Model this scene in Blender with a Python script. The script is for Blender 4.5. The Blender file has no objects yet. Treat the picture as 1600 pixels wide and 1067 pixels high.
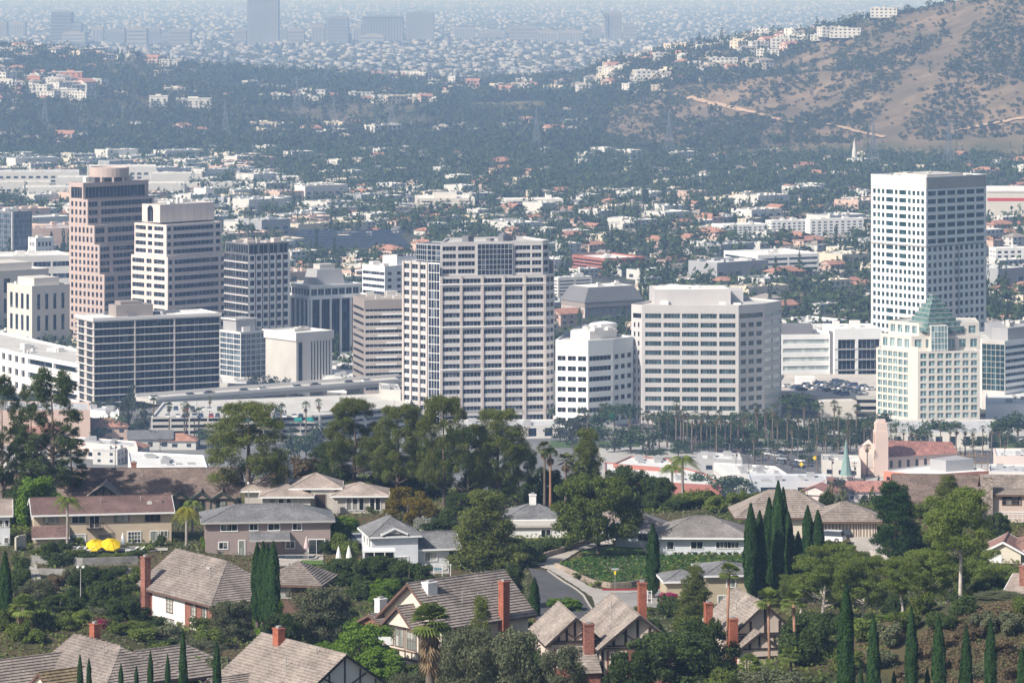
import bpy, math, random
import numpy as np
from math import radians as R, sin, cos, tan, atan2, pi, hypot, sqrt

# ---------------------------------------------------------------- camera, sky, sun, exposure
SC = bpy.context.scene
COL = SC.collection
F, H, HOR = 5850.0, 180.0, -40.0          # focal length (px of a 1600 px frame), camera height, horizon row
cam = bpy.data.cameras.new('camera')
cam.sensor_width = 36.0
cam.lens = 36.0 * F / 1600.0
cam.shift_y = -(533.5 - HOR) / 1600.0
cam.clip_start, cam.clip_end = 5.0, 90000.0
camo = bpy.data.objects.new('camera', cam); COL.objects.link(camo)
camo.location = (0, 0, H); camo.rotation_euler = (pi / 2, 0, 0)
SC.camera = camo

SUN_EL, SUN_AZ = R(40), (-0.78, -0.63)      # direction towards the sun (plan)
_n = hypot(*SUN_AZ); SUN_AZ = (SUN_AZ[0] / _n, SUN_AZ[1] / _n)
world = bpy.data.worlds.new('World'); SC.world = world; world.use_nodes = True
_nt = world.node_tree; _bg = _nt.nodes['Background']
_sky = _nt.nodes.new('ShaderNodeTexSky'); _sky.sky_type = 'NISHITA'; _sky.sun_disc = False
_sky.sun_elevation = SUN_EL; _sky.sun_rotation = atan2(SUN_AZ[0], SUN_AZ[1])
_sky.dust_density = 2.0
_nt.links.new(_sky.outputs[0], _bg.inputs[0]); _bg.inputs[1].default_value = 0.085
sun = bpy.data.lights.new('sun', 'SUN'); sun.energy = 5.0; sun.angle = R(0.53); sun.color = (1.0, 0.955, 0.90)
suno = bpy.data.objects.new('sun', sun); COL.objects.link(suno)
from mathutils import Vector, Matrix
suno.rotation_euler = Vector((SUN_AZ[0] * cos(SUN_EL), SUN_AZ[1] * cos(SUN_EL), sin(SUN_EL))).to_track_quat('Z', 'Y').to_euler()
vs = SC.view_settings
vs.view_transform = 'Standard'; vs.look = 'None'; vs.exposure = 0.24; vs.gamma = 1.0
SC.cycles.use_denoising = True
SC.cycles.max_bounces = 6; SC.cycles.diffuse_bounces = 3; SC.cycles.glossy_bounces = 2
SC.cycles.transmission_bounces = 3; SC.cycles.volume_bounces = 2; SC.cycles.transparent_max_bounces = 6

# ---------------------------------------------------------------- picture to place
def K(px): return (px - 800.0) / F
def C(px, Y): return (K(px) * Y, Y)
def ZP(py, Y): return H - (py - HOR) / F * Y
def YG(py, z=0.0): return (H - z) * F / (py - HOR)
def hit(c, d, px):
    k = K(px); return (k * c[1] - c[0]) / (d[0] - k * d[1])

# ---------------------------------------------------------------- materials
MATS = {}
def _new(name):
    m = bpy.data.materials.new(name); m.use_nodes = True
    nt = m.node_tree; return m, nt, nt.nodes['Principled BSDF']
def mat(name, rgb, rough=0.8, var=0.12, scale=0.6, spec=0.3, metallic=0.0, rnd=0.0, fine=0.0):
    if name in MATS: return MATS[name]
    m, nt, b = _new(name)
    b.inputs['Roughness'].default_value = rough; b.inputs['Specular IOR Level'].default_value = spec
    b.inputs['Metallic'].default_value = metallic
    tc = nt.nodes.new('ShaderNodeTexCoord')
    no = nt.nodes.new('ShaderNodeTexNoise'); no.inputs['Scale'].default_value = scale; no.inputs['Detail'].default_value = 5
    nt.links.new(tc.outputs['Object'], no.inputs['Vector'])
    mr = nt.nodes.new('ShaderNodeMapRange'); mr.inputs[1].default_value = .3; mr.inputs[2].default_value = .7
    mr.inputs[3].default_value = 1 - var; mr.inputs[4].default_value = 1 + var
    nt.links.new(no.outputs['Fac'], mr.inputs[0])
    val = mr.outputs[0]
    if rnd:
        oi = nt.nodes.new('ShaderNodeObjectInfo')
        m2 = nt.nodes.new('ShaderNodeMapRange'); m2.inputs[3].default_value = 1 - rnd; m2.inputs[4].default_value = 1 + rnd
        nt.links.new(oi.outputs['Random'], m2.inputs[0])
        mu = nt.nodes.new('ShaderNodeMath'); mu.operation = 'MULTIPLY'
        nt.links.new(val, mu.inputs[0]); nt.links.new(m2.outputs[0], mu.inputs[1]); val = mu.outputs[0]
    if fine:
        wn = nt.nodes.new('ShaderNodeNewGeometry')
        m3 = nt.nodes.new('ShaderNodeMapRange'); m3.inputs[3].default_value = 1 - fine; m3.inputs[4].default_value = 1 + fine
        nt.links.new(wn.outputs['Random Per Island'], m3.inputs[0])
        mu = nt.nodes.new('ShaderNodeMath'); mu.operation = 'MULTIPLY'
        nt.links.new(val, mu.inputs[0]); nt.links.new(m3.outputs[0], mu.inputs[1]); val = mu.outputs[0]
    vm = nt.nodes.new('ShaderNodeVectorMath'); vm.operation = 'SCALE'; vm.inputs[0].default_value = rgb
    nt.links.new(val, vm.inputs['Scale']); nt.links.new(vm.outputs[0], b.inputs['Base Color'])
    MATS[name] = m; return m

def cellmat(name, c0, c1, cell, rough=0.15, spec=0.5, thr=0.75, bias=1.0):
    """glass whose panes (cells of the wall) differ: most dark, some with pale blinds"""
    if name in MATS: return MATS[name]
    m, nt, b = _new(name)
    b.inputs['Roughness'].default_value = rough; b.inputs['Specular IOR Level'].default_value = spec
    g = nt.nodes.new('ShaderNodeNewGeometry')
    sn = nt.nodes.new('ShaderNodeVectorMath'); sn.operation = 'SNAP'; sn.inputs[1].default_value = cell
    nt.links.new(g.outputs['Position'], sn.inputs[0])
    wn = nt.nodes.new('ShaderNodeTexWhiteNoise'); nt.links.new(sn.outputs[0], wn.inputs['Vector'])
    mr = nt.nodes.new('ShaderNodeMapRange'); mr.inputs[1].default_value = thr; mr.inputs[2].default_value = 1.0
    mr.interpolation_type = 'SMOOTHSTEP'
    nt.links.new(wn.outputs['Value'], mr.inputs[0])
    no = nt.nodes.new('ShaderNodeTexNoise'); no.inputs['Scale'].default_value = .08; nt.links.new(g.outputs['Position'], no.inputs['Vector'])
    mu = nt.nodes.new('ShaderNodeMath'); mu.operation = 'MULTIPLY'; nt.links.new(mr.outputs[0], mu.inputs[0]); nt.links.new(no.outputs['Fac'], mu.inputs[1])
    mx = nt.nodes.new('ShaderNodeMix'); mx.data_type = 'RGBA'; mx.inputs[6].default_value = (*c0, 1); mx.inputs[7].default_value = (*c1, 1)
    m4 = nt.nodes.new('ShaderNodeMath'); m4.operation = 'MULTIPLY'; m4.use_clamp = True; m4.inputs[1].default_value = 1.6 * bias; nt.links.new(mu.outputs[0], m4.inputs[0])
    nt.links.new(m4.outputs[0], mx.inputs[0]); nt.links.new(mx.outputs[2], b.inputs['Base Color'])
    MATS[name] = m; return m

def tilemat(name, rgb, cell=(.35, .35, .4), var=0.3, rough=.85, moss=None):
    """roof covering / masonry: every unit a little different, weather patches on top"""
    if name in MATS: return MATS[name]
    m, nt, b = _new(name); b.inputs['Roughness'].default_value = rough; b.inputs['Specular IOR Level'].default_value = .2
    tc = nt.nodes.new('ShaderNodeTexCoord')
    sn = nt.nodes.new('ShaderNodeVectorMath'); sn.operation = 'SNAP'; sn.inputs[1].default_value = cell
    nt.links.new(tc.outputs['Object'], sn.inputs[0])
    wn = nt.nodes.new('ShaderNodeTexWhiteNoise'); nt.links.new(sn.outputs[0], wn.inputs['Vector'])
    no = nt.nodes.new('ShaderNodeTexNoise'); no.inputs['Scale'].default_value = .35; no.inputs['Detail'].default_value = 6
    nt.links.new(tc.outputs['Object'], no.inputs['Vector'])
    m1 = nt.nodes.new('ShaderNodeMapRange'); m1.inputs[3].default_value = 1 - var; m1.inputs[4].default_value = 1 + var
    nt.links.new(wn.outputs['Value'], m1.inputs[0])
    m2 = nt.nodes.new('ShaderNodeMapRange'); m2.inputs[1].default_value = .3; m2.inputs[2].default_value = .7; m2.inputs[3].default_value = .75; m2.inputs[4].default_value = 1.25
    nt.links.new(no.outputs['Fac'], m2.inputs[0])
    mu = nt.nodes.new('ShaderNodeMath'); mu.operation = 'MULTIPLY'; nt.links.new(m1.outputs[0], mu.inputs[0]); nt.links.new(m2.outputs[0], mu.inputs[1])
    vm = nt.nodes.new('ShaderNodeVectorMath'); vm.operation = 'SCALE'; vm.inputs[0].default_value = rgb
    nt.links.new(mu.outputs[0], vm.inputs['Scale']); nt.links.new(vm.outputs[0], b.inputs['Base Color'])
    MATS[name] = m; return m

def leafmat(name, rgb, rgb2, rnd=0.25, trans=0.25):
    if name in MATS: return MATS[name]
    m, nt, b = _new(name)
    g = nt.nodes.new('ShaderNodeNewGeometry'); oi = nt.nodes.new('ShaderNodeObjectInfo')
    mx = nt.nodes.new('ShaderNodeMix'); mx.data_type = 'RGBA'; mx.inputs[6].default_value = (*rgb, 1); mx.inputs[7].default_value = (*rgb2, 1)
    nt.links.new(g.outputs['Random Per Island'], mx.inputs[0])
    mr = nt.nodes.new('ShaderNodeMapRange'); mr.inputs[3].default_value = 1 - rnd; mr.inputs[4].default_value = 1 + rnd
    nt.links.new(oi.outputs['Random'], mr.inputs[0])
    vm = nt.nodes.new('ShaderNodeVectorMath'); vm.operation = 'SCALE'
    nt.links.new(mx.outputs[2], vm.inputs[0]); nt.links.new(mr.outputs[0], vm.inputs['Scale'])
    d = nt.nodes.new('ShaderNodeBsdfDiffuse'); t = nt.nodes.new('ShaderNodeBsdfTranslucent'); ms = nt.nodes.new('ShaderNodeMixShader')
    ms.inputs[0].default_value = trans
    nt.links.new(vm.outputs[0], d.inputs[0]); nt.links.new(vm.outputs[0], t.inputs[0])
    nt.links.new(d.outputs[0], ms.inputs[1]); nt.links.new(t.outputs[0], ms.inputs[2])
    nt.links.new(ms.outputs[0], nt.nodes['Material Output'].inputs['Surface'])
    nt.nodes.remove(b)
    MATS[name] = m; return m

# ---------------------------------------------------------------- objects
def tag(o, label=None, cat=None, group=None, kind=None):
    if label: o['label'] = label
    if cat: o['category'] = cat
    if group: o['group'] = group
    if kind: o['kind'] = kind
    return o
def empty(name, loc, label, cat, group=None, rz=0.0):
    o = bpy.data.objects.new(name, None); COL.objects.link(o); o.location = loc; o.rotation_euler = (0, 0, rz)
    o.empty_display_size = .1
    return tag(o, label, cat, group)
def link(name, me, parent=None, loc=None):
    o = bpy.data.objects.new(name, me); COL.objects.link(o)
    if parent is not None: o.parent = parent
    if loc is not None: o.location = loc
    return o
def arrmesh(name, v, f, mats, idx=None, smooth=False):
    """mesh from numpy arrays; f is (n,3) or (n,4)"""
    me = bpy.data.meshes.new(name); v = np.asarray(v, np.float32); f = np.asarray(f, np.int32)
    n, k = f.shape
    me.vertices.add(len(v)); me.vertices.foreach_set('co', v.ravel())
    me.loops.add(n * k); me.loops.foreach_set('vertex_index', f.ravel())
    me.polygons.add(n); me.polygons.foreach_set('loop_start', np.arange(0, n * k, k, dtype=np.int32))
    for m in mats: me.materials.append(m)
    if idx is not None: me.polygons.foreach_set('material_index', np.asarray(idx, np.int32))
    if smooth: me.polygons.foreach_set('use_smooth', np.ones(n, bool))
    me.update(calc_edges=True); return me

class MB:
    def __init__(s): s.v = []; s.f = []; s.m = []
    def face(s, pts, m=0):
        n = len(s.v); s.v.extend(pts); s.f.append(tuple(range(n, n + len(pts)))); s.m.append(m)
    def prism(s, poly, z0, z1, m=0, top=None, bottom=False):
        n = len(poly)
        for i in range(n):
            a, b = poly[i], poly[(i + 1) % n]
            s.face([(a[0], a[1], z0), (b[0], b[1], z0), (b[0], b[1], z1), (a[0], a[1], z1)], m)
        s.face([(p[0], p[1], z1) for p in poly], m if top is None else top)
        if bottom: s.face([(p[0], p[1], z0) for p in reversed(poly)], m)
    def box(s, x0, x1, y0, y1, z0, z1, m=0):
        s.prism([(x0, y0), (x1, y0), (x1, y1), (x0, y1)], z0, z1, m, bottom=True)
    def obox(s, c, ux, hx, hy, z0, z1, m=0):
        """box about plan point c, ux = unit plan direction of its x axis"""
        uy = (-ux[1], ux[0])
        q = [(c[0] + a * hx * ux[0] + b * hy * uy[0], c[1] + a * hx * ux[1] + b * hy * uy[1]) for a, b in ((-1, -1), (1, -1), (1, 1), (-1, 1))]
        s.prism(q, z0, z1, m, bottom=True)
    def beam(s, a, b, w, h=None, m=0):
        """square bar from a to b"""
        a, b = Vector(a), Vector(b); h = h or w; d = (b - a)
        if d.length < 1e-6: return
        d.normalize(); up = Vector((0, 0, 1)) if abs(d.z) < .95 else Vector((0, 1, 0))
        x = d.cross(up).normalized() * (w / 2); y = x.cross(d).normalized() * (h / 2)
        A = [a - x - y, a + x - y, a + x + y, a - x + y]; B = [p + (b - a) for p in A]
        for i in range(4):
            j = (i + 1) % 4; s.face([tuple(A[i]), tuple(A[j]), tuple(B[j]), tuple(B[i])], m)
        s.face([tuple(p) for p in reversed(A)], m); s.face([tuple(p) for p in B], m)
    def tube(s, pts, rad, n=7, m=0):
        rings = []
        for i, p in enumerate(pts):
            p = Vector(p); d = Vector(pts[min(i + 1, len(pts) - 1)]) - Vector(pts[max(i - 1, 0)]); d.normalize()
            up = Vector((0, 0, 1)) if abs(d.z) < .9 else Vector((0, 1, 0))
            x = d.cross(up).normalized(); y = d.cross(x).normalized(); r = rad[i] if hasattr(rad, '__len__') else rad
            rings.append([tuple(p + x * r * cos(2 * pi * k / n) + y * r * sin(2 * pi * k / n)) for k in range(n)])
        b0 = len(s.v)
        for r in rings: s.v.extend(r)
        for i in range(len(rings) - 1):
            for k in range(n):
                a = b0 + i * n + k; b = b0 + i * n + (k + 1) % n
                s.f.append((a, b, b + n, a + n)); s.m.append(m)
        s.f.append(tuple(b0 + (len(rings) - 1) * n + k for k in range(n))); s.m.append(m)
    def lathe(s, c, prof, n=12, m=0):
        b0 = len(s.v)
        for r, z in prof: s.v.extend([(c[0] + r * cos(2 * pi * k / n), c[1] + r * sin(2 * pi * k / n), z) for k in range(n)])
        for i in range(len(prof) - 1):
            for k in range(n):
                a = b0 + i * n + k; b = b0 + i * n + (k + 1) % n
                s.f.append((a, b, b + n, a + n)); s.m.append(m)
        s.f.append(tuple(b0 + (len(prof) - 1) * n + k for k in range(n))); s.m.append(m)
    def mesh(s, name, mats, off=(0, 0, 0), smooth=False):
        me = bpy.data.meshes.new(name)
        v = s.v if off == (0, 0, 0) else [(p[0] - off[0], p[1] - off[1], p[2] - off[2]) for p in s.v]
        me.from_pydata(v, [], s.f)
        for m in (mats if isinstance(mats, (list, tuple)) else [mats]): me.materials.append(m)
        if any(s.m): me.polygons.foreach_set('material_index', s.m)
        if smooth: me.polygons.foreach_set('use_smooth', [True] * len(s.f))
        me.update(); return me
    def build(s, name, mats, parent=None, off=(0, 0, 0), smooth=False):
        if not s.f: return None
        return link(name, s.mesh(name, mats, off, smooth), parent)

# ---------------------------------------------------------------- leaves
def leaf_quads(rng, cl, n, size, out=0.9, aspect=.6, shell=(.55, 1.05), zmin=-1.0, droop=0.0):
    """n leaf-sized rhombs spread through ellipsoid clumps cl = [(x,y,z,rx,ry,rz)]"""
    cl = np.array(cl, float); w = (cl[:, 3] * cl[:, 4] + cl[:, 3] * cl[:, 5]) ; w /= w.sum()
    k = rng.choice(len(cl), n, p=w); c = cl[k]
    d = rng.normal(size=(n, 3)); d /= np.linalg.norm(d, axis=1, keepdims=True)
    d[:, 2] = np.maximum(d[:, 2], zmin); 
    t = rng.uniform(shell[0] ** 2, shell[1] ** 2, n) ** .5
    p = c[:, :3] + d * c[:, 3:6] * t[:, None]
    nn = d * out + rng.normal(size=(n, 3)) * .6 + np.array([0, 0, .35]); nn /= np.linalg.norm(nn, axis=1, keepdims=True)
    r = rng.normal(size=(n, 3)); r[:, 2] -= droop
    u = r - (r * nn).sum(1, keepdims=True) * nn; u /= np.linalg.norm(u, axis=1, keepdims=True)
    v = np.cross(nn, u); s = (size * rng.uniform(.6, 1.4, n))[:, None]
    V = np.stack([p - u * s, p + v * s * aspect, p + u * s, p - v * s * aspect], 1).reshape(-1, 3)
    return V, np.arange(4 * n, dtype=np.int32).reshape(-1, 4)
def tiled(V, Fq, T):
    """copies of a mesh: T rows = x,y,z,scale xy,scale z,rot"""
    T = np.asarray(T, float); n = len(T); c, s = np.cos(T[:, 5])[:, None], np.sin(T[:, 5])[:, None]
    x, y, z = V[:, 0][None], V[:, 1][None], V[:, 2][None]
    X = (x * c - y * s) * T[:, 3:4] + T[:, 0:1]; Y = (x * s + y * c) * T[:, 3:4] + T[:, 1:2]; Z = z * T[:, 4:5] + T[:, 2:3]
    W = np.stack([X, Y, Z], 2).reshape(-1, 3)
    FF = (Fq[None] + (np.arange(n) * len(V))[:, None, None]).reshape(-1, Fq.shape[1])
    return W, FF

def noise2(x, y, seed=0):
    """smooth value noise on numpy arrays"""
    xi = np.floor(x).astype(np.int64); yi = np.floor(y).astype(np.int64); fx = x - xi; fy = y - yi
    fx = fx * fx * (3 - 2 * fx); fy = fy * fy * (3 - 2 * fy)
    def h(a, b):
        n = (a * 374761393 + b * 668265263 + seed * 974711) & 0x7fffffff
        n = ((n ^ (n >> 13)) * 1274126177) & 0x7fffffff
        return ((n ^ (n >> 16)) & 0xffff) / 65535.0
    return (h(xi, yi) * (1 - fx) + h(xi + 1, yi) * fx) * (1 - fy) + (h(xi, yi + 1) * (1 - fx) + h(xi + 1, yi + 1) * fx) * fy
def fbm(x, y, seed=0, o=4):
    t = 0; a = .5
    for i in range(o): t = t + a * noise2(x * 2 ** i, y * 2 ** i, seed + i); a *= .5
    return t
# ---------------------------------------------------------------- far city on the basin floor
rng = np.random.default_rng(7); random.seed(11)
M_FARW = [mat('far_white', (.285, .285, .285), .8, .1, .02), mat('far_tan', (.25, .235, .225), .8, .1, .02), mat('far_grey', (.20, .215, .24), .7, .1, .02), mat('far_dark', (.07, .085, .11), .5, .1, .02), mat('far_blue', (.14, .17, .22), .5, .1, .02)]
def boxfield(name, n, y0, y1, umin, umax, wr, hr, mats, pick, seed):
    r = np.random.default_rng(seed)
    Y = 1 / r.uniform(1 / y1, 1 / y0, n); u = r.uniform(umin, umax, n); X = (u - 800) / F * Y
    w = r.uniform(*wr, n); d = r.uniform(*wr, n); h = r.uniform(0, 1, n) ** 2.5 * (hr[1] - hr[0]) + hr[0]; a = R(38) + r.normal(0, .03, n)
    base = np.array([(-.5, -.5, 0), (.5, -.5, 0), (.5, .5, 0), (-.5, .5, 0), (-.5, -.5, 1), (.5, -.5, 1), (.5, .5, 1), (-.5, .5, 1)])
    q = np.array([(0, 1, 5, 4), (1, 2, 6, 5), (2, 3, 7, 6), (3, 0, 4, 7), (4, 5, 6, 7)])
    c, s = np.cos(a)[:, None], np.sin(a)[:, None]; bx = base[:, 0] * w[:, None]; by = base[:, 1] * d[:, None]
    V = np.stack([bx * c - by * s + X[:, None], bx * s + by * c + Y[:, None], base[:, 2] * h[:, None]], 2).reshape(-1, 3)
    FF = (q[None] + (np.arange(n) * 8)[:, None, None]).reshape(-1, 4)
    return link(name, arrmesh(name, V, FF, mats, np.repeat(r.choice(len(mats), n, p=pick), 5)))
tag(boxfield('distant_city', 20000, 6300, 26000, -150, 1500, (6, 17), (4, 15), M_FARW[:3], [.5, .3, .2], 3), 'pale low buildings packed over the hazy basin floor beyond the hills', 'city', kind='stuff')
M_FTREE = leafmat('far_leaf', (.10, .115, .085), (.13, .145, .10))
V1, F1 = leaf_quads(rng, [(0, 0, .45, .5, .5, .5)], 16, .34, shell=(.5, 1))
n = 20000; Y = 1 / rng.uniform(1 / 24000, 1 / 6300, n); u = rng.uniform(-150, 1500, n)
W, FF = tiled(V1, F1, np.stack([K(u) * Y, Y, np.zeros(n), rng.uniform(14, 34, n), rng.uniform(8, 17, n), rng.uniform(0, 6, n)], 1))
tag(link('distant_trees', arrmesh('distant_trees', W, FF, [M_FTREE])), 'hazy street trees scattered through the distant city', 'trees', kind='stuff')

FAR = [(-8, 11, 36, 64, 1, 'v'), (13, 39, 37, 62, 0, 'v'), (80, 112, 21, 72, 3, 'h'), (101, 127, 39, 72, 2, 'h'), (97, 133, 53, 74, 0, 'h'), (144, 161, 45, 70, 0, 'v'), (165, 195, 48, 74, 2, 'v'), (198, 229, 46, 77, 0, 'h'),
       (230, 250, 46, 74, 2, 'v'), (250, 268, 55, 74, 2, 'h'), (263, 297, 49, 76, 1, 'h'), (365, 385, 49, 74, 1, 'h'), (386, 435, -2, 74, 4, 'v'), (436, 449, 48, 71, 4, 'v'), (450, 475, 48, 72, 0, 'h'), (487, 508, 41, 72, 0, 'v'),
       (511, 544, 29, 73, 2, 'h'), (533, 549, 51, 72, 0, 'h'), (552, 565, 42, 70, 0, 'v'), (566, 630, 27, 70, 3, 'v'), (634, 678, 21, 68, 4, 'g'), (710, 743, 43, 66, 0, 'v'), (746, 790, 50, 66, 1, 'v'), (795, 838, 44, 70, 1, 'h'),
       (840, 870, 50, 71, 0, 'v'), (872, 908, 50, 71, 0, 'v'), (944, 972, 22, 68, 1, 'v'), (974, 995, 41, 68, 1, 'h'), (560, 600, 57, 73, 0, 'h'), (925, 940, 44, 66, 1, 'v')]
TONE = ['white', 'tan', 'grey', 'dark', 'blue-grey']
SHP = {'v': 'upright-striped', 'h': 'level-banded', 'g': 'gridded'}
for i, (x0, x1, yt, yb, tn, st) in enumerate(FAR):
    Y = YG(yb); zt = ZP(yt, Y); xa, xb = K(x0) * Y, K(x1) * Y; w = xb - xa; d = max(22, min(w, 55))
    wd = 'wide' if w > 55 else ('slender' if w < 32 else 'mid-width'); hh = 'tall' if zt > 62 else ('low' if zt < 36 else 'medium-height')
    lab = {12: 'tallest flat-topped blue-grey slab of the hazy far skyline, cut by the picture top', 2: 'dark tower standing alone at the left of the far skyline', 19: 'wide dark slab tower right of the tallest far slab', 20: 'blue-grey gridded tower beside the wide dark slab on the skyline', 26: 'pale tower with a crane arm beside it on the far skyline', 21: 'low white block with a dark top on the far skyline'}.get(i)
    if not lab:
        ref = 'left of the tallest slab' if x1 < 386 else ('right of the tallest slab' if x1 < 566 else ('below the wide dark slab' if x1 <= 630 else 'right of the gridded tower'))
        lab = f'{wd} {hh} {TONE[tn]} {SHP[st]} far tower {ref}'
    e = empty('distant_tower', ((xa + xb) / 2, Y + d / 2, 0), lab, 'tower', 'towers on the far skyline')
    b = MB(); b.box(-w / 2, w / 2, -d / 2, d / 2, 0, zt); b.build('wall', M_FARW[tn], e)
    t = MB(); t.box(-w / 2 + 2, w / 2 - 2, -d / 2 + 2, d / 2 - 2, zt, zt + 3.2); t.box(-w * .2, w * .25, -d * .2, d * .2, zt + 3.2, zt + (6 if i != 21 else 3.6)); t.build('roof', M_FARW[3 if i == 21 else min(tn + 1, 2)], e)
    s = MB()
    if st in 'vg':
        k = max(3, int(w / 7))
        for j in range(k): s.box(-w / 2 + w * (j + .22) / k, -w / 2 + w * (j + .78) / k, -d / 2 - .5, -d / 2 - .05, 4, zt - 4)
    if st in 'hg':
        k = max(3, int(zt / 8))
        for j in range(k): s.box(-w / 2 + 1.5, w / 2 - 1.5, -d / 2 - .9, -d / 2 - .55, zt * (j + .3) / k, zt * (j + .72) / k)
    s.build('glazing', M_FARW[4 if tn < 3 else 2], e)
    if i == 26:
        c = MB(); c.beam((-w * .35, -d / 2 - 4, 0), (-w * .35, -d / 2 - 4, zt * 1.0), 2.2); c.beam((-w * .35 + 9, -d / 2 - 4, zt * .62), (-w * .35 - 16, -d / 2 - 4, zt * 1.12), 1.8)
        o = c.build('construction_crane', M_FARW[3], None); o.location = e.location; tag(o, 'thin crane with raised arm beside the pale far tower', 'crane')
# ---------------------------------------------------------------- the land
U_R = np.array([-600, -200, 0, 100, 200, 300, 400, 500, 600, 700, 800, 900, 950, 1000, 1060, 1150, 1250, 1330, 1400, 1500, 1560, 1700, 2000, 2400], float)
P_R = np.array([74, 74, 78, 82, 95, 108, 116, 121, 126, 131, 131, 124, 106, 94, 80, 70, 57, 37, 20, 0, -22, -60, -80, -60], float)
def ridgeY(u): return np.interp(u, [900, 1000, 1300, 1600, 2400], [5400, 5050, 4750, 4450, 4300])
def baseY(u): return np.interp(u, [0, 600, 900, 1000, 1600], [3900, 3900, 3800, 3720, 3640])
def hillz(X, Y):
    X = np.asarray(X, float); Y = np.asarray(Y, float); u = 800 + F * X / np.maximum(Y, 1)
    rY, bY = ridgeY(u), baseY(u); rz = H - (np.interp(u, U_R, P_R) + 40) / F * rY
    t = (Y - bY) / (rY - bY)
    right = np.clip((u - 960) / 200, 0, 1)
    up = np.where(right > 0, (1 - right) * (t * t * (3 - 2 * t)) + right * (1 - (1 - np.clip(t, 0, 1)) ** 1.25), t * t * (3 - 2 * t))
    back = 1 - (Y - rY) / 1000.0
    s = np.where(t < 0, 0, np.where(t < 1, up, np.clip(back, 0, 1)))
    env = np.sin(np.clip(t, 0, 1) * pi)
    spur = (np.abs(fbm(X / 330 + Y / 900, Y / 900, 5) - .47) * 2)
    z = rz * s + env * ((fbm(X / 420, Y / 420, 3) - .47) * 42 * (1 - right * .3) + right * (.3 - spur) * 70)
    z = z + np.where(t > 0, 1, 0) * 0
    return np.where(t < 0, 0, np.maximum(z, 0.0))
def ray(px, py, y0=3500.0, y1=6300.0):
    Ys = np.linspace(y0, y1, 1400); z = ZP(py, Ys); h = hillz(K(px) * Ys, Ys)
    i = np.argmax(h >= z)
    if h[i] < z[i]: i = len(Ys) - 1
    return (K(px) * Ys[i], float(Ys[i]), float(h[i]))

# foreground ridge: IDW through measured points (px, py at the ground, distance)
FG = [(-60, 1100, 430), (150, 1105, 430), (440, 1110, 425), (640, 1062, 450), (950, 1085, 440), (1170, 1040, 460), (1420, 1085, 405), (1600, 955, 420), (1540, 1010, 410), (1480, 1060, 405),(1700, 930, 420),
      (300, 985, 490), (230, 980, 480), (420, 980, 490), (100, 970, 470), (870, 985, 480), (870, 930, 512), (1000, 935, 512), (850, 890, 535), (760, 900, 540),
      (160, 857, 550), (260, 857, 550), (60, 858, 550), (410, 868, 548), (510, 868, 548), (600, 892, 530), (690, 892, 530), (520, 895, 530), (940, 858, 556), (1080, 866, 552), (1000, 868, 552), (1150, 866, 552), (1000, 918, 522), (1200, 910, 525), (1120, 950, 500),
      (1290, 848, 560), (1370, 862, 555), (1330, 838, 562), (1450, 830, 570), (1560, 880, 535), (1600, 880, 535),
      (480, 803, 592), (600, 803, 592), (250, 800, 600), (100, 800, 600), (0, 800, 600), (700, 800, 600), (850, 838, 570), (1200, 800, 590), (1500, 800, 590), (1600, 800, 590),
      (-60, 815, 640), (100, 812, 640), (300, 806, 640), (450, 745, 640), (560, 745, 640), (700, 775, 640), (850, 790, 640), (1000, 806, 640), (1150, 812, 640), (1300, 815, 640), (1500, 815, 640), (1650, 815, 640)]
_fx = np.array([K(p) * Y for p, q, Y in FG]); _fy = np.array([float(Y) for p, q, Y in FG]); _fz = np.array([ZP(q, Y) for p, q, Y in FG])
def fgz(X, Y):
    X = np.atleast_1d(np.asarray(X, float)); Y = np.atleast_1d(np.asarray(Y, float))
    d2 = (X[..., None] - _fx) ** 2 + (Y[..., None] - _fy) ** 2 + 4.0
    w = d2 ** -1.8; z = (w * _fz).sum(-1) / w.sum(-1)
    edge = 632 + 12 * (fbm(X / 60, X * 0, 9) - .5)
    f = np.clip((Y - edge) / 330, 0, 1); z = z * (1 - f * f * (3 - 2 * f))
    n = np.clip((400 - Y) / 130, 0, 1); z = z * (1 - n) + (62 - (270 - np.minimum(Y, 270)) * .12) * n
    return z
def gz(X, Y): return float(fgz(X, Y)[0])
def gp(px, py, y0=380.0, y1=760.0):
    """where the sight line through a pixel meets the foreground ground"""
    Ys = np.linspace(y0, y1, 600); z = ZP(py, Ys); h = fgz(K(px) * Ys, Ys); i = int(np.argmax(h >= z))
    if h[i] < z[i]: i = len(Ys) - 1
    return (K(px) * Ys[i], float(Ys[i]), float(h[i]))

def sheet(name, xs, ys, zf, mats, midx=None, attr=None):
    X, Y = np.meshgrid(xs, ys); Z = zf(X, Y); n, k = X.shape
    v = np.stack([X.ravel(), Y.ravel(), Z.ravel()], 1); i = np.arange(n * k).reshape(n, k)
    f = np.stack([i[:-1, :-1].ravel(), i[:-1, 1:].ravel(), i[1:, 1:].ravel(), i[1:, :-1].ravel()], 1)
    me = arrmesh(name, v, f, mats, smooth=True)
    if attr is not None:
        a = me.attributes.new('cover', 'FLOAT', 'POINT'); a.data.foreach_set('value', np.asarray(attr(X, Y), np.float32).ravel())
    return link(name, me)

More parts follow.
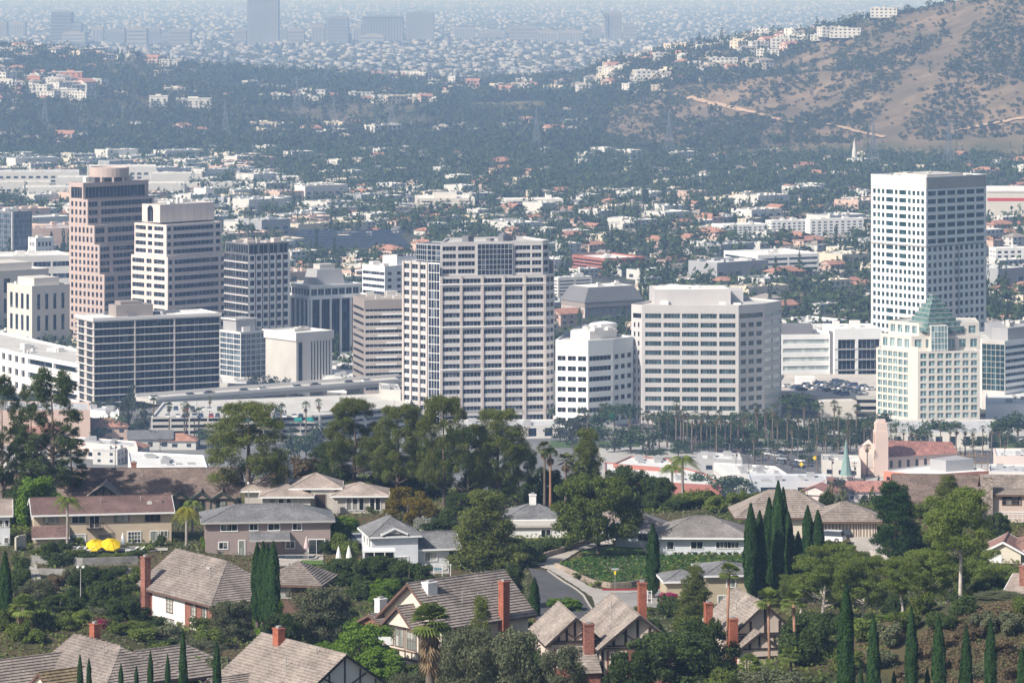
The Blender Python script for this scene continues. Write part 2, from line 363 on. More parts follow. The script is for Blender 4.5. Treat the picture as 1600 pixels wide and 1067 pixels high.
def landmat(name, ca, cb, s1, s2, cc=None, attr=False):
    m, nt, b = _new(name); b.inputs['Roughness'].default_value = .95; b.inputs['Specular IOR Level'].default_value = .1
    g = nt.nodes.new('ShaderNodeNewGeometry')
    def noise(sc, lo, hi):
        no = nt.nodes.new('ShaderNodeTexNoise'); no.inputs['Scale'].default_value = sc; no.inputs['Detail'].default_value = 6; nt.links.new(g.outputs['Position'], no.inputs['Vector'])
        mr = nt.nodes.new('ShaderNodeMapRange'); mr.inputs[1].default_value = lo; mr.inputs[2].default_value = hi; nt.links.new(no.outputs['Fac'], mr.inputs[0]); return mr.outputs[0]
    def mix(f, a, c):
        mx = nt.nodes.new('ShaderNodeMix'); mx.data_type = 'RGBA'; nt.links.new(f, mx.inputs[0])
        for k, q in ((6, a), (7, c)):
            if isinstance(q, tuple): mx.inputs[k].default_value = (*q, 1)
            else: nt.links.new(q, mx.inputs[k])
        return mx.outputs[2]
    col = mix(noise(s1, .38, .62), ca, cb)
    if cc is not None and not attr: col = mix(noise(s2, .45, .65), col, cc)
    if attr:
        cc = mix(noise(1 / 70.0, .35, .6), (.105, .088, .054), mix(noise(1 / 18.0, .4, .62), cc, (.235, .178, .125)))
        at = nt.nodes.new('ShaderNodeAttribute'); at.attribute_name = 'cover'; col = mix(at.outputs['Fac'], col, cc)
    nt.links.new(col, b.inputs['Base Color']); return m

# basin floor to the horizon (a hole is not needed: the hills stand on it)
gm_ = landmat('basin_ground', (.075, .075, .06), (.045, .06, .035), 1 / 60.0, 1 / 900.0, (.10, .10, .095))
g = MB(); g.face([(-42000, -6000, 0), (42000, -6000, 0), (42000, 60000, 0), (-42000, 60000, 0)])
tag(g.build('ground', gm_), kind='structure')

def soil(X, Y):
    u = 800 + F * X / Y; z = hillz(X, Y); py = HOR + (H - z) * F / Y
    edge = np.interp(u, [900, 940, 1060, 1100, 1200, 1300, 1400, 1500], [215, 185, 140, 137, 108, 62, 22, 0])
    s = np.clip((py - edge) / 8 + .5, 0, 1) * np.clip((u - 925) / 25, 0, 1)
    return s * np.clip((Y - baseY(u) - 40) / 60, 0, 1)
hx = np.arange(-900, 1200, 12.0); hy = np.arange(3600, 6600, 14.0)
hm_ = landmat('hill_soil', (.085, .085, .05), (.15, .125, .075), 1 / 35.0, 1 / 200.0, (.158, .118, .078), attr=True)
tag(sheet('hills', hx, hy, lambda X, Y: hillz(X, Y) - .4, [hm_], attr=soil), kind='structure')
# the far rim of the basin
fx_ = np.arange(-14000, 14001, 500.0); fy_ = np.arange(30000, 40001, 500.0)
tag(sheet('far_hills', fx_, fy_, lambda X, Y: np.sin(np.clip((Y - 30000) / 10000, 0, 1) * pi) * (120 + 330 * fbm(X / 2600, Y / 5000, 21)) - 2, [hm_]), kind='structure')
# the near ridge the houses stand on
nx_ = np.arange(-190, 191, 2.5); ny_ = np.arange(180, 1010, 2.5)
nm_ = landmat('ridge_soil', (.075, .07, .035), (.045, .055, .022), 1 / 5.0, 1 / 25.0, (.12, .085, .05))
tag(sheet('near_hillside', nx_, ny_, lambda X, Y: fgz(X, Y), [nm_]), kind='structure')

# ---------------------------------------------------------------- dirt track and bare scar on the brown hill
M_DIRT = mat('pale_dirt', (.42, .30, .21), .95, .15, .02)
def strip(name, pts, w, m, lift=1.2):
    P = []
    for i in range(len(pts) - 1):
        a, b = pts[i], pts[i + 1]
        for t in np.linspace(0, 1, 14, endpoint=False): P.append((a[0] + (b[0] - a[0]) * t, a[1] + (b[1] - a[1]) * t))
    P.append(pts[-1]); q = [ray(*p) for p in P]; mb = MB(); L = []
    for i, p in enumerate(q):
        a, b = q[max(i - 2, 0)], q[min(i + 2, len(q) - 1)]; d = hypot(b[0] - a[0], b[1] - a[1]) or 1; ww = w * (.7 + .6 * random.random())
        n = (-(b[1] - a[1]) / d * ww, (b[0] - a[0]) / d * ww)
        L.append([(p[0] + s * n[0], p[1] + s * n[1], float(hillz(p[0] + s * n[0], p[1] + s * n[1])) + lift) for s in (-1, 1)])
    for i in range(len(L) - 1): mb.face([L[i][0], L[i + 1][0], L[i + 1][1], L[i][1]])
    return mb.build(name, m)
random.seed(4)
tag(strip('dirt_path', [(1055, 148), (1110, 163), (1180, 178), (1232, 192), (1300, 196), (1342, 208), (1382, 216)], 2.8, M_DIRT), kind='structure')
tag(strip('dirt_path', [(1490, 206), (1530, 199), (1600, 186)], 2.6, M_DIRT), kind='structure')

# ---------------------------------------------------------------- haze: one closed box round everything, sky outside
hz = MB(); hz.box(-41500, 41500, -5900, 59500, -1.2, 215)
for k in range(len(hz.f)): hz.f[k] = hz.f[k]
mh = bpy.data.materials.new('haze'); mh.use_nodes = True; nt = mh.node_tree
nt.nodes.remove(nt.nodes['Principled BSDF'])
pv = nt.nodes.new('ShaderNodeVolumePrincipled'); pv.inputs['Density'].default_value = 1.2e-4
pv.inputs['Color'].default_value = (.39, .60, 1.0, 1); pv.inputs['Absorption Color'].default_value = (1, 1, 1, 1); pv.inputs['Anisotropy'].default_value = 0.0
nt.links.new(pv.outputs[0], nt.nodes['Material Output'].inputs['Volume'])
tag(hz.build('haze', mh), kind='stuff')
# ---------------------------------------------------------------- woods and houses of the hills
rng = np.random.default_rng(17); random.seed(17)
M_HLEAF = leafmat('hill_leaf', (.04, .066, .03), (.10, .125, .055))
M_HLEAF2 = leafmat('hill_leaf_dry', (.05, .058, .03), (.085, .085, .045))
M_SCRUB = leafmat('scrub_leaf', (.034, .052, .024), (.075, .09, .04))
M_BARK = mat('bark', (.12, .095, .075), .95, .3, 2.0)
def clumpy(r, n, flat=.8):
    return [(r.normal(0, .24), r.normal(0, .24), r.uniform(.35, .8) * flat + .1, r.uniform(.2, .36), r.uniform(.2, .36), r.uniform(.18, .3)) for _ in range(n)]
def treeproto(seed, nq, size, tall=1.0, n=6):
    r = np.random.default_rng(seed); return leaf_quads(r, clumpy(r, n), nq, size, shell=(.5, 1.05))
HP = [treeproto(40 + i, 30, .15) for i in range(4)] + [leaf_quads(np.random.default_rng(50), [(0, 0, .3, .28, .28, .3), (0, 0, .62, .2, .2, .38)], 26, .14)]
def wooded(n, umin, umax, pymin, pymax, keep):
    """points on the hills, even in the picture-independent plan (x, y)"""
    out = []
    while len(out) < n:
        Y = rng.uniform(3700, 5900, 4000); u = rng.uniform(umin, umax, 4000)
        X = (u - 800) / F * Y; z = hillz(X, Y); py = HOR + (H - z) * F / Y
        ok = (rng.uniform(0, 1, 4000) < keep(X, Y, u, py, z))
        for i in np.nonzero(ok)[0]: out.append((X[i], Y[i], z[i], u[i], py[i]))
    return np.array(out[:n])
gap = lambda X, Y: np.clip((fbm(X / 160, Y / 160, 31) - .36) * 7, .12, 1)
P = wooded(15500, -60, 1700, 0, 0, lambda X, Y, u, py, z: (1 - .97 * soil(X, Y)) * gap(X, Y) * np.where(u > 1650, .3, 1) * (Y < ridgeY(u) + 160) * (Y > 3740))
sz = rng.uniform(7, 14, len(P)) * np.where(rng.uniform(0, 1, len(P)) < .06, 1.45, 1); hh = sz * rng.uniform(.75, 1.25, len(P)); rot = rng.uniform(0, 6.3, len(P)); kind = rng.integers(0, 5, len(P))
kind = np.where(rng.uniform(0, 1, len(P)) < .8, kind % 4, 4); hh = np.where(kind == 4, sz * 1.5, hh); sx = np.where(kind == 4, sz * .6, sz)
T = np.stack([P[:, 0], P[:, 1], P[:, 2] - .6, sx, hh, rot], 1)
sky = np.argsort(-(hh * F / P[:, 1]) * (1 + .6 * (P[:, 1] > ridgeY(P[:, 3]) - 250)))   # largest in view and those on the skyline
solo = set(sky[:290].tolist()); rest = np.array([i for i in range(len(P)) if i not in solo])
Vs, Fs, Ix, off = [], [], [], 0
for k in range(5):
    for dry in (0, 1):
        s = [i for i in rest if kind[i] == k and (i % 9 == 0) == bool(dry)]
        if not s: continue
        W, FF = tiled(*HP[k], T[s]); Vs.append(W); Fs.append(FF + off); Ix.append(np.full(len(FF), dry)); off += len(W)
tag(link('hill_woods', arrmesh('hill_woods', np.concatenate(Vs), np.concatenate(Fs), [M_HLEAF, M_HLEAF2], np.concatenate(Ix))), 'dark blue-green woods covering the hazy hills behind the valley suburb', 'woods', kind='stuff')
HS = []
for k in range(5):
    r = np.random.default_rng(60 + k); V, Q = leaf_quads(r, clumpy(r, 7) if k < 4 else [(0, 0, .3, .28, .28, .3), (0, 0, .62, .2, .2, .38)], 90, .085, shell=(.4, 1.05))
    tv = np.array([(-.03, -.03, 0), (.03, -.03, 0), (.03, .03, 0), (-.03, .03, 0), (-.02, -.02, .5), (.02, -.02, .5), (.02, .02, .5), (-.02, .02, .5)]); tq = np.array([(0, 1, 5, 4), (1, 2, 6, 5), (2, 3, 7, 6), (3, 0, 4, 7)])
    HS.append(arrmesh('hill_tree', np.concatenate([V, tv]), np.concatenate([Q, tq + len(V)]), [M_HLEAF, M_BARK], [0] * len(Q) + [1] * 4))
def hwhere(u):
    for x, t in ((250, 'above the stepped pink tower'), (450, 'below the tallest far tower'), (700, 'below the wide dark far tower'), (930, 'left of the brown hill'), (1300, 'left of the brown crest'), (9999, 'around the brown hill')):
        if u < x: return t
for i in sky[:290]:
    k = int(kind[i]); o = link('hill_tree', HS[k], None, T[i, :3]); o.scale = (sx[i], sx[i], hh[i]); o.rotation_euler.z = rot[i]
    shp = 'slim upright' if k == 4 else ('broad' if sx[i] > hh[i] else 'tall round'); loc = 'on the skyline' if P[i, 1] > ridgeY(P[i, 3]) - 250 else 'at the foot of the hills'
    tag(o, f'{shp} dark tree {loc} {hwhere(P[i, 3])}', 'tree', f'{shp} hill trees {loc} {hwhere(P[i, 3])}')

# scrub bushes dotted over the brown hill
def scrubkeep(X, Y, u, py, z):
    s = soil(X, Y)
    xs = np.interp(py, [40, 60, 120, 215], [1505, 1490, 1440, 1375]); ws = np.interp(py, [40, 120, 215], [16, 34, 30]); scar = np.clip(np.abs(u - xs) / ws - .55, .06, 1)
    s2 = np.clip(np.abs(u - np.interp(py, [130, 220], [1290, 1190])) / 14 - .3, .25, 1)
    cliff = np.clip(np.hypot((u - 985) / 40, (py - 200) / 18) - .4, .08, 1)
    return np.where(s > .5, scar * s2 * cliff * np.clip((fbm(X / 55, Y / 55 + X / 200, 77) - .33) * 5, .1, 1) * np.clip((py - 20) / 30, .55, 1), 0)
B = wooded(15500, 930, 1690, 0, 0, scrubkeep)
bs = rng.uniform(2.8, 6.6, len(B)) * np.where(rng.uniform(0, 1, len(B)) < .12, 1.5, 1); bh = bs * rng.uniform(.55, .9, len(B)); br = rng.uniform(0, 6.3, len(B)); TB = np.stack([B[:, 0], B[:, 1], B[:, 2] - .5, bs, bh, br], 1)
order = np.argsort(-bs * F / B[:, 1]); rest = order[280:]
W, FF = tiled(*treeproto(70, 22, .2, n=4), TB[rest])
tag(link('hill_scrub', arrmesh('hill_scrub', W, FF, [M_SCRUB])), 'dark scrub bushes dotted all over the bare brown hill', 'scrub', kind='stuff')
sb = [arrmesh('scrub_bush', *treeproto(72 + k, 60, .12, n=5), [M_SCRUB]) for k in range(3)]
for j, i in enumerate(order[:280]):
    o = link('scrub_bush', sb[j % 3], None, TB[i, :3]); o.scale = (bs[i], bs[i], bh[i]); o.rotation_euler.z = br[i]
    loc = ('high' if B[i, 4] < 130 else 'low') + ' on the ' + ('left end', 'middle', 'right end')[int(np.clip((B[i, 3] - 930) // 225, 0, 2))] + ' of the brown hill'
    tag(o, f'large dark scrub bush {loc}', 'bush', f'large scrub bushes {loc}')

# ---------------------------------------------------------------- small houses (shared by hills and valley)
M_HW = [mat('house_white', (.57, .565, .55), .8, .06, .3), mat('house_cream', (.60, .54, .44), .8, .08, .3), mat('house_pink', (.55, .41, .35), .8, .08, .3)]
M_HR = [mat('roof_clay', (.36, .19, .14), .9, .2, .4), mat('roof_greybrown', (.27, .24, .22), .9, .2, .4), mat('roof_pale', (.66, .65, .63), .8, .1, .3), mat('roof_dark', (.14, .14, .15), .9, .15, .4), mat('roof_tan', (.42, .34, .28), .9, .15, .4)]
M_WIN = mat('window_dark', (.035, .045, .06), .2, .1, 1, spec=.5)
def smallhouse(L, D, h, roof, wm, rm, storeys=1, seed=0):
    """mats: 0 wall, 1 roof, 2 window"""
    r = random.Random(seed); b = MB(); x, y = L / 2, D / 2
    b.prism([(-x, -y), (x, -y), (x, y), (-x, y)], 0, h, 0, top=1 if roof == 'flat' else 0)
    o = .6; rr = D * .22
    if roof == 'flat':
        b.box(-x - .15, x + .15, -y - .15, -y + .2, h, h + .5, 0); b.box(-x - .15, -x + .2, -y + .2, y, h, h + .5, 0); b.box(x - .2, x + .15, -y + .2, y, h, h + .5, 0)
        for _ in range(3): cx, cy = r.uniform(-x * .7, x * .7), r.uniform(-y * .6, y * .6); b.box(cx - 1, cx + 1, cy - .8, cy + .8, h + .02, h + 1.3, 0)
    else:
        i = (y + o) if roof == 'hip' else 0; X, Y = x + o, y + o; Z = h + rr
        A, B_, C_, D_ = (-X, -Y, h - .05), (X, -Y, h - .05), (X, Y, h - .05), (-X, Y, h - .05); E, G = (-X + i, 0, Z), (X - i, 0, Z)
        b.face([A, B_, G, E], 1); b.face([C_, D_, E, G], 1)
        if roof == 'hip': b.face([B_, C_, G], 1); b.face([D_, A, E], 1)
        else:
            b.face([(x, -y, h), (x, y, h), (x, 0, Z - .3)], 0); b.face([(-x, y, h), (-x, -y, h), (-x, 0, Z - .3)], 0)
        b.face([A, D_, C_, B_], 0)
    n = max(2, int(L / 4))
    for s in range(storeys):
        z = 1.0 + s * 2.9
        for k in range(n):
            cx = -x + L * (k + .5) / n; w = r.uniform(.6, 1.1)
            b.box(cx - w, cx + w, -y - .04, -y + .02, z, z + 1.25, 2)
        for k in range(max(1, int(D / 5))):
            cy = -y + D * (k + .5) / max(1, int(D / 5)); b.box(-x - .04, -x + .02, cy - .7, cy + .7, z, z + 1.2, 2); b.box(x - .02, x + .04, cy - .7, cy + .7, z, z + 1.2, 2)
    return b.mesh('house', [wm, rm, M_WIN])
WN, RN = ['white', 'cream', 'pinkish'], ['clay-red', 'grey-brown', 'pale', 'dark grey', 'tan']
PROTO = []
for k, (L, D, h, rf, w, r_, s) in enumerate([(15, 10, 3.2, 'hip', 0, 0, 1), (14, 9, 3, 'gable', 1, 1, 1), (13, 10, 5.8, 'hip', 0, 1, 2), (16, 11, 6, 'flat', 0, 2, 2), (12, 9, 3.2, 'gable', 0, 3, 1), (17, 10, 3.2, 'hip', 1, 4, 1), (14, 11, 6, 'gable', 2, 0, 2), (20, 12, 6.2, 'flat', 1, 2, 2), (22, 12, 6, 'hip', 2, 0, 2), (24, 14, 8.6, 'flat', 0, 2, 3)]):
    PROTO.append((smallhouse(L, D, h, rf, M_HW[w], M_HR[r_], s, k), f"{['one', 'two', 'three'][s - 1]}-storey {WN[w]} {RN[r_]}-roofed house", rf, w))
def houses(name, pts, group, rest_label):
    """pts = (x, y, z, scale, rot, proto, where); the 295 that show largest are things, the rest one mass"""
    pts.sort(key=lambda p: p[1] / p[3])
    for (x, y, z, s, a, k, wh) in pts[:295]:
        o = link(name, PROTO[k][0], None, (x, y, z)); o.scale = (s, s, s); o.rotation_euler.z = a
        lab = f'{PROTO[k][1]} {wh}'; tag(o, lab, 'house', f'{PROTO[k][1]}s {wh}')
    for k in range(len(PROTO)):
        s = [p for p in pts[295:] if p[5] == k]
        if not s: continue
        me = PROTO[k][0]; V = np.array([v.co[:] for v in me.vertices]); fs = [list(p.vertices) for p in me.polygons]; mi = [p.material_index for p in me.polygons]
        fs = [f if len(f) == 4 else f + [f[-1]] for f in fs]; q = [(f, m) for f, m in zip(fs, mi) if len(set(f)) == 4]; t3 = [(f[:3], m) for f, m in zip(fs, mi) if len(set(f)) == 3]
        n = len(s); T = np.array([(p[0], p[1], p[2], p[3], p[3], p[4]) for p in s])
        W, FF = tiled(V, np.array([f for f, m in q]), T); me2 = arrmesh(rest_label[0], W, FF, list(me.materials), np.tile([m for f, m in q], n))
        tag(link(rest_label[0], me2), f'{WN[PROTO[k][3]]} {PROTO[k][2]}-roofed {rest_label[1]}', 'houses', kind='stuff')
pts = []
dens = lambda X, Y, u, py, z: (1 - soil(X, Y)) * (py < 225) * (py > 50) * np.where(u < 930, np.clip((fbm(X / 210, Y / 210, 91) - .42) * 6, .03, 1), np.where((u < 1340) & (py < 150), np.clip((fbm(X / 160, Y / 160, 92) - .4) * 6, .1, 1), 0)) * np.where(py > 165, .35, 1)
for (x, y, z, u, py) in wooded(520, -20, 1420, 0, 0, dens):
    k = random.choice([2, 3, 3, 6, 7, 2, 0, 5, 9]); pts.append((x, y, z + 1.5, random.uniform(.95, 1.5), random.choice([R(10), R(-25), R(40)]) + random.gauss(0, .2), k, ('high' if py < 110 else 'low') + ' on the hills ' + hwhere(u)))
for px, py in [(1262, 52), (1215, 50), (1235, 52), (1310, 62), (1300, 60), (1325, 62), (1075, 78), (1068, 80), (1108, 55), (1270, 45), (1185, 78), (1225, 78), (1130, 108), (1120, 112), (1090, 110), (1382, 30), (1340, 28), (1010, 90)]:
    x, y, z = ray(px, py); pts.append((x, y, z + 1.5, 1.35, R(random.uniform(-30, 40)), random.choice([3, 3, 9, 7]), 'on the ridge crest left of the brown hilltop'))
houses('hillside_house', pts, '', ('hillside_houses', 'houses scattered small through the hazy hill woods'))
# terracotta apartment block and long white buildings on the left hill
def hillblock(px0, px1, py, hgt, m, label, storeys, cat='apartment block'):
    x0, y0, z0 = ray(px0, py); x1 = K(px1) * y0; w = x1 - x0
    e = empty('hill_apartments', ((x0 + x1) / 2, y0, z0), label, cat, 'apartment blocks on the hills')
    b = MB(); b.box(-w / 2, w / 2, 0, 14, -4, hgt); b.box(-w / 6, w / 8, 3, 9, hgt, hgt + 2); b.build('wall', m, e)
    n = int(w / 6)
    for s in range(storeys):
        for k in range(n):
            c = MB(); cx = -w / 2 + w * (k + .5) / n; c.box(cx - 1.5, cx + 1.5, -.08, .1, 1 + s * 3, 2.6 + s * 3); c.build('window', M_WIN, e)
    r = MB(); r.box(-w / 2 - .5, w / 2 + .5, -.6, 14.5, hgt - .3, hgt + .25); r.build('roof', M_HR[2], e)
M_TERR = mat('terracotta_wall', (.50, .24, .17), .85, .1, .1)
hillblock(40, 62, 139, 16, M_TERR, 'terracotta apartment block, lower left one of three on the left hill', 4)
hillblock(76, 92, 124, 9, M_TERR, 'small terracotta block between two larger ones on the left hill', 2)
hillblock(92, 128, 126, 11, M_TERR, 'terracotta apartment block at the right end of its row on the hill', 3)
hillblock(233, 262, 166, 12, M_HW[0], 'white three-storey hillside apartments above dense dark trees', 3)
hillblock(80, 120, 152, 9, M_HW[0], 'low white apartment row below the terracotta blocks', 2)
hillblock(275, 330, 166, 9, M_HW[0], 'long white terrace right of the white hillside apartments', 2)
hillblock(256, 290, 148, 8, M_HW[1], 'cream hillside building above the white apartments', 2)
hillblock(1212, 1262, 55, 9, M_HW[0], 'white villa row on the crest left of the brown hilltop', 2)

# tall white pylon-like spire below the brown hill
x, y, z = ray(1335, 262, 3500, 4200); Y = YG(262)
s = MB(); hS = ZP(218, Y); s.lathe((K(1335) * Y, Y), [(1.2, 0), (2.4, hS * .35), (2.2, hS * .55), (1.0, hS * .85), (.2, hS)], 8)
tag(s.build('white_spire', M_HW[0]), 'slender tapering white spire standing over trees below the brown hill', 'spire')
# lattice power pylons along the river
M_STEEL = mat('pylon_steel', (.16, .18, .20), .6, .1, 1)
def pylon_mesh(h):
    b = MB(); w = h * .11
    for sx_, sy_ in ((-1, -1), (1, -1), (1, 1), (-1, 1)): b.beam((sx_ * w, sy_ * w, 0), (sx_ * w * .18, sy_ * w * .18, h * .72), .5); b.beam((sx_ * w * .18, sy_ * w * .18, h * .72), (0, 0, h), .4)
    for k in range(6):
        f0, f1 = k / 6, (k + 1) / 6; a, c = w * (1 - .82 * f0), w * (1 - .82 * f1); z0, z1 = h * .72 * f0, h * .72 * f1
        for q in (-1, 1): b.beam((-a, q * a, z0), (c, q * c, z1), .28); b.beam((a, q * a, z0), (-c, q * c, z1), .28)
    for zz, ww in ((.66, .2), (.78, .17), (.9, .13)): b.beam((-h * ww, 0, h * zz), (h * ww, 0, h * zz), .45)
    return b.mesh('power_pylon', M_STEEL)
pm = pylon_mesh(46)
for px, py in [(352, 222), (522, 216), (612, 215), (838, 240), (1045, 245), (1365, 268), (1483, 262), (464, 180), (760, 132), (70, 212)]:
    Y = YG(py) if py > 205 else ray(px, py)[1]; z = 0 if py > 205 else ray(px, py)[2]
    o = link('power_pylon', pm, None, (K(px) * Y, Y, z)); o.rotation_euler.z = .3
    tag(o, f"grey lattice power pylon among river trees {hwhere(px)}{', on the slope' if py < 205 else ''}", 'pylon', f'power pylons {hwhere(px)}')
# ---------------------------------------------------------------- valley suburb between the towers and the hills
rng = np.random.default_rng(23); random.seed(23)
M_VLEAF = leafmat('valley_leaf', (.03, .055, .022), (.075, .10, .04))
A0 = R(38); CA, SA = cos(A0), sin(A0)
KEEP = []                                                     # (px0, px1, py0, py1) ground rows kept free for special buildings
KEEP += [(0, 300, 275, 312), (440, 660, 368, 400), (640, 742, 314, 332), (1110, 1340, 352, 372), (1120, 1290, 400, 436), (890, 1010, 402, 428), (1540, 1640, 300, 350), (1540, 1640, 385, 420), (880, 1000, 440, 520), (780, 880, 318, 331)]
def blocked(px, py): return any(a <= px <= b and c <= py <= d for a, b, c, d in KEEP)
def vwhere(px):
    for x, t in ((110, 'left of the stepped pink tower'), (360, 'behind the two pink towers'), (560, 'behind the black finned tower'), (870, 'behind the wide central tower'), (1000, 'above the mansard-roofed block'), (1220, 'behind the beige chamfered office'), (1360, 'left of the tall white tower'), (9999, 'right of the tall white tower')):
        if px < x: return t
def vdist(Y): return 'near' if Y < 2350 else ('midway' if Y < 3000 else 'far off')
hp, tp, bp = [], [], []
for i in range(-140, 140):
    for j in range(-140, 140):
        lx, ly = i * 23.0 + (i // 6) * 9, j * 27.0 + (j // 2) * 10
        X = lx * CA - ly * SA; Y = 2800 + lx * SA + ly * CA
        if not 1680 < Y < 3830: continue
        u = 800 + F * X / Y; py = HOR + H * F / Y
        if not -60 < u < 1660: continue
        n_ = float(fbm(np.array([X / 300]), np.array([Y / 300]), 55)[0])
        if blocked(u, py): continue
        left = u < 620 and Y > 2480; woody = Y > 3080 + 300 * (n_ - .5) and not (u < 420 and Y < 3650)
        a = A0 + random.choice([0, pi / 2]) + random.gauss(0, .03); q = random.random()
        big = q < (.30 if left else .10 if u > 600 else .2) and not woody
        jx, jy = random.uniform(-4, 4), random.uniform(-4, 4)
        if big: bp.append((X + jx, Y + jy, random.uniform(20, 44) if left else random.uniform(18, 40), random.uniform(16, 30), random.uniform(4, 7) if random.random() < .88 else random.uniform(8, 12), A0))
        elif q < (.22 if woody else .80):
            k = random.choice([0, 1, 2, 3, 4, 5, 6, 8, 5, 1, 0, 3, 7, 9] if u > 560 else [0, 1, 3, 3, 7, 5, 9, 4])
            hp.append((X + jx, Y + jy, 0.0, random.uniform(.75, 1.05), a, k, f'{vdist(Y)} {vwhere(u)}'))
        nt_ = 4.2 if woody else (3.2 if left else 4.4)
        for _ in range(int(nt_ + random.random())): tp.append((X + random.uniform(-13, 13), Y + random.uniform(-15, 15)))
houses('suburb_house', hp, '', ('suburb_houses', 'houses small and far among the suburb trees'))
# flat-roofed commercial sheds
WALLS = [M_HW[0], M_HW[1], M_HW[0], mat('shed_grey', (.34, .35, .37), .8, .08, .2), M_HW[2]]
ROOFS = [mat('membrane_white', (.66, .66, .65), .8, .05, .2), mat('membrane_grey', (.47, .48, .50), .85, .1, .2), mat('membrane_tan', (.58, .53, .48), .85, .1, .2)]
def shed_mesh(w, d, h, seed):
    r = random.Random(seed); b = MB(); x, y = w / 2, d / 2; b.prism([(-x, -y), (x, -y), (x, y), (-x, y)], 0, h, 0, top=1)
    for (a0, a1, b0, b1) in ((-x, x, -y, -y + .5), (-x, x, y - .5, y), (-x, -x + .5, -y + .5, y - .5), (x - .5, x, -y + .5, y - .5)): b.box(a0, a1, b0, b1, h + .003, h + .8, 0)
    for _ in range(int(w * d / 130) + 1):
        cx, cy, s = r.uniform(-x * .8, x * .8), r.uniform(-y * .7, y * .7), r.uniform(.8, 2.2); b.box(cx - s, cx + s, cy - s * .7, cy + s * .7, h + .003, h + r.uniform(.8, 2), 0)
    n = int(w / 6)
    for k in range(n):
        cx = -x + w * (k + .5) / n
        if r.random() < .7: b.box(cx - 1.8, cx + 1.8, -y - .05, -y, 1, min(h - 1, 3), 2)
        if h > 8 and r.random() < .9: b.box(cx - 1.8, cx + 1.8, -y - .05, -y, 4.5, 6.5, 2)
    n = int(d / 6)
    for k in range(n):
        cy = -y + d * (k + .5) / n
        if r.random() < .7: b.box(-x - .05, -x, cy - 1.8, cy + 1.8, 1.2, 3, 2)
    return b
SN = ['white', 'cream', 'white', 'grey', 'pinkish']; RNM = ['white', 'grey', 'tan']
def shed(X, Y, w, d, h, a, wi, ri, label=None, grp=None, seed=0, name='flat_roofed_shed', cat='commercial building'):
    me = shed_mesh(w, d, h, seed).mesh(name, [WALLS[wi], ROOFS[ri], M_WIN]); o = link(name, me, None, (X, Y, 0)); o.rotation_euler.z = a
    u = 800 + F * X / Y; sz_ = 'long' if w > 45 else ('mid-sized' if w > 30 else 'small')
    l = label or f'{sz_} {SN[wi]} building with flat {RNM[ri]} roof {vdist(Y)} {vwhere(u)}'
    return tag(o, l, cat, grp or l.replace('building', 'buildings'))
bp.sort(key=lambda p: p[1]); bp2 = bp[:290]
for i, (X, Y, w, d, h, a) in enumerate(bp2): shed(X, Y, w, d, h, a, random.choice([0, 0, 1, 2, 3, 4]), random.choice([0, 0, 0, 1, 2]), seed=i)
print('flats', len(hp), len(bp), len(tp))
# suburb trees
VT = []
for k in range(4):
    r = np.random.default_rng(160 + k); V, Q = leaf_quads(r, clumpy(r, 8) if k < 3 else [(0, 0, .3, .26, .26, .3), (0, 0, .62, .17, .17, .38)], 150, .075, shell=(.4, 1.05))
    VT.append(arrmesh('suburb_tree', np.concatenate([V, tv]), np.concatenate([Q, tq + len(V)]), [M_VLEAF, M_BARK], [0] * len(Q) + [1] * 4))
tp = np.array(tp); u = 800 + F * tp[:, 0] / tp[:, 1]; py = HOR + H * F / tp[:, 1]
ok = np.array([not blocked(a, b) for a, b in zip(u, py)]) & (tp[:, 1] < 3850) & (tp[:, 1] > 1690); tp = tp[ok]; u = u[ok]
n = len(tp); sz = rng.uniform(6.5, 13.5, n); kind = np.where(rng.uniform(0, 1, n) < .14, 3, rng.integers(0, 3, n)); hh = np.where(kind == 3, sz * 1.5, sz * rng.uniform(.7, 1.05, n)); sx = np.where(kind == 3, sz * .55, sz); rot = rng.uniform(0, 6.3, n)
T = np.stack([tp[:, 0], tp[:, 1], np.full(n, -.4), sx, hh, rot], 1); o_ = np.argsort(-hh * F / tp[:, 1])
for i in o_[:290]:
    k = int(kind[i]); o = link('suburb_tree', VT[k], None, T[i, :3]); o.scale = (sx[i], sx[i], hh[i]); o.rotation_euler.z = rot[i]
    s_ = 'slim upright' if k == 3 else ('tall round' if hh[i] > 9 else 'spreading'); l = f'{s_} dark street tree {vdist(tp[i, 1])} {vwhere(u[i])}'
    tag(o, l, 'tree', l.replace('tree', 'trees'))
Vs, Fs, off = [], [], 0
for k in range(4):
    s = [i for i in o_[290:] if kind[i] == k]; W, FF = tiled(*(treeproto(170 + k, 46, .13) if k < 3 else leaf_quads(np.random.default_rng(50), [(0, 0, .3, .28, .28, .3), (0, 0, .62, .2, .2, .38)], 36, .12)), T[s]); Vs.append(W); Fs.append(FF + off); off += len(W)
tag(link('suburb_trees', arrmesh('suburb_trees', np.concatenate(Vs), np.concatenate(Fs), [M_VLEAF])), 'dark green trees filling the suburb between the towers and the hills', 'trees', kind='stuff')
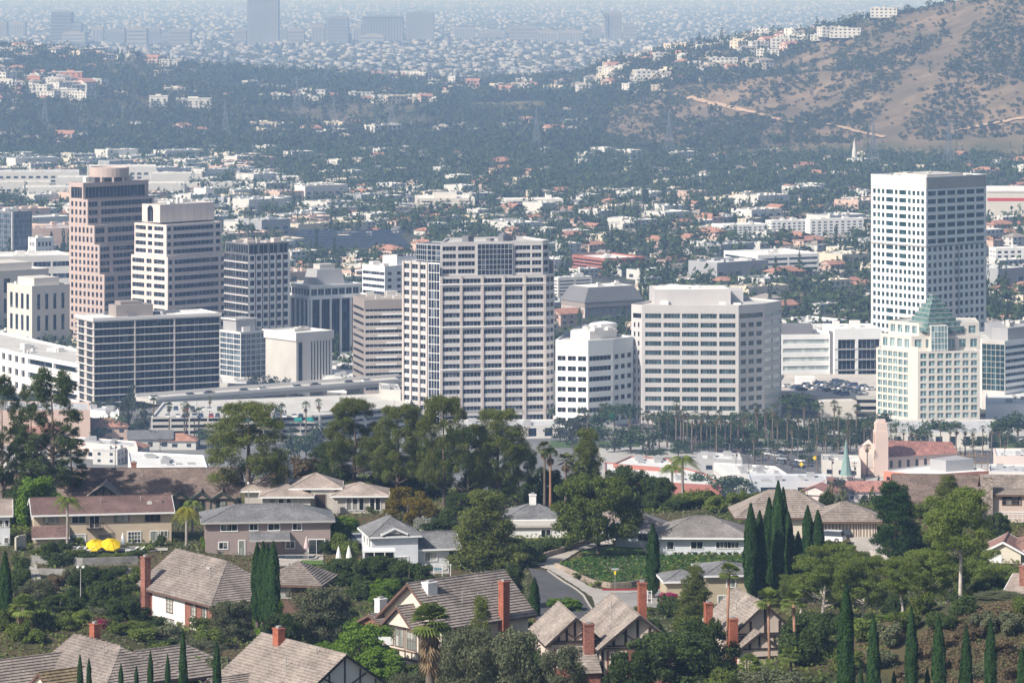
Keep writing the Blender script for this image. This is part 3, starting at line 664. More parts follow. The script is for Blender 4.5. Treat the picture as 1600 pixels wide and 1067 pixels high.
# ---------------------------------------------------------------- downtown buildings
random.seed(31)
CELL = (1.7, 1.7, 3.9)
G_NAVY = cellmat('glass_navy', (.012, .02, .036), (.14, .16, .20), CELL, .12, .2, .76)
G_BLACK = cellmat('glass_black', (.008, .011, .018), (.06, .075, .10), CELL, .1, .12, .8)
G_TEAL = cellmat('glass_teal', (.012, .04, .048), (.06, .13, .15), CELL, .1, .6, .55)
G_SKY = cellmat('glass_pale_teal', (.10, .19, .21), (.30, .42, .44), CELL, .12, .6, .4)
G_PALE = cellmat('glass_mirror', (.34, .40, .41), (.55, .60, .58), CELL, .1, .8, .4)  # bright reflections in the glass are painted as a pale base colour
G_BLUE = cellmat('glass_blue', (.035, .06, .09), (.16, .21, .26), CELL, .1, .6, .5)
def stone(n, c, v=.06): return mat('stone_' + n, c, .75, v, .12, .35)
S_PINK = stone('pink', (.48, .385, .355)); S_PINKP = stone('pale_pink', (.70, .60, .56)); S_BEIGE = stone('beige', (.53, .51, .51)); S_WHITE = stone('white', (.80, .80, .80)); S_OFF = stone('off_white', (.70, .68, .66))
S_CREAM = stone('cream', (.60, .57, .525)); S_GREY = stone('grey', (.36, .36, .37)); S_DARK = stone('dark', (.10, .10, .115)); S_BROWN = stone('brown', (.30, .26, .24)); S_TAUPE = stone('taupe', (.50, .45, .42)); S_CHAR = stone('charcoal', (.17, .17, .185)); S_CONC = stone('concrete', (.52, .50, .47), .1); S_REDB = stone('red_brick', (.36, .14, .11))
S_MULL = mat('mullion', (.42, .43, .45), .5, .05, 1, .4); S_ROOFT = mat('roof_gravel', (.50, .49, .47), .95, .12, .15); S_ROOFW = mat('roof_membrane', (.72, .71, .69), .9, .08, .1)

def frame(pxL, pxC, pxR, Y, a, dC=None):
    a = R(a); c = C(pxC, Y); r, l = (cos(a), sin(a)), (-sin(a), cos(a)); tR, tL = hit(c, r, pxR), hit(c, l, pxL)
    if dC: tL = dC
    Rr = (c[0] + r[0] * tR, c[1] + r[1] * tR); L = (c[0] + l[0] * tL, c[1] + l[1] * tL)
    return [L, c, Rr, (L[0] + Rr[0] - c[0], L[1] + Rr[1] - c[1])]
def along(p, d, px): t = hit(p, d, px); return (p[0] + d[0] * t, p[1] + d[1] * t)
def even(a, b, n, frac, m=0.0):
    """n intervals in a..b, each filling frac of its module"""
    a, b = a + m, b - m; s = (b - a) / n
    return [(a + s * (i + .5 - frac / 2), a + s * (i + .5 + frac / 2)) for i in range(n)]
class Bld:
    def __init__(s, name, label, cat, loc, group=None):
        s.root = empty(name, (loc[0], loc[1], 0), label, cat, group); s.o = (loc[0], loc[1], 0); s.parts = {}; s.w = []
    def p(s, name, m):
        k = (name, m.name)
        if k not in s.parts: s.parts[k] = (MB(), m)
        return s.parts[k][0]
    def facade(s, p, q, z0, z1, rows, cols, wall, glass, dep=.35, mull=0, part='wall', skip=None, mm=None):
        d = (q[0] - p[0], q[1] - p[1]); L = hypot(*d); d = (d[0] / L, d[1] / L); n = (d[1], -d[0]); W = s.p(part, wall)
        P = lambda a, z, e=0.0: (p[0] + d[0] * a - n[0] * e, p[1] + d[1] * a - n[1] * e, z)
        def quad(a, b, za, zb):
            if b - a > .01 and zb - za > .01: W.face([P(a, za), P(b, za), P(b, zb), P(a, zb)])
        z = z0
        for ri, (za, zb) in enumerate(rows):
            quad(0, L, z, za); a = 0
            cc = cols(ri) if callable(cols) else cols
            for ci, (ca, cb) in enumerate(cc):
                if skip and skip(ri, ci): continue
                quad(a, ca, za, zb); a = cb
                W.face([P(ca, za), P(cb, za), P(cb, za, dep), P(ca, za, dep)]); W.face([P(ca, zb, dep), P(cb, zb, dep), P(cb, zb), P(ca, zb)])
                W.face([P(ca, za, dep), P(ca, zb, dep), P(ca, zb), P(ca, za)]); W.face([P(cb, za), P(cb, zb), P(cb, zb, dep), P(cb, za, dep)])
                m = MB(); m.face([P(ca, za, dep), P(cb, za, dep), P(cb, zb, dep), P(ca, zb, dep)], 0)
                if mull:
                    k = max(1, round((cb - ca) / mull))
                    for i in range(1, k): c = ca + (cb - ca) * i / k; m.face([P(c - .07, za, dep - .06), P(c + .07, za, dep - .06), P(c + .07, zb, dep - .06), P(c - .07, zb, dep - .06)], 1)
                face = max(.1, (n[0] * -p[0] + n[1] * -p[1]) / hypot(*p)); s.w.append(((cb - ca) * (zb - za) * face, m, glass, mm or S_MULL))
            quad(a, L, za, zb); z = zb
        quad(0, L, z, z1)
    def plain(s, p, q, z0, z1, wall, part='wall'): s.p(part, wall).face([(p[0], p[1], z0), (q[0], q[1], z0), (q[0], q[1], z1), (p[0], p[1], z1)])
    def roof(s, pts, z, m=None, par=.9, cop=.5, wall=None):
        """roof deck below a coping ring"""
        cx = sum(p[0] for p in pts) / len(pts); cy = sum(p[1] for p in pts) / len(pts); I = []
        for p in pts: d = hypot(p[0] - cx, p[1] - cy); f = 1 - cop * 1.3 / d; I.append((cx + (p[0] - cx) * f, cy + (p[1] - cy) * f))
        W = s.p('parapet', wall or S_OFF); n = len(pts)
        for i in range(n):
            j = (i + 1) % n; W.face([(*pts[i], z), (*pts[j], z), (*I[j], z), (*I[i], z)]); W.face([(*I[i], z), (*I[j], z), (*I[j], z - par), (*I[i], z - par)])
        s.p('roof', m or S_ROOFT).face([(*p, z - par) for p in I])
    def back(s, pts, vis, z0, z1, wall):
        """plain walls from the last visible corner round to the first"""
        for i in range(vis, len(pts)): s.plain(pts[i], pts[(i + 1) % len(pts)], z0, z1, wall)
    def prism(s, pts, z0, z1, m, part='penthouse', top=None):
        s.p(part, m).prism(pts, z0, z1)
    def fins(s, p, q, ss, z0, z1, w, out, m, part='fins'):
        d = (q[0] - p[0], q[1] - p[1]); L = hypot(*d); d = (d[0] / L, d[1] / L); n = (d[1], -d[0])
        for a in ss:
            c = (p[0] + d[0] * a + n[0] * out / 2, p[1] + d[1] * a + n[1] * out / 2); s.p(part, m).obox(c, d, w / 2, out / 2, z0, z1)
    def ledge(s, p, q, z0, z1, out, m, part='ledges', ext=0.0):
        d = (q[0] - p[0], q[1] - p[1]); L = hypot(*d); d = (d[0] / L, d[1] / L); n = (d[1], -d[0])
        c = (p[0] + d[0] * L / 2 + n[0] * (out / 2 + .003), p[1] + d[1] * L / 2 + n[1] * (out / 2 + .003)); s.p(part, m).obox(c, d, L / 2 + ext, out / 2, z0, z1)
    def clutter(s, pts, z, n, m, seed, hmax=3.0):
        r = random.Random(seed); cx = sum(p[0] for p in pts) / len(pts); cy = sum(p[1] for p in pts) / len(pts)
        d = (pts[2][0] - pts[1][0], pts[2][1] - pts[1][1]); L = hypot(*d); d = (d[0] / L, d[1] / L)
        for _ in range(n):
            k = r.randrange(len(pts)); f = r.uniform(.05, .62); w = r.uniform(.6, 2.4); c = (cx + (pts[k][0] - cx) * f + r.uniform(-2, 2), cy + (pts[k][1] - cy) * f + r.uniform(-2, 2))
            b = MB(); b.obox(c, d, w, w * .7, z + .003 * _, z + r.uniform(.8, hmax)); b.build('roof_unit', m, s.root, s.o)
    def finish(s, cap=100):
        for (n, _), (mb, m) in s.parts.items(): mb.build(n, m, s.root, s.o)
        s.w.sort(key=lambda t: -t[0])
        for a, m, g, mm in s.w[:cap]: m.build('window', [g, mm], s.root, s.o)
        rest = {}
        for a, m, g, mm in s.w[cap:]:
            k = rest.setdefault((g.name, mm.name), (MB(), g, mm))[0]; b = len(k.v); k.v += m.v; k.f += [tuple(i + b for i in f) for f in m.f]; k.m += m.m
        for k, g, mm in rest.values(): tag(k.build('glazing', [g, mm], s.root, s.o), kind='stuff')
def ln(p, q): return hypot(q[0] - p[0], q[1] - p[1])
def inset(pts, f, cx=0, cy=0):
    mx = sum(p[0] for p in pts) / len(pts); my = sum(p[1] for p in pts) / len(pts); return [(mx + (p[0] - mx) * f, my + (p[1] - my) * f) for p in pts]

def simple(name, label, cat, pxL, pxC, pxR, Y, a, pyT, rl, rr, wall, glass, nf, z0=0, mull=0, hf=.5, roofm=None, dC=None, group=None, margin=(1.2, 1.2), top=None, pent=None, dep=.35, clut=4, gl=None):
    """two-faced block; rl / rr = (bays, fraction) on the left and right faces"""
    pts = frame(pxL, pxC, pxR, Y, a, dC); zt = ZP(pyT, Y); b = Bld(name, label, cat, pts[1], group)
    zt0 = zt - (top if top is not None else 1.5); rows = even(z0 + .6, zt0, nf, hf)
    for (p, q), rc in (((pts[0], pts[1]), rl), ((pts[1], pts[2]), rr)):
        if rc: b.facade(p, q, 0, zt, rows, even(0, ln(p, q), rc[0], rc[1], margin[0]), wall, glass, dep, mull)
        else: b.plain(p, q, 0, zt, wall)
    b.back(pts, 2, 0, zt, wall); b.roof(pts, zt, roofm, wall=wall)
    if pent:
        f, h, m = pent; q = inset(pts, f); b.prism(q, zt - .9, zt + h, m); 
    b.clutter(pts, zt - .9, clut, S_OFF, int(pxC)); return b, pts, zt

# 1 stepped pink tower with a drum on top
Y0 = 1800; L0 = C(108, Y0 + 24); a = R(46); ld = (sin(a), -cos(a)); rd = (cos(a), sin(a)); nl = (-cos(a), -sin(a))
b = Bld('office_tower', 'stepped pink granite tower with punched windows and a round drum on its roof', 'tower', C(150, 1790))
tiers = [(163, 560, 432, 246), (155.5, 432, 386, 245), (147.5, 386, 356, 243), (137, 356, 316, 240), (130, 316, 290, 232)]
zz = lambda py: ZP(py, 1795)
for i, (pc, pb, pt, pr) in enumerate(tiers):
    c = along(L0, ld, pc); r = along(c, rd, pr); bk = (L0[0] + r[0] - c[0], L0[1] + r[1] - c[1]); z0, z1 = (0 if i == 0 else zz(pb)), zz(pt); pts = [L0, c, r, bk]
    nf = max(1, round((z1 - z0) / 3.9)); rows = even(z0, z1 - .4, nf, .6) if i < 4 else [(z0 + .4, z0 + (z1 - z0) * .72)]
    LL, RR = ln(L0, c), ln(c, r)
    if i < 4: b.facade(L0, c, z0, z1, rows, even(0, LL, max(3, round(LL / 3.4)), .52, .8), S_PINK, G_NAVY, .4)
    else: b.facade(L0, c, z0, z1, rows, [(1.5, LL - 1)], S_PINK, G_BLACK, .5, 2)
    b.facade(c, r, z0, z1, rows, ([(.7, min(6.5, RR * .3)), (min(8.5, RR * .36), RR - .8)] if i < 4 else [(1.5, RR - 2.2)]), S_PINK, G_NAVY if i < 4 else G_BLACK, .5, 2.2)
    b.back(pts, 2, z0, z1, S_PINK); b.roof(pts, z1, S_CONC, .2, wall=S_PINK)
q = inset(pts, .55); b.prism(q, z1 - .2, z1 + 2.2, S_DARK, 'penthouse'); mx, my = sum(p[0] for p in q) / 4, sum(p[1] for p in q) / 4
dr = MB(); dr.lathe((mx, my), [(9.8, z1 + 2.2), (9.8, z1 + 6.6), (9.2, z1 + 6.9), (8.9, z1 + 6.2), (0.1, z1 + 6.2)], 28); dr.build('drum', S_PINK, b.root, b.o)
dl = MB()
for k in range(10): t = 2 * pi * k / 10; dl.obox((mx + 9.4 * cos(t), my + 9.4 * sin(t)), (1, 0), .5, .5, z1 - .2, z1 + 2.2)
dl.build('drum_posts', S_PINK, b.root, b.o); b.clutter(pts, z1 - .2, 6, S_OFF, 3); b.finish()

# 2 paler pink tower with ribbon windows and an arched slot
b = Bld('office_tower', 'pale pink tower with long ribbon windows, an arched glass slot and stepped shoulders', 'tower', C(262, 1730))
c0 = C(262, 1725); lft = along(c0, (-sin(R(45)), cos(R(45))), 205); rgt = along(c0, (cos(R(45)), sin(R(45))), 355)
TI = [(205, 262, 355, 560, 402), (210, 260, 347, 402, 352), (217, 258, 341, 352, 350), (222, 250, 335, 350, 322)]
zz = lambda py: ZP(py, 1725)
def tier45(pl, pc, pr, off):
    c = C(pc, 1725 + off); return [along(c, (-sin(R(45)), cos(R(45))), pl), c, along(c, (cos(R(45)), sin(R(45))), pr)]
for i, (pl, pc, pr, pb, pt) in enumerate(TI):
    l, c, r = tier45(pl, pc, pr, i * 2.5); bk = (l[0] + r[0] - c[0], l[1] + r[1] - c[1]); pts = [l, c, r, bk]; z0, z1 = 0 if i == 0 else zz(pb), zz(pt); LL, RR = ln(l, c), ln(c, r)
    if i == 2: continue
    if i == 0: rows = even(z0, z1 - .6, round((z1 - z0) / 3.85), .54)
    elif i == 1: rows = even(z0 + .3, z1 - .3, 4, .54)
    else: rows = [(z0 + .8, z0 + 2.2), (z0 + 4.6, z1 - 1)]
    if i < 3:
        b.facade(l, c, z0, z1, rows, [(.8, LL * .36), (LL * .42, LL * .56), (LL * .62, LL - 2.2)], S_PINKP, G_NAVY, .45, 2.4)
        b.facade(c, r, z0, z1, rows, [(.6, 3.0), (4.2, RR - 5.2), (RR - 3.8, RR - 1)], S_PINKP, G_NAVY, .45, 2.4)
    else:
        b.facade(l, c, z0, z1, [(z0 + .2, z1 - 2.5)], [(LL * .3, LL * .62)], S_PINKP, G_BLACK, .5, 2)
        b.facade(c, r, z0, z1, [(z0 + .8, z0 + 1.4)], [(3, RR * .4)], S_PINKP, S_OFF, .3)
        for k in range(1, 8): b.fins(c, r, [RR * k / 8], z0, z1 - .4, .12, .06, S_PINK, 'joints')
        ar = MB(); d = ((c[0] - l[0]) / LL, (c[1] - l[1]) / LL); n = (d[1], -d[0]); m0 = LL * .46; rad = LL * .16
        ar.face([(l[0] + d[0] * (m0 + rad * cos(t)) - n[0] * -.04, l[1] + d[1] * (m0 + rad * cos(t)) - n[1] * -.04, z1 - 2.55 + rad * 1.0 * sin(t)) for t in np.linspace(0, pi, 13)]); ar.build('arch_window', G_BLACK, b.root, b.o)
    b.back(pts, 2, z0, z1, S_PINKP); b.roof(pts, z1, S_CONC, .25, wall=S_PINKP)
b.clutter(pts, z1 - .2, 5, S_OFF, 8); b.finish()

# 3 dark tower gridded with white window frames
b = Bld('office_tower', 'dark glass tower gridded with white square window surrounds behind the pale pink tower', 'tower', C(388, 1700))
pts = frame(350, 388, 453, 1700, 36); zt = ZP(398, 1700); zt2 = ZP(381, 1700); LL, RR = ln(pts[0], pts[1]), ln(pts[1], pts[2])
nf = round(zt / 3.7); rows = even(.5, zt, nf, .62)
b.facade(pts[0], pts[1], 0, zt, rows, [(.4, LL * .45), (LL * .5, LL * .72), (LL * .76, LL - .4)], S_DARK, G_BLACK, .2, 2)
b.facade(pts[1], pts[2], 0, zt, even(.5, zt, nf, .62), even(0, RR, 6, .66, .4), S_OFF, G_BLACK, .25)
b.fins(pts[1], pts[2], [RR * k / 6 for k in range(1, 6)], 0, zt, .5, .1, S_DARK, 'dark_piers')
for k in range(1, nf): b.ledge(pts[0], pts[1], zt * k / nf - .25, zt * k / nf + .15, .12, S_OFF, 'ledges')
b.back(pts, 2, 0, zt, S_DARK); q = inset(pts, .96)
b.facade(q[0], q[1], zt, zt2, [(zt + .3, zt2 - .8)], [(.6, ln(q[0], q[1]) - .6)], S_CHAR, G_BLACK, .2, 2); b.facade(q[1], q[2], zt, zt2, [(zt + .3, zt2 - .8)], even(0, ln(q[1], q[2]), 4, .8), S_CHAR, G_BLACK, .2, 2); b.back(q, 2, zt, zt2, S_CHAR)
b.roof(q, zt2, S_TAUPE, .4, wall=S_CHAR); b.roof(pts, zt, S_CHAR, .05, wall=S_DARK); b.clutter(q, zt2 - .4, 6, S_TAUPE, 5, 2.2); b.finish()

# 4 dark slab with thin pale floor lines
b = Bld('office_building', 'long dark glass slab with thin pale floor lines and a brown penthouse', 'office', C(147, 1555))
pts = frame(120, 147, 343, 1545, 27); zt = ZP(497, 1545); LL, RR = ln(pts[0], pts[1]), ln(pts[1], pts[2]); nf = 12
rows = even(0, zt - 1.6, nf, .86)
b.facade(pts[0], pts[1], 0, zt, rows, even(0, LL, 2, .7, .5), S_TAUPE, G_BLACK, .35, 1.6); b.facade(pts[1], pts[2], 0, zt, rows, even(0, RR, 5, .975, .2), S_CHAR, G_BLACK, .3, 1.9, mm=S_CHAR)
for k in range(1, nf + 1):
    z = (zt - 1.6) * k / nf
    for p, q in ((pts[0], pts[1]), (pts[1], pts[2])): b.ledge(p, q, z - .14, z + .12, .5, S_OFF, 'floor_lines', .2)
b.fins(pts[1], pts[2], [RR * .32, RR * .635], 0, zt - 1, .55, .5, S_TAUPE, 'piers')
for p, q in ((pts[0], pts[1]), (pts[1], pts[2])): b.ledge(p, q, zt - 1.3, zt, .7, S_OFF, 'roof_edge', .7)
b.back(pts, 2, 0, zt, S_CHAR); b.roof(pts, zt, S_ROOFW, .5, wall=S_OFF)
d = ((pts[2][0] - pts[1][0]) / RR, (pts[2][1] - pts[1][1]) / RR); mc = (pts[1][0] + d[0] * RR * .36 - d[1] * LL * .5, pts[1][1] + d[1] * RR * .36 + d[0] * LL * .5)
ph = b.p('penthouse', S_BROWN); ph.obox(mc, d, 8.2, 4.4, zt - .5, zt + 4.2); ph.obox((mc[0] - 1.2, mc[1]), d, 4.5, 3.4, zt + 4.2, zt + 5.6)
b.clutter(pts, zt - .5, 14, S_CHAR, 6, 1.6); b.finish()

# 5 black tower with white fins and a sloped penthouse
b = Bld('office_tower', 'black glass tower with white vertical fins, white cornice and sloped grey penthouse', 'tower', C(484, 1726))
pts = frame(450, 484, 563, 1726, 33); zt = ZP(446, 1726); LL, RR = ln(pts[0], pts[1]), ln(pts[1], pts[2]); zc = zt - 6.2
for p, q, n, L in ((pts[0], pts[1], 1, LL), (pts[1], pts[2], 5, RR)):
    b.facade(p, q, 0, zc, [(3.2, zc - .6)], even(0, L, n if n > 1 else 5, .93 if n > 1 else .8, .3), S_DARK, G_BLACK, .25, 1.7, mm=S_DARK)
    ss = [L * k / 5 for k in range(0, 6)]; ss[0] += .5; ss[-1] -= .5
    b.fins(p, q, ss, 0, zc, .75, .9, S_WHITE)
    b.facade(p, q, zc, zt, [(zc + 1.4, zc + 4.3)], even(0, L, 7, .86, .5), S_WHITE, G_NAVY, .4, 1.7); b.ledge(p, q, zt - .9, zt, .9, S_WHITE, 'cornice', .9); b.ledge(p, q, zc - .4, zc + .6, 1.1, S_WHITE, 'cornice', .8)
b.back(pts, 2, 0, zt, S_DARK); b.roof(pts, zt, S_ROOFW, .5, wall=S_WHITE)
q0, q1 = inset(pts, .58), inset(pts, .47); P_ = b.p('penthouse', S_GREY); z1 = ZP(420, 1740)
for i in range(4): j = (i + 1) % 4; P_.face([(*q0[i], zt - .5), (*q0[j], zt - .5), (*q1[j], z1), (*q1[i], z1)])
P_.face([(*p, z1) for p in q1]); q2 = inset(pts, .3); b.prism(q2, z1, z1 + 2.2, S_CONC, 'roof_box'); b.finish()

# 6 white banded tower, 7 brown banded office before it
b, pts, zt = simple('office_tower', 'white tower with dark ribbon bands and a white roof box left of the central tower', 'tower', 566, 601, 660, 1650, 40, 416, (1, .99), (4, .45), S_WHITE, G_NAVY, 17, mull=2, hf=.5, margin=(.3, 1), top=2.0, roofm=S_ROOFW)
q = [(p[0] + 4, p[1] + 2) for p in inset(pts, .62)]; b.prism(q, zt - .9, ZP(400, 1660), S_WHITE); b.fins(q[1], q[2], [1, 2.2, 3.4, 5, 7, 9, 11], ZP(400, 1660), ZP(396, 1660), .8, -.9, S_CHAR, 'roof_stacks'); b.finish()
b = Bld('office_building', 'brown office banded with staggered pale panels between white tower and central tower', 'office', C(600, 1585))
pts = frame(566, 569, 650, 1585, 14, 24); zt = ZP(468, 1585); RR = ln(pts[1], pts[2]); nf = 12; rows = even(3, zt - 3.0, nf, .42)
b.facade(pts[0], pts[1], 0, zt, rows, [(.5, 23)], S_BROWN, G_BLACK, .3); b.facade(pts[1], pts[2], 0, zt, rows, [(.6, RR - .4)], S_TAUPE, G_BLACK, .4, 1.8)
for k in range(nf):
    z = rows[k][1]; zb = z + (zt - 6) / nf * .5
    r = random.Random(k); s0 = RR * r.uniform(.15, .5)
    P_ = b.p('pale_panels', S_WHITE); dd = ((pts[2][0] - pts[1][0]) / RR, (pts[2][1] - pts[1][1]) / RR); c = (pts[1][0] + dd[0] * (s0 + 4.5) + dd[1] * .1, pts[1][1] + dd[1] * (s0 + 4.5) - dd[0] * .1); P_.obox(c, dd, 4.5, .1, z + .1, z + .8)
b.ledge(pts[1], pts[2], zt - 4.2, zt - .2, .25, S_BROWN, 'top_band'); b.back(pts, 2, 0, zt, S_BROWN); b.roof(pts, zt, S_BROWN, .5, wall=S_BROWN); b.clutter(pts, zt - .5, 7, S_CONC, 4); b.finish()

# 8 the wide central tower
b = Bld('office_tower', 'wide beige granite tower at centre with banded windows, glass corner and glass crown', 'tower', C(760, 1490))
Yc = 1490; a = R(11); fd = (cos(a), sin(a)); P2 = C(687, Yc); P3 = along(P2, fd, 853); P4 = along(P3, (cos(R(58)), sin(R(58))), 866); P1 = (P2[0] - 4.6, P2[1] + 2.6); P0 = along(P1, (-.72, .69), 629)
PB = [P0, P1, P2, P3, P4, (P4[0] - 8, P4[1] + 30), (P0[0] + 10, P0[1] + 22)]
zz = lambda py: ZP(py, Yc); zt = zz(432); zl = zz(411); zu = zz(379); nf = 18; zb = zz(650); rows = even(zb + 1, zt - .3, nf - 2, .54); LF = ln(P2, P3); bays = even(0, LF, 5, .85, .3)
lob = [(.8, 5.2), (6.2, zb - .2)]
b.facade(P2, P3, 0, zt, lob + rows, bays, S_BEIGE, G_NAVY, .55, 1.55)
b.facade(P0, P1, 0, zl, lob + even(zb + 1, zl - .3, nf - 1, .54), even(0, ln(P0, P1), 3, .82, .3), S_BEIGE, G_NAVY, .55, 1.5)
b.facade(P3, P4, 0, zt, lob + rows, even(0, ln(P3, P4), 2, .84, .2), S_BEIGE, G_NAVY, .5, 1.5)
LG = ln(P1, P2); b.facade(P1, P2, 0, zl, even(.6, zl - .4, nf, .93), even(0, LG, 4, .9, .1), S_WHITE, G_NAVY, .15)
for p, q, n in ((P2, P3, 5), (P0, P1, 3)):
    b.fins(p, q, [max(.6, min(ln(p, q) - .6, ln(p, q) * k / n)) for k in range(n + 1)], 0, zt if n == 5 else zl, 1.0, .45, S_TAUPE, 'piers')
for k in range(nf - 2):
    if k % 5 == 4: b.ledge(P2, P3, rows[k][1] + .9, rows[k][1] + 1.5, .5, S_OFF, 'string_course')
# setback crown
U2 = (P2[0] + fd[0] * 0.8 - fd[1] * 2.2, P2[1] + fd[1] * .8 + fd[0] * 2.2); U3 = along(U2, fd, 848); U4 = along(U3, (cos(R(58)), sin(R(58))), 858); UB = [U2, U3, U4, (U4[0] - 10, U4[1] + 22), (U2[0] + 2, U2[1] + 24)]
ur = even(zt + .2, zu - 1.2, 4, .58); LU = ln(U2, U3)
s1 = (LU * .355, LU * .70)
b.facade(U2, U3, zt, zu, ur, [(.8, LU * .15), (LU * .17, LU * .335), (LU * .73, LU * .88), (LU * .895, LU - .5)], S_BEIGE, G_NAVY, .5, 1.5)
c1 = (U2[0] + fd[0] * s1[0] + fd[1] * .9, U2[1] + fd[1] * s1[0] - fd[0] * .9); c2 = (U2[0] + fd[0] * s1[1] + fd[1] * .9, U2[1] + fd[1] * s1[1] - fd[0] * .9)
b.facade(c1, c2, zt, zu - .8, even(zt + .2, zu - 1, 6, .9), even(0, ln(c1, c2), 9, .9, .1), S_MULL, G_NAVY, .12); b.plain(U2, c1, zu - .8, zu - .79, S_MULL)
b.p('glass_crown', S_MULL).prism([(c1[0] - fd[1] * .4, c1[1] + fd[0] * .4), (c2[0] - fd[1] * .4, c2[1] + fd[0] * .4), (c2[0] - fd[1] * 2, c2[1] + fd[0] * 2), (c1[0] - fd[1] * 2, c1[1] + fd[0] * 2)], zt, zu - .8)
b.facade(U3, U4, zt, zu, ur, [(.5, ln(U3, U4) - .5)], S_BEIGE, G_NAVY, .5, 1.5); b.back(UB, 2, zt, zu, S_BEIGE); b.roof(UB, zu, S_ROOFT, .8, wall=S_BEIGE); b.clutter(UB, zu - .8, 6, S_CHAR, 12)
T2 = (P1[0] - .6, P1[1] + 3.2); T0 = along(T2, (-.72, .69), 650); TB = [T0, T2, (U2[0], U2[1]), (U2[0] + 2, U2[1] + 16), (T0[0] + 6, T0[1] + 12)]
zg = zz(383); 
for p, q in ((T0, T2), (T2, U2)): b.facade(p, q, zl - 4, zg, even(zl - 3.6, zg - .3, 5, .88), even(0, ln(p, q), 5 if p is T0 else 3, .9, .1), S_MULL, G_NAVY, .12)
b.back(TB, 2, zl - 4, zg, S_CHAR); b.roof(TB, zg, S_CHAR, .3, wall=S_MULL); b.back(PB, 4, 0, zl, S_BEIGE)
b.roof(PB[1:], zt, S_ROOFT, .1, wall=S_BEIGE); b.roof([P0, P1, PB[5], PB[6]], zl, S_ROOFT, .3, wall=S_BEIGE); b.finish()

# 9 beige windowless block with slot windows, 10 glass block
b = Bld('office_building', 'plain pale block with heavy cornice and narrow upright slot windows', 'office', C(463, 1620))
pts = frame(415, 463, 519, 1620, 40); zt = ZP(520, 1620); LL, RR = ln(pts[0], pts[1]), ln(pts[1], pts[2])
b.plain(pts[0], pts[1], 0, zt, S_CONC); b.facade(pts[1], pts[2], 0, zt, [(2, zt - 4.2)], [(1.2, 3.4)] + even(RR * .36, RR, 7, .5, .6), S_OFF, G_NAVY, .5)
for p, q in ((pts[0], pts[1]), (pts[1], pts[2])): b.ledge(p, q, zt - 3.6, zt, .6, S_OFF, 'cornice', .6)
b.back(pts, 2, 0, zt, S_CONC); b.roof(pts, zt, S_ROOFW, .6, wall=S_OFF); b.clutter(pts, zt - .6, 9, S_CONC, 9, 1.8); b.finish()
b, pts, zt = simple('office_building', 'blue glass office with white floor lines between dark slab and pale block', 'office', 343, 376, 424, 1665, 40, 519, (3, .95), (6, .9), S_OFF, G_BLUE, 8, hf=.84, mull=1.5, margin=(.3, .3), top=.8, roofm=S_ROOFW)
q = [(p[0] - 3, p[1] + 3) for p in inset(pts, .62)]; b.prism(q, zt - .9, zt + 5.2, S_GREY); b.ledge(q[0], q[1], zt + 4.6, zt + 5.3, .8, S_OFF, 'roof_edge', .8); b.ledge(q[1], q[2], zt + 4.6, zt + 5.3, .8, S_OFF, 'roof_edge', .8); b.finish()

# 11 grey block with mansard roof
b = Bld('office_building', 'grey office with sloped dark mansard roof and square pink-framed windows', 'office', C(914, 1960))
pts = frame(877, 914, 1004, 1960, 32); zt = ZP(472, 1960); RR, LL = ln(pts[1], pts[2]), ln(pts[0], pts[1]); rows = even(2, zt - 4, 7, .5)
b.facade(pts[0], pts[1], 0, zt, rows, even(0, LL, 6, .7, .5), S_TAUPE, G_NAVY, .4); b.facade(pts[1], pts[2], 0, zt, rows, even(0, RR, 8, .5, 1.5), S_CHAR, G_PALE, .4)
for p, q in ((pts[0], pts[1]), (pts[1], pts[2])): b.ledge(p, q, zt - 3, zt - .4, .15, S_BROWN, 'arcade_band')
q1 = inset(pts, .78); zm = ZP(449, 1965); P_ = b.p('mansard_roof', S_CHAR); o = inset(pts, 1.03)
for i in range(4): j = (i + 1) % 4; P_.face([(*o[i], zt - .3), (*o[j], zt - .3), (*q1[j], zm), (*q1[i], zm)])
b.p('roof', S_ROOFW).face([(*p, zm) for p in q1]); b.back(pts, 2, 0, zt, S_CHAR); b.clutter(q1, zm, 4, S_OFF, 4); b.finish()

# 12 white chamfered office
b = Bld('office_building', 'white seven-storey chamfered office right of the central tower', 'office', C(930, 1494))
p1, p2 = C(919, 1486), C(958, 1493); p0 = along(p1, (-.97, .25), 868); p3 = along(p2, (.62, .78), 989); PB = [p0, p1, p2, p3, (p3[0] - 12, p3[1] + 22), (p0[0] + 5, p0[1] + 34)]; zt = ZP(531, 1489); rows = even(.8, zt - 5.2, 7, .46)
b.facade(p0, p1, 0, zt, rows, even(0, ln(p0, p1), 3, .8, .4), S_WHITE, G_BLACK, .5, 1.8); b.facade(p1, p2, 0, zt, rows, [(.6, ln(p1, p2) - .8)], S_WHITE, G_BLACK, .5, 1.8); b.facade(p2, p3, 0, zt, rows, even(0, ln(p2, p3), 3, .68, .3), S_WHITE, G_BLACK, .5, 1.8)
b.back(PB, 3, 0, zt, S_WHITE); b.roof(PB, zt, S_ROOFT, .8, wall=S_WHITE); q = [(p[0], p[1] + 5) for p in inset(PB, .6)]; b.prism(q, zt - .8, zt + 2.6, S_OFF); q = [(p[0] + 4, p[1] + 9) for p in inset(PB, .36)]; b.prism(q, zt + 2.6, zt + 4.6, S_WHITE, 'upper_box'); b.clutter(PB, zt + 2.6, 6, S_OFF, 15, 2); b.finish()

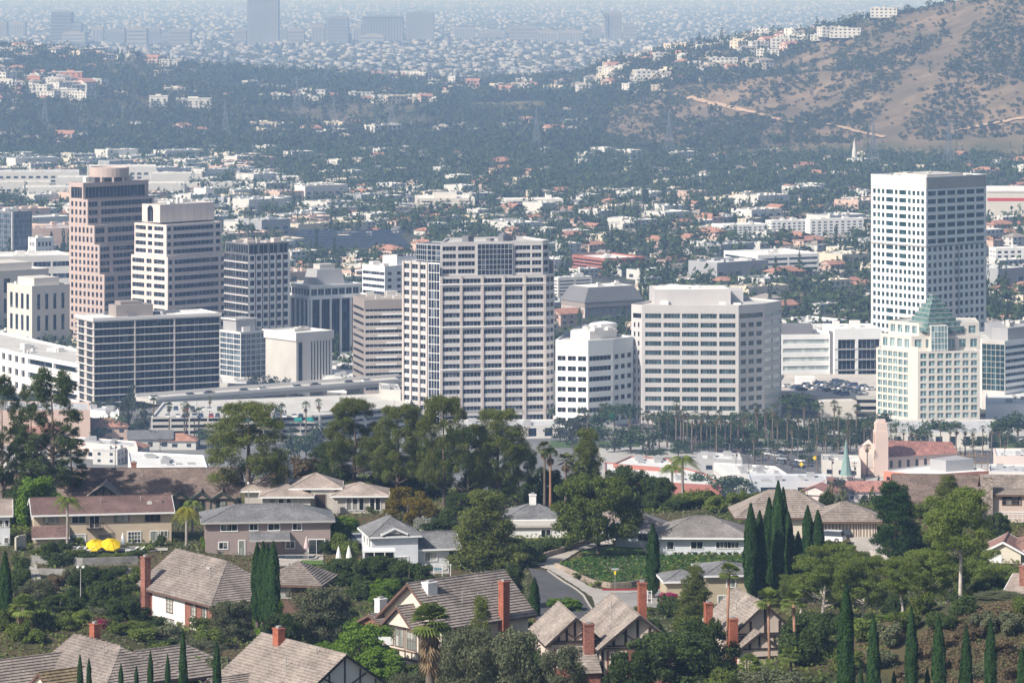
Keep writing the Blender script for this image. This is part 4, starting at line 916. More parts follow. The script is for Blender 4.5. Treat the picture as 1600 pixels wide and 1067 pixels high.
# 13 beige twelve-storey office
b = Bld('office_building', 'beige panelled twelve-storey office with teal ribbon windows and square penthouse', 'office', C(1080, 1500))
Yc = 1500; p1 = C(1003, Yc + 2); p2 = C(1154, Yc); p0 = along(p1, (-.80, .6), 986.5); p3 = along(p2, (.8, .6), 1194); p4 = along(p3, (.5, .866), 1221); PB = [p0, p1, p2, p3, p4, (p4[0] - 16, p4[1] + 22), (p0[0] + 14, p0[1] + 30)]; zt = ZP(477, Yc); rows = even(.6, zt - 2.6, 12, .52)
b.facade(p0, p1, 0, zt, rows, lambda ri: even(0, ln(p0, p1), 2, .38, .6) if ri < 11 else [(.8, ln(p0, p1) - .3)], S_BEIGE, G_BLACK, .4); b.facade(p1, p2, 0, zt, rows, even(0, ln(p1, p2), 5, .88, .8), S_BEIGE, G_TEAL, .45, 1.8, mm=S_CHAR)
b.facade(p2, p3, 0, zt, rows, lambda ri: even(0, ln(p2, p3), 3, .72, .5) if ri < 11 else [(.5, ln(p2, p3) - .5)], S_BEIGE, G_TEAL, .45); b.facade(p3, p4, 0, zt, rows, lambda ri: even(0, ln(p3, p4), 2, .93, .2), S_BEIGE, G_PALE, .3, 2)
nx = 30
for k in range(1, nx): b.fins(p1, p2, [ln(p1, p2) * k / nx], 0, zt - .1, .05, .03, S_TAUPE, 'panel_joints')
b.back(PB, 4, 0, zt, S_BEIGE); b.roof(PB, zt, S_ROOFT, .8, wall=S_BEIGE); dd = (cos(R(4)), sin(R(4))); c = C(1078, 1520); b.p('penthouse', S_BEIGE).obox((c[0], c[1] + 2), dd, 15.5, 10, zt - .8, zt + 5.3); w = C(1139, 1528); b.p('penthouse', S_BEIGE).obox((w[0], w[1] + 4), dd, 5.2, 7, zt - .8, zt + 4.0)
for k in range(1, 12): c_ = (c[0] - 15.5 + 31 * k / 12, c[1] - 8); 
b.p('penthouse_roof', S_ROOFW).obox((c[0], c[1] + 2), dd, 14.8, 9.3, zt + 5.3, zt + 5.33); b.clutter(PB, zt - .8, 6, S_OFF, 21, 1.6); b.clutter([(c[0] - 10, c[1] - 4), (c[0] + 8, c[1] - 4), (c[0] + 8, c[1] + 6), (c[0] - 10, c[1] + 6)], zt + 5.33, 6, S_OFF, 25, 1.2); b.finish()

# 14, 15 behind the parking deck
b, pts, zt = simple('office_building', 'white four-band office with mirror ribbon windows beside the beige office', 'office', 1216, 1222, 1297, 1650, 8, 523, None, (1, .98), S_WHITE, G_PALE, 5, hf=.46, mull=2, margin=(.3, .3), top=1.2, dC=26, roofm=S_ROOFW)
q = inset(pts, .6); d = ((pts[2][0] - pts[1][0]), (pts[2][1] - pts[1][1])); b.p('penthouse', S_CHAR).obox((pts[1][0] + 6, pts[1][1] + 12), (1, 0), 8, 7, zt - .9, zt + 3.4); b.p('stair_tower', S_CHAR).obox((pts[2][0] + 1.8, pts[2][1] + 8), (1, 0), 1.6, 8, 0, zt + 1); b.finish()
b = Bld('office_building', 'white-framed dark glass office behind the roof parking deck', 'office', C(1340, 1650))
pts = frame(1303, 1304, 1378, 1650, 8, 24); zt = ZP(514, 1650); RR = ln(pts[1], pts[2]); b.plain(pts[0], pts[1], 0, zt, S_WHITE); b.facade(pts[1], pts[2], 0, zt, even(1, zt - 4.5, 4, .9), [(1.6, RR * .44), (RR * .5, RR - 1)], S_WHITE, G_BLACK, 1.0, 1.8)
for k in range(1, 4): b.ledge(pts[1], pts[2], 1 + (zt - 5.5) * k / 4 - .3, 1 + (zt - 5.5) * k / 4 + .3, -.5, S_GREY, 'spandrels')
b.back(pts, 2, 0, zt, S_WHITE); b.roof(pts, zt, S_ROOFW, .5, wall=S_WHITE); b.clutter(pts, zt - .5, 3, S_OFF, 3); b.finish()
shed(*C(1250, 1760), 34, 22, ZP(512, 1760), .15, 0, 0, 'white windowless box behind the mirror-banded office', None, 5)

# 16 tall white tower at right
b = Bld('office_tower', 'tall white square tower at right with punched windows and a grey louvred top', 'tower', C(1447, 1755))
pts = frame(1361, 1447, 1541, 1755, 40); zt = ZP(277, 1755); LL, RR = ln(pts[0], pts[1]), ln(pts[1], pts[2]); zc = zt - 5.8; pitch = 3.75; nf = int(zc / pitch); rows = even(zc - nf * pitch, zc - .2, nf, .58); top = nf - 7
def colsL(ri):
    base = even(0, LL, 12, .64, .8)
    if ri >= top - 3 or ri < 6: return base[:1] + base[1:3] + [(base[3][0], base[4][1]), base[5], (base[6][0], base[7][1])] + base[8:]
    return base
b.facade(pts[0], pts[1], 0, zc, rows, colsL, S_WHITE, G_TEAL, .45)
def colsR(ri):
    if ri >= top: return even(0, RR, 6, .86, .8)
    e = even(0, RR, 11, .64, .8); m = e[5]; e[5] = (m[0] - .3, m[1] + .3); return e
b.facade(pts[1], pts[2], 0, zc, rows, colsR, S_WHITE, G_TEAL, .45)
b.fins(pts[1], pts[2], [RR * .5 - 1.3, RR * .5 + 1.3], 0, rows[top][0], .25, .5, S_GREY, 'centre_strip'); 
for k in range(nf):
    if k < top: b.ledge(pts[1], pts[2], 0, .01, .001, S_WHITE, 'centre_strip')
b.plain(pts[0], pts[1], zc, zt, S_OFF, 'louvre_top'); b.plain(pts[1], pts[2], zc, zt, S_GREY, 'louvre_top')
for p, q, L, m in ((pts[0], pts[1], LL, S_WHITE), (pts[1], pts[2], RR, S_CONC)): b.fins(p, q, [L * (k + .5) / 34 for k in range(34)], zc + .3, zt - .4, .5, .22, m, 'louvres'); b.ledge(p, q, zt - .4, zt, .25, S_WHITE, 'roof_edge'); b.ledge(p, q, rows[top][0] - 1.5, rows[top][0] - .7, .3, S_GREY, 'string_course')
b.back(pts, 2, 0, zt, S_WHITE); b.roof(pts, zt, S_ROOFW, 1.4, wall=S_OFF); q = inset(pts, .6); b.prism(q, zt - 1.4, zt + .6, S_CONC); b.clutter(pts, zt - 1.4, 14, S_CONC, 31, 2.6); b.finish()

# 17 cream stepped residential tower with a glass pyramid
b = Bld('apartment_tower', 'cream stepped tower with teal windows and a green glass pyramid on top', 'tower', C(1440, 1475))
Yc = 1475; p1 = C(1421, Yc); p0 = along(p1, (-.66, .75), 1369); p2 = C(1434, Yc - 3); p3 = along(p2, (cos(R(9)), sin(R(9))), 1531); PB = [p0, p1, p2, p3, (p3[0] - 2, p3[1] + 30), (p0[0] + 9, p0[1] + 22)]; zz = lambda py: ZP(py, Yc); zt = zz(548); nf = 9
rows = even(5, zt - .4, nf, .68); lob = [(1, 4.2)]
colF = even(0, ln(p2, p3), 7, .72, .6)
b.facade(p0, p1, 0, zt, lob + rows, even(0, ln(p0, p1), 6, .76, .6), S_CREAM, G_SKY, .4, 1.3, mm=S_WHITE); b.plain(p1, p2, 0, zz(541), S_CREAM); b.facade(p2, p3, 0, zt, lob + rows, colF, S_CREAM, G_SKY, .4, 1.4, mm=S_WHITE)
b.back(PB, 3, 0, zt, S_CREAM); b.roof(PB, zt, S_CONC, .5, wall=S_CREAM)
# upper steps
def step(pl, pc, pr, off, zb, ztp, n, k, m, ang=9):
    c = C(pc, Yc + off); l = along(c, (-.66, .75), pl); r = along(c, (cos(R(ang)), sin(R(ang))), pr); P_ = [l, c, r, (r[0] + 1, r[1] + 20), (l[0] + 10, l[1] + 14)]
    b.facade(l, c, zb, ztp, even(zb, ztp - .3, n, .6), even(0, ln(l, c), m, .62, .5), S_CREAM, G_SKY, .4, 1.3, mm=S_WHITE); b.facade(c, r, zb, ztp, even(zb, ztp - .3, n, .6), even(0, ln(c, r), k, .62, .5), S_CREAM, G_SKY, .4, 1.4, mm=S_WHITE); b.back(P_, 2, zb, ztp, S_CREAM); b.roof(P_, ztp, S_CONC, .4, wall=S_CREAM); return P_
step(1376, 1424, 1532, 5, zt - .5, zz(527), 1, 6, 4); step(1388, 1436, 1530, 8, zz(527) - .4, zz(508), 1, 5, 4)
cB = C(1455, Yc + 1.5); cr = along(cB, (cos(R(9)), sin(R(9))), 1481); b.facade(cB, cr, zz(585), zz(510), even(zz(585) + .2, zz(510), 8, .9), even(0, ln(cB, cr), 5, .86, .1), S_OFF, G_SKY, .1); b.p('glass_bay', S_CREAM).prism([(cB[0], cB[1] + .2), (cr[0], cr[1] + .2), (cr[0] - 1, cr[1] + 9), (cB[0] - 1, cB[1] + 9)], zz(585), zz(510))
M_PYR = cellmat('glass_green', (.09, .17, .165), (.22, .33, .31), (1.2, 1.2, 1.4), .12, .6, .2)
pc = C(1459, Yc + 14); py_ = b.p('glass_pyramid', M_PYR); zp0 = zz(520)
for k in range(8):
    w = 8.4 * (1 - k / 8.3); z0 = zp0 + k * 1.75; py_.obox((pc[0], pc[1]), (cos(R(25)), sin(R(25))), w, w, z0, z0 + 1.75); fr = b.p('pyramid_frame', S_CONC); fr.obox((pc[0], pc[1]), (cos(R(25)), sin(R(25))), w + .14, w + .14, z0 + 1.55, z0 + 1.74)
b.clutter(PB, zt - .5, 4, S_CONC, 9, 2); b.finish()

# 18 teal glass and banded block at the right edge
b = Bld('office_building', 'white-banded block with a curved-looking teal glass wall at the right edge', 'office', C(1570, 1560))
p0, p1 = C(1534, 1550), C(1570, 1545); p2 = C(1660, 1575); PB = [p0, p1, p2, (p2[0], p2[1] + 30), (p0[0], p0[1] + 34)]; zt = ZP(531, 1550)
b.facade(p0, p1, 0, zt, even(8, zt - 1.5, 8, .92), even(0, ln(p0, p1), 5, .93, .1), S_CONC, G_TEAL, .15); b.facade(p1, p2, 0, zt, even(2, zt - 1.5, 9, .5), even(0, ln(p1, p2), 2, .96, .2), S_WHITE, G_BLUE, .4, 2)
b.back(PB, 2, 0, zt, S_WHITE); b.roof(PB, zt, S_ROOFT, .6, wall=S_WHITE); q = inset(PB, .7); b.prism(q, zt - .6, zt + 4.5, S_GREY); b.clutter(q, zt + 4.5, 7, S_CONC, 2, 2); b.finish()

# 19 cream civic blocks at the left
for px, pl, pr, Y, py, lab in ((50, 11, 109, 1760, 447, 'cream civic block with tall paired windows left of the stepped pink tower'), (-30, -80, 76, 1850, 425, 'larger cream block behind the cream civic block, cut by the left edge')):
    b, pts, zt = simple('civic_building', lab, 'office', pl, px, pr, Y, 38, py, (4, .5), (4, .42), S_CREAM, G_NAVY, 3, hf=.72, mull=2, margin=(1.5, 1.5), top=2.6, roofm=S_ROOFW); q = inset(pts, .66); b.prism(q, zt - .9, zt + 3.2, S_CREAM); b.finish()
b, pts, zt = simple('office_building', 'long white-roofed low block above the cream buildings at the left', 'office', -60, -40, 112, 2010, 20, 402, (2, .9), (5, .9), S_OFF, G_NAVY, 4, hf=.4, mull=2.5, margin=(.5, .5), roofm=S_ROOFW); b.finish()
b, pts, zt = simple('office_building', 'dark glass block with a white corner line at the far left', 'office', -30, 18, 50, 2330, 40, 331, (5, .95), (4, .95), S_CHAR, G_BLUE, 9, hf=.8, mull=2, margin=(.3, .3), top=1.2); b.fins(pts[1], pts[2], [.5], 0, zt, 1.1, .5, S_WHITE, 'white_line'); b.finish()
b, pts, zt = simple('office_building', 'white four-storey block with square dark openings left of the stepped pink tower', 'office', 44, 56, 84, 2200, 38, 372, (3, .6), (4, .68), S_WHITE, G_NAVY, 5, hf=.55, roofm=S_ROOFW); b.finish()
shed(*C(90, 2420), 46, 26, ZP(356, 2420), .4, 4, 1, 'reddish-brown shed roof behind the small white block at the left', None, 77)
shed(*C(70, 2080), 40, 22, ZP(408, 2080), .5, 3, 1, 'grey service block with rooftop plant left of the pink tower', None, 78)
# left podium with parking decks
b = Bld('parking_structure', 'low white parking structure with long openings at the foot of the pink tower', 'parking garage', C(60, 1640))
pts = frame(-30, 20, 132, 1640, -14, 40); pts = [C(-40, 1650), C(42, 1600), C(124, 1560), C(140, 1610), C(-20, 1715)]; zt = ZP(553, 1600)
b.facade(pts[0], pts[1], 0, zt, even(.6, zt - .4, 3, .5), even(0, ln(pts[0], pts[1]), 8, .5, .6), S_OFF, G_BLACK, .8); b.facade(pts[1], pts[2], 0, zt, even(.6, zt - .2, 3, .42), even(0, ln(pts[1], pts[2]), 2, .96, .3), S_WHITE, G_BLACK, 1.2); b.back(pts, 2, 0, zt, S_OFF); b.roof(pts, zt, S_ROOFT, 1.0, wall=S_WHITE); b.clutter(pts, zt - 1, 8, S_OFF, 3, 2.5); b.finish()  # black panes fill the open levels, painting the shade inside
# ---------------------------------------------------------------- valley floor at the foot of the towers
random.seed(41); rng = np.random.default_rng(41)
def Gp(px, py, z=0.0): Y = YG(py, z); return (K(px) * Y, Y)
def patch(name, pix, m, z, kind='structure'):
    b = MB(); b.face([(*Gp(px, py, z), z) for px, py in pix]); return tag(b.build(name, m), kind=kind)
M_ASPH = mat('asphalt', (.11, .11, .115), .9, .15, .08); M_PAVE = mat('pavement', (.40, .39, .37), .9, .1, .1); M_LAWN = mat('lawn_green', (.06, .10, .03), .95, .2, .1); M_PAINT = mat('road_paint', (.75, .74, .70), .7, .1, 1); M_LOT = mat('lot_asphalt', (.17, .17, .17), .9, .2, .05)
patch('pavement', [(930, 655), (1700, 650), (1700, 765), (930, 765)], M_PAVE, .02)
patch('lot_ground', [(-60, 580), (930, 580), (930, 765), (-60, 765)], M_LOT, .02)
patch('road', [(985, 668), (1045, 668), (1385, 742), (1290, 764), (1240, 764)], M_ASPH, .05)
patch('road', [(1130, 712), (1205, 704), (1700, 706), (1700, 722), (1300, 728)], M_ASPH, .04)
patch('road', [(860, 650), (985, 668), (1045, 668), (930, 645)], M_ASPH, .045)
patch('lawn', [(1040, 664), (1240, 664), (1330, 690), (1120, 684)], M_LAWN, .035); patch('lawn', [(860, 688), (1000, 690), (1000, 698), (860, 700)], M_LAWN, .035); patch('lawn', [(1400, 690), (1600, 690), (1600, 700), (1400, 700)], M_LAWN, .035)
b = MB()
for k in range(22):
    t = k / 22; 
    for f in (.3, .62):
        a = (1015 + (1337 - 1015) * t, 668 + (752 - 668) * t); x, y = Gp(a[0] + (f - .46) * 130 * (.5 + t * .6), a[1]); b.obox((x, y), (.55, -.83), 1.6, .09, .056, .06)
tag(b.build('road_markings', M_PAINT), kind='structure')
b = MB()
for k in range(9): t = k / 9; x, y = Gp(1062 + 60 * t, 676 + 14 * t); b.obox((x, y), (1, 0), .35, 2.2, .056, .06)
tag(b.build('zebra_crossing', M_PAINT), kind='structure')

# parked cars (small)
def carmesh(m, L=4.5, W=1.8, Hh=1.5, suv=False):
    b = MB(); zb = .28; hood = .85; x = L / 2; w = W / 2; r = 1.72 if suv else Hh
    prof = [(-x, zb), (x, zb), (x, .62), (x - .12, hood), (x - 1.15, hood + .1), (x - 1.75, r - .05), (x - 2.4, r), (-x + (.35 if suv else 1.1), r - .03), (-x + (.08 if suv else .45), hood + .12), (-x, hood)]
    n = len(prof)
    for i in range(n):
        a, c = prof[i], prof[(i + 1) % n]; ia = .18 if a[1] > 1.2 else 0; ic = .18 if c[1] > 1.2 else 0
        g = 1 if (max(a[1], c[1]) > 1.2 and abs(a[1] - c[1]) > .25) else 0
        b.face([(a[0], -w + ia, a[1]), (a[0], w - ia, a[1]), (c[0], w - ic, c[1]), (c[0], -w + ic, c[1])], g)
    for s in (-1, 1):
        lo = [(p[0], s * w, p[1]) for p in prof[:5]] + [(prof[8][0], s * w, prof[8][1]), (prof[9][0], s * w, prof[9][1])]; b.face(lo, 0)
        b.face([(prof[4][0], s * w, prof[4][1]), (prof[5][0], s * (w - .18), prof[5][1]), (prof[6][0], s * (w - .18), prof[6][1]), (prof[7][0], s * (w - .18), prof[7][1]), (prof[8][0], s * w, prof[8][1])], 1)
        for wx in (-x + .85, x - .85): b.obox((wx, s * (w - .1)), (1, 0), .33, .12, 0, .62, 2)
    return b.mesh('parked_car', [m, M_WIN, M_TYRE])
M_TYRE = mat('tyre', (.03, .03, .03), .9, .1, 1)
CC = [('white', (.75, .75, .75)), ('silver', (.42, .43, .45)), ('black', (.03, .03, .035)), ('dark grey', (.10, .11, .12)), ('red', (.38, .04, .04)), ('blue', (.06, .10, .22))]
CM = [carmesh(mat('car_' + n.replace(' ', '_'), c, .3, .02, 1, .6), suv=(i % 2 == 1)) for i, (n, c) in enumerate(CC)]
def car(px, py, z, rz, k, where):
    x, y = Gp(px, py, z); o = link('parked_car', CM[k], None, (x, y, z)); o.rotation_euler.z = rz; return tag(o, f'{CC[k][0]} car {where}', 'car', f'{CC[k][0]} cars {where}')

# parking structure with cars on its roof
b = Bld('parking_structure', 'low concrete parking structure with cars on its open roof deck', 'parking garage', C(1300, 1560))
zd = 5.5; T4 = [Gp(1205, 612, zd), Gp(1276, 622, zd), Gp(1390, 622, zd), Gp(1385, 588, zd), Gp(1222, 588, zd)]
for i in range(5):
    p, q = T4[i], T4[(i + 1) % 5]
    if i in (0, 1): b.facade(p, q, 0, zd + 1, [(.6, 2.2), (3.4, 4.9)], [(2, ln(p, q) - 1)], S_TAUPE if i == 0 else S_CONC, G_BLACK, 1.2)  # open sides hold black panes in place of the inner shade
    else: b.plain(p, q, 0, zd + 1, S_CONC)
b.roof(T4, zd + 1, mat('deck_concrete', (.50, .46, .42), .9, .1, .1), 1.0, .4, S_CONC)
bx = b.p('stair_tower', S_CREAM); c = Gp(1308, 650, 0); bx.obox(c, (1, .2), 7, 4, 0, 6.5); sh = b.p('deck_shelter', S_WHITE); c = Gp(1258, 599, zd); sh.obox(c, (1, .1), 4, 2.5, zd, zd + 3); b.finish()
for r_, (xa, ya, xb, yb, n) in enumerate([(1228, 604, 1262, 612, 6), (1242, 600, 1322, 618, 13), (1268, 598, 1352, 616, 13), (1300, 597, 1365, 610, 9)]):
    for k in range(n):
        if random.random() < .88: t = (k + .5) / n; car(xa + (xb - xa) * t, ya + (yb - ya) * t, zd + .02, R(25) + random.choice([0, pi]), random.choice([0, 0, 1, 2, 3, 3, 5]), f"in row {['one', 'two', 'three', 'four'][r_]} from the left on the parking roof")
# parking slab of the left garage
for k in range(26): car(262 + 13 * (k % 17) + 3 * (k % 2), 641 if k > 16 else 652, 11.7, R(96) + pi * (k % 2), [0, 1, 3, 2, 4, 0, 5][(k * 5) % 7], 'on the roof of the long garage')
b = Bld('parking_structure', 'long four-level concrete garage with dark openings behind street palms', 'parking garage', C(400, 1445))
p0, p1, p2 = C(236, 1440), C(500, 1446), C(640, 1480); zt = ZP(650, 1443); PB = [p0, p1, p2, (p2[0], p2[1] + 45), (p0[0], p0[1] + 50)]
rows = even(.2, zt - .2, 4, .52)
b.facade(p0, p1, 0, zt, rows, even(0, ln(p0, p1), 9, .93, .4), S_CONC, G_BLACK, 1.5); b.facade(p1, p2, 0, zt, rows, even(0, ln(p1, p2), 4, .92, .3), S_CONC, G_NAVY, 1.5); b.back(PB, 2, 0, zt, S_CONC); b.roof(PB, zt, S_ROOFT, .8, wall=S_OFF)  # no glazing here: dark panes stand in for shade in the open levels
M_TEALP = mat('teal_panel', (.02, .32, .30), .5, .05, 1)
for k in range(5): t = (.14 + .07 * k + (.1 if k > 2 else 0)); c = (p0[0] + (p1[0] - p0[0]) * (t + .42), p0[1] + (p1[1] - p0[1]) * (t + .42) - .12); b.p('teal_panels', M_TEALP).obox(c, (1, .02), 1.5, .1, zt - 2.2, zt - .9)
for k in range(9): c = (p0[0] + (p2[0] - p0[0]) * (k + .5) / 9, p0[1] + 8 + 6 * (k % 3)); b.p('deck_light', S_GREY).obox(c, (1, 0), .12, .12, zt - .8, zt + 4.5)
b.finish()
b = MB(); q0, q1 = C(228, 1500), C(640, 1575); dd = ((q1[0] - q0[0]), (q1[1] - q0[1])); L = hypot(*dd); dd = (dd[0] / L, dd[1] / L); m = ((q0[0] + q1[0]) / 2, (q0[1] + q1[1]) / 2)
e = empty('overpass', (m[0], m[1], 0), 'pale raised roadway with solid parapets behind the long garage', 'overpass')
b.obox(m, dd, L / 2, 8, 8.5, 10); b.build('deck', S_CONC, e, (m[0], m[1], 0)); n_ = (dd[1], -dd[0])
for s in (-1, 1): w = MB(); w.obox((m[0] + n_[0] * 8 * s, m[1] + n_[1] * 8 * s), dd, L / 2, .25, 10.003, 11.3); w.build('parapet', S_OFF, e, (m[0], m[1], 0))
for k in range(7): w = MB(); c = (q0[0] + dd[0] * L * (k + .5) / 7, q0[1] + dd[1] * L * (k + .5) / 7); w.obox(c, dd, 1, 5, 0, 8.5); w.build('pier', S_CONC, e, (m[0], m[1], 0))
for k in range(10): t = (k + .5) / 10; c = (q0[0] + dd[0] * L * t + n_[0] * 3 * (1 if k % 2 else -1), q0[1] + dd[1] * L * t + n_[1] * 3); o = link('moving_car', CM[k % 4], None, (c[0], c[1], 10.0)); o.rotation_euler.z = atan2(dd[1], dd[0]); tag(o, f'{CC[k % 4][0]} car driving along the raised roadway', 'car', f'{CC[k % 4][0]} cars on the raised roadway')

# low white and red-brick commercial roofs beyond the ridge
def lowbox(name, pts, zt, wall, roofm, label, cat='commercial building', rows=None, n=4, clut=5, seed=1):
    """pts = roof-line pixels, nearest edge first"""
    P_ = [Gp(px, py, zt) for px, py in pts]; b = Bld(name, label, cat, P_[0]); m = len(P_)
    for i in range(m):
        p, q = P_[i], P_[(i + 1) % m]
        if i in (0, m - 1) and rows and ln(p, q) > 4: b.facade(p, q, 0, zt, rows, even(0, ln(p, q), max(1, int(ln(p, q) / n)), .5, .5), wall, G_NAVY, .25)
        else: b.plain(p, q, 0, zt, wall)
    b.roof(P_, zt, roofm, .5, .4, wall); b.clutter(P_, zt - .5, clut, S_GREY, seed, 1.5); b.finish(); return b
ROW1 = [(1, 2.6)]
lowbox('shop_building', [(945, 748), (1128, 758), (1100, 738), (1060, 728), (945, 722)], 6, S_REDB, ROOFS[0], 'red-brick shop block with white roof left of the tall queen palm', rows=ROW1)
lowbox('shop_building', [(958, 724), (1060, 732), (1046, 716), (985, 712)], 7, S_REDB, ROOFS[0], 'small upper red-brick block with white roof and vents', rows=ROW1, seed=2)
lowbox('shop_building', [(1096, 716), (1160, 718), (1156, 707), (1090, 706)], 5, S_GREY, ROOFS[0], 'grey shop with white roof beside the boulevard', rows=ROW1, seed=3)
lowbox('shop_building', [(1140, 741), (1232, 741), (1212, 728), (1115, 722)], 5, S_OFF, ROOFS[0], 'white-roofed shop row with dark roof units beside the boulevard', rows=ROW1, seed=4, clut=9)
lowbox('warehouse', [(1172, 752), (1292, 752), (1290, 740), (1168, 740)], 7.5, mat('stone_pale_blue', (.55, .58, .62), .8, .06, .2), ROOFS[1], 'pale blue-grey warehouse with flat roof nearest the ridge', rows=[(1.5, 5.5)], n=9, seed=5)
lowbox('shop_building', [(1285, 718), (1345, 721), (1342, 711), (1283, 709)], 6, S_CONC, ROOFS[0], 'pale flat-roofed showroom left of the church tower', rows=ROW1, seed=6)
lowbox('shop_building', [(1556, 712), (1640, 712), (1640, 700), (1552, 700)], 7, S_PINKP, ROOFS[0], 'pale pink building by palms at the right edge', rows=ROW1, seed=7)
lowbox('shop_building', [(1545, 736), (1640, 738), (1640, 726), (1545, 725)], 6, S_OFF, ROOFS[1], 'grey-roofed low building behind the construction site', rows=ROW1, seed=8)
lowbox('apartment_building', [(203, 727), (325, 733), (318, 711), (200, 705)], 8, S_WHITE, ROOFS[0], 'white flat-roofed apartment block with roof units behind the big tudor roof', rows=[(1, 2.4), (4.4, 5.8)], seed=9, clut=9)
lowbox('apartment_building', [(240, 733), (330, 738), (326, 722), (236, 718)], 7, S_WHITE, ROOFS[0], 'lower white apartment block nearest the big tudor roof', rows=[(4, 5.4)], seed=10)
lowbox('motel_building', [(120, 690), (215, 698), (212, 689), (118, 682)], 6, S_PINKP, ROOFS[1], 'long low motel with grey roof behind the tall dark pines', rows=ROW1, seed=11)
lowbox('office_building', [(-40, 640), (141, 640), (139, 628), (-40, 626)], 14, mat('stone_peach', (.55, .42, .36), .8, .05, .2), ROOFS[1], 'peach windowless block behind the tall dark pines', seed=12)
lowbox('shop_building', [(141, 640), (186, 645), (184, 636), (140, 633)], 8, S_WHITE, ROOFS[1], 'white shop with low roof at the foot of the dark slab', rows=ROW1, seed=13)
lowbox('office_building', [(596, 608), (626, 610), (622, 600), (592, 598)], 13, S_CONC, ROOFS[1], 'pale square stair block beside the banded brown office', seed=14)
lowbox('service_building', [(345, 598), (412, 602), (408, 590), (342, 588)], 5, S_CONC, ROOFS[0], 'low white podium below the blue glass office', rows=ROW1, seed=15)
lowbox('shop_building', [(505, 590), (565, 594), (560, 578), (502, 576)], 6, S_OFF, ROOFS[0], 'low white block at the foot of the black finned tower', rows=ROW1, seed=16)
lowbox('office_building', [(690, 668), (872, 664), (872, 655), (700, 655)], 5, S_OFF, ROOFS[1], 'pale podium wing at the foot of the central tower', rows=[(.8, 4)], n=6, seed=17)
lowbox('shop_building', [(865, 650), (990, 644), (985, 636), (862, 640)], 4, S_OFF, ROOFS[1], 'low podium below the white chamfered office', rows=ROW1, seed=18)
lowbox('hotel_podium', [(1368, 676), (1545, 676), (1560, 655), (1368, 655)], 6, S_CREAM, ROOFS[1], 'cream podium with arcade at the foot of the stepped cream tower', rows=[(1, 4.6)], n=5, seed=19)
lowbox('service_building', [(1540, 632), (1660, 630), (1660, 610), (1540, 612)], 7, S_WHITE, ROOFS[0], 'white podium at the right edge behind palms', seed=20)
# little gabled roofs at left
for i, (px, py, L, k, a, lab) in enumerate([(150, 690, 16, 8, 10, 'pinkish hip-roofed cottage by the motel'), (235, 700, 20, 4, 5, 'brown-roofed low house row left of the garage palms'), (205, 712, 15, 0, 80, 'clay-roofed house just above the white apartments'), (275, 700, 16, 0, 0, 'red-roofed house under the garage palms'), (60, 700, 15, 6, 30, 'pink house seen through the tall dark pines'), (20, 715, 15, 1, 60, 'cream gabled house behind the leftmost pine'), (30, 735, 16, 3, -15, 'white gabled house low behind the leftmost pine'), (110, 715, 14, 5, 20, 'tan-roofed house between the dark pine trunks'), (175, 722, 13, 3, 75, 'white gable end behind the big tudor roof')]):
    x, y = Gp(px, py); o = link('valley_house', PROTO[k][0], None, (x, y, 0)); o.scale = (L / 15,) * 3; o.rotation_euler.z = R(a); tag(o, lab, 'house')
# special buildings of the suburb
def bandbox(name, pxL, pxC, pxR, pyB, pyT, a, wall, glass, nf, nb, label, cat='office', hf=.45, fr=.95, roofm=None, pent=None):
    Y = YG(pyB); b, pts, zt = simple(name, label, cat, pxL, pxC, pxR, Y, a, pyT, (max(1, nb // 2), fr), (nb, fr), wall, glass, nf, hf=hf, margin=(.4, .4), top=1.2, roofm=roofm or S_ROOFW, dC=30 if pxC - pxL < 4 else None)
    if pent: q = inset(pts, pent[0]); b.prism(q, zt - .9, zt + pent[1], wall)
    b.finish()
bandbox('office_building', 1131, 1184, 1280, 436, 399, 25, S_WHITE, G_NAVY, 4, 2, 'white four-storey office with dark ribbon bands in the suburb, left of the tall white tower')
bandbox('office_building', 894, 945, 1008, 430, 404, 30, S_REDB, G_BLACK, 4, 2, 'dark red brick office with black ribbon windows among suburb trees')
bandbox('apartment_building', 1112, 1130, 1200, 372, 352, 20, S_WHITE, G_NAVY, 4, 9, 'long white balconied apartment row left of the tall white tower', 'apartments', .5, .55)
bandbox('apartment_building', 1196, 1205, 1262, 368, 345, 20, S_WHITE, G_NAVY, 4, 7, 'white apartment block in the middle of the white row', 'apartments', .5, .55)
bandbox('apartment_building', 1258, 1266, 1350, 370, 343, 20, S_WHITE, G_NAVY, 5, 9, 'tallest white apartment block just left of the tall white tower', 'apartments', .5, .55)
bandbox('apartment_building', 1545, 1556, 1640, 420, 388, 15, S_WHITE, G_NAVY, 4, 8, 'white apartment block with dark balconies right of the tall white tower', 'apartments', .5, .6)
bandbox('office_building', 648, 652, 742, 330, 310, 4, S_CREAM, G_NAVY, 3, 3, 'cream flat-topped block far behind the central tower', 'office', .3, .6, pent=(.4, 3))
bandbox('office_building', 782, 790, 880, 330, 312, 10, S_OFF, G_NAVY, 3, 3, 'long pale low office behind the central tower roof', 'office', .4, .9)
bandbox('office_building', 862, 872, 925, 470, 434, 30, S_OFF, G_NAVY, 6, 2, 'pale banded office peeping out right of the central tower', 'office', .4, .9)
Y = YG(348); e = empty('warehouse', (*C(1600, Y), 0), 'long cream warehouse with a red stripe at the right edge', 'warehouse'); x0 = C(1543, Y)[0] - C(1600, Y)[0]; zt = ZP(300, Y)
w = MB(); w.box(x0, 60, 0, 60, 0, zt); w.build('wall', S_CREAM, e)
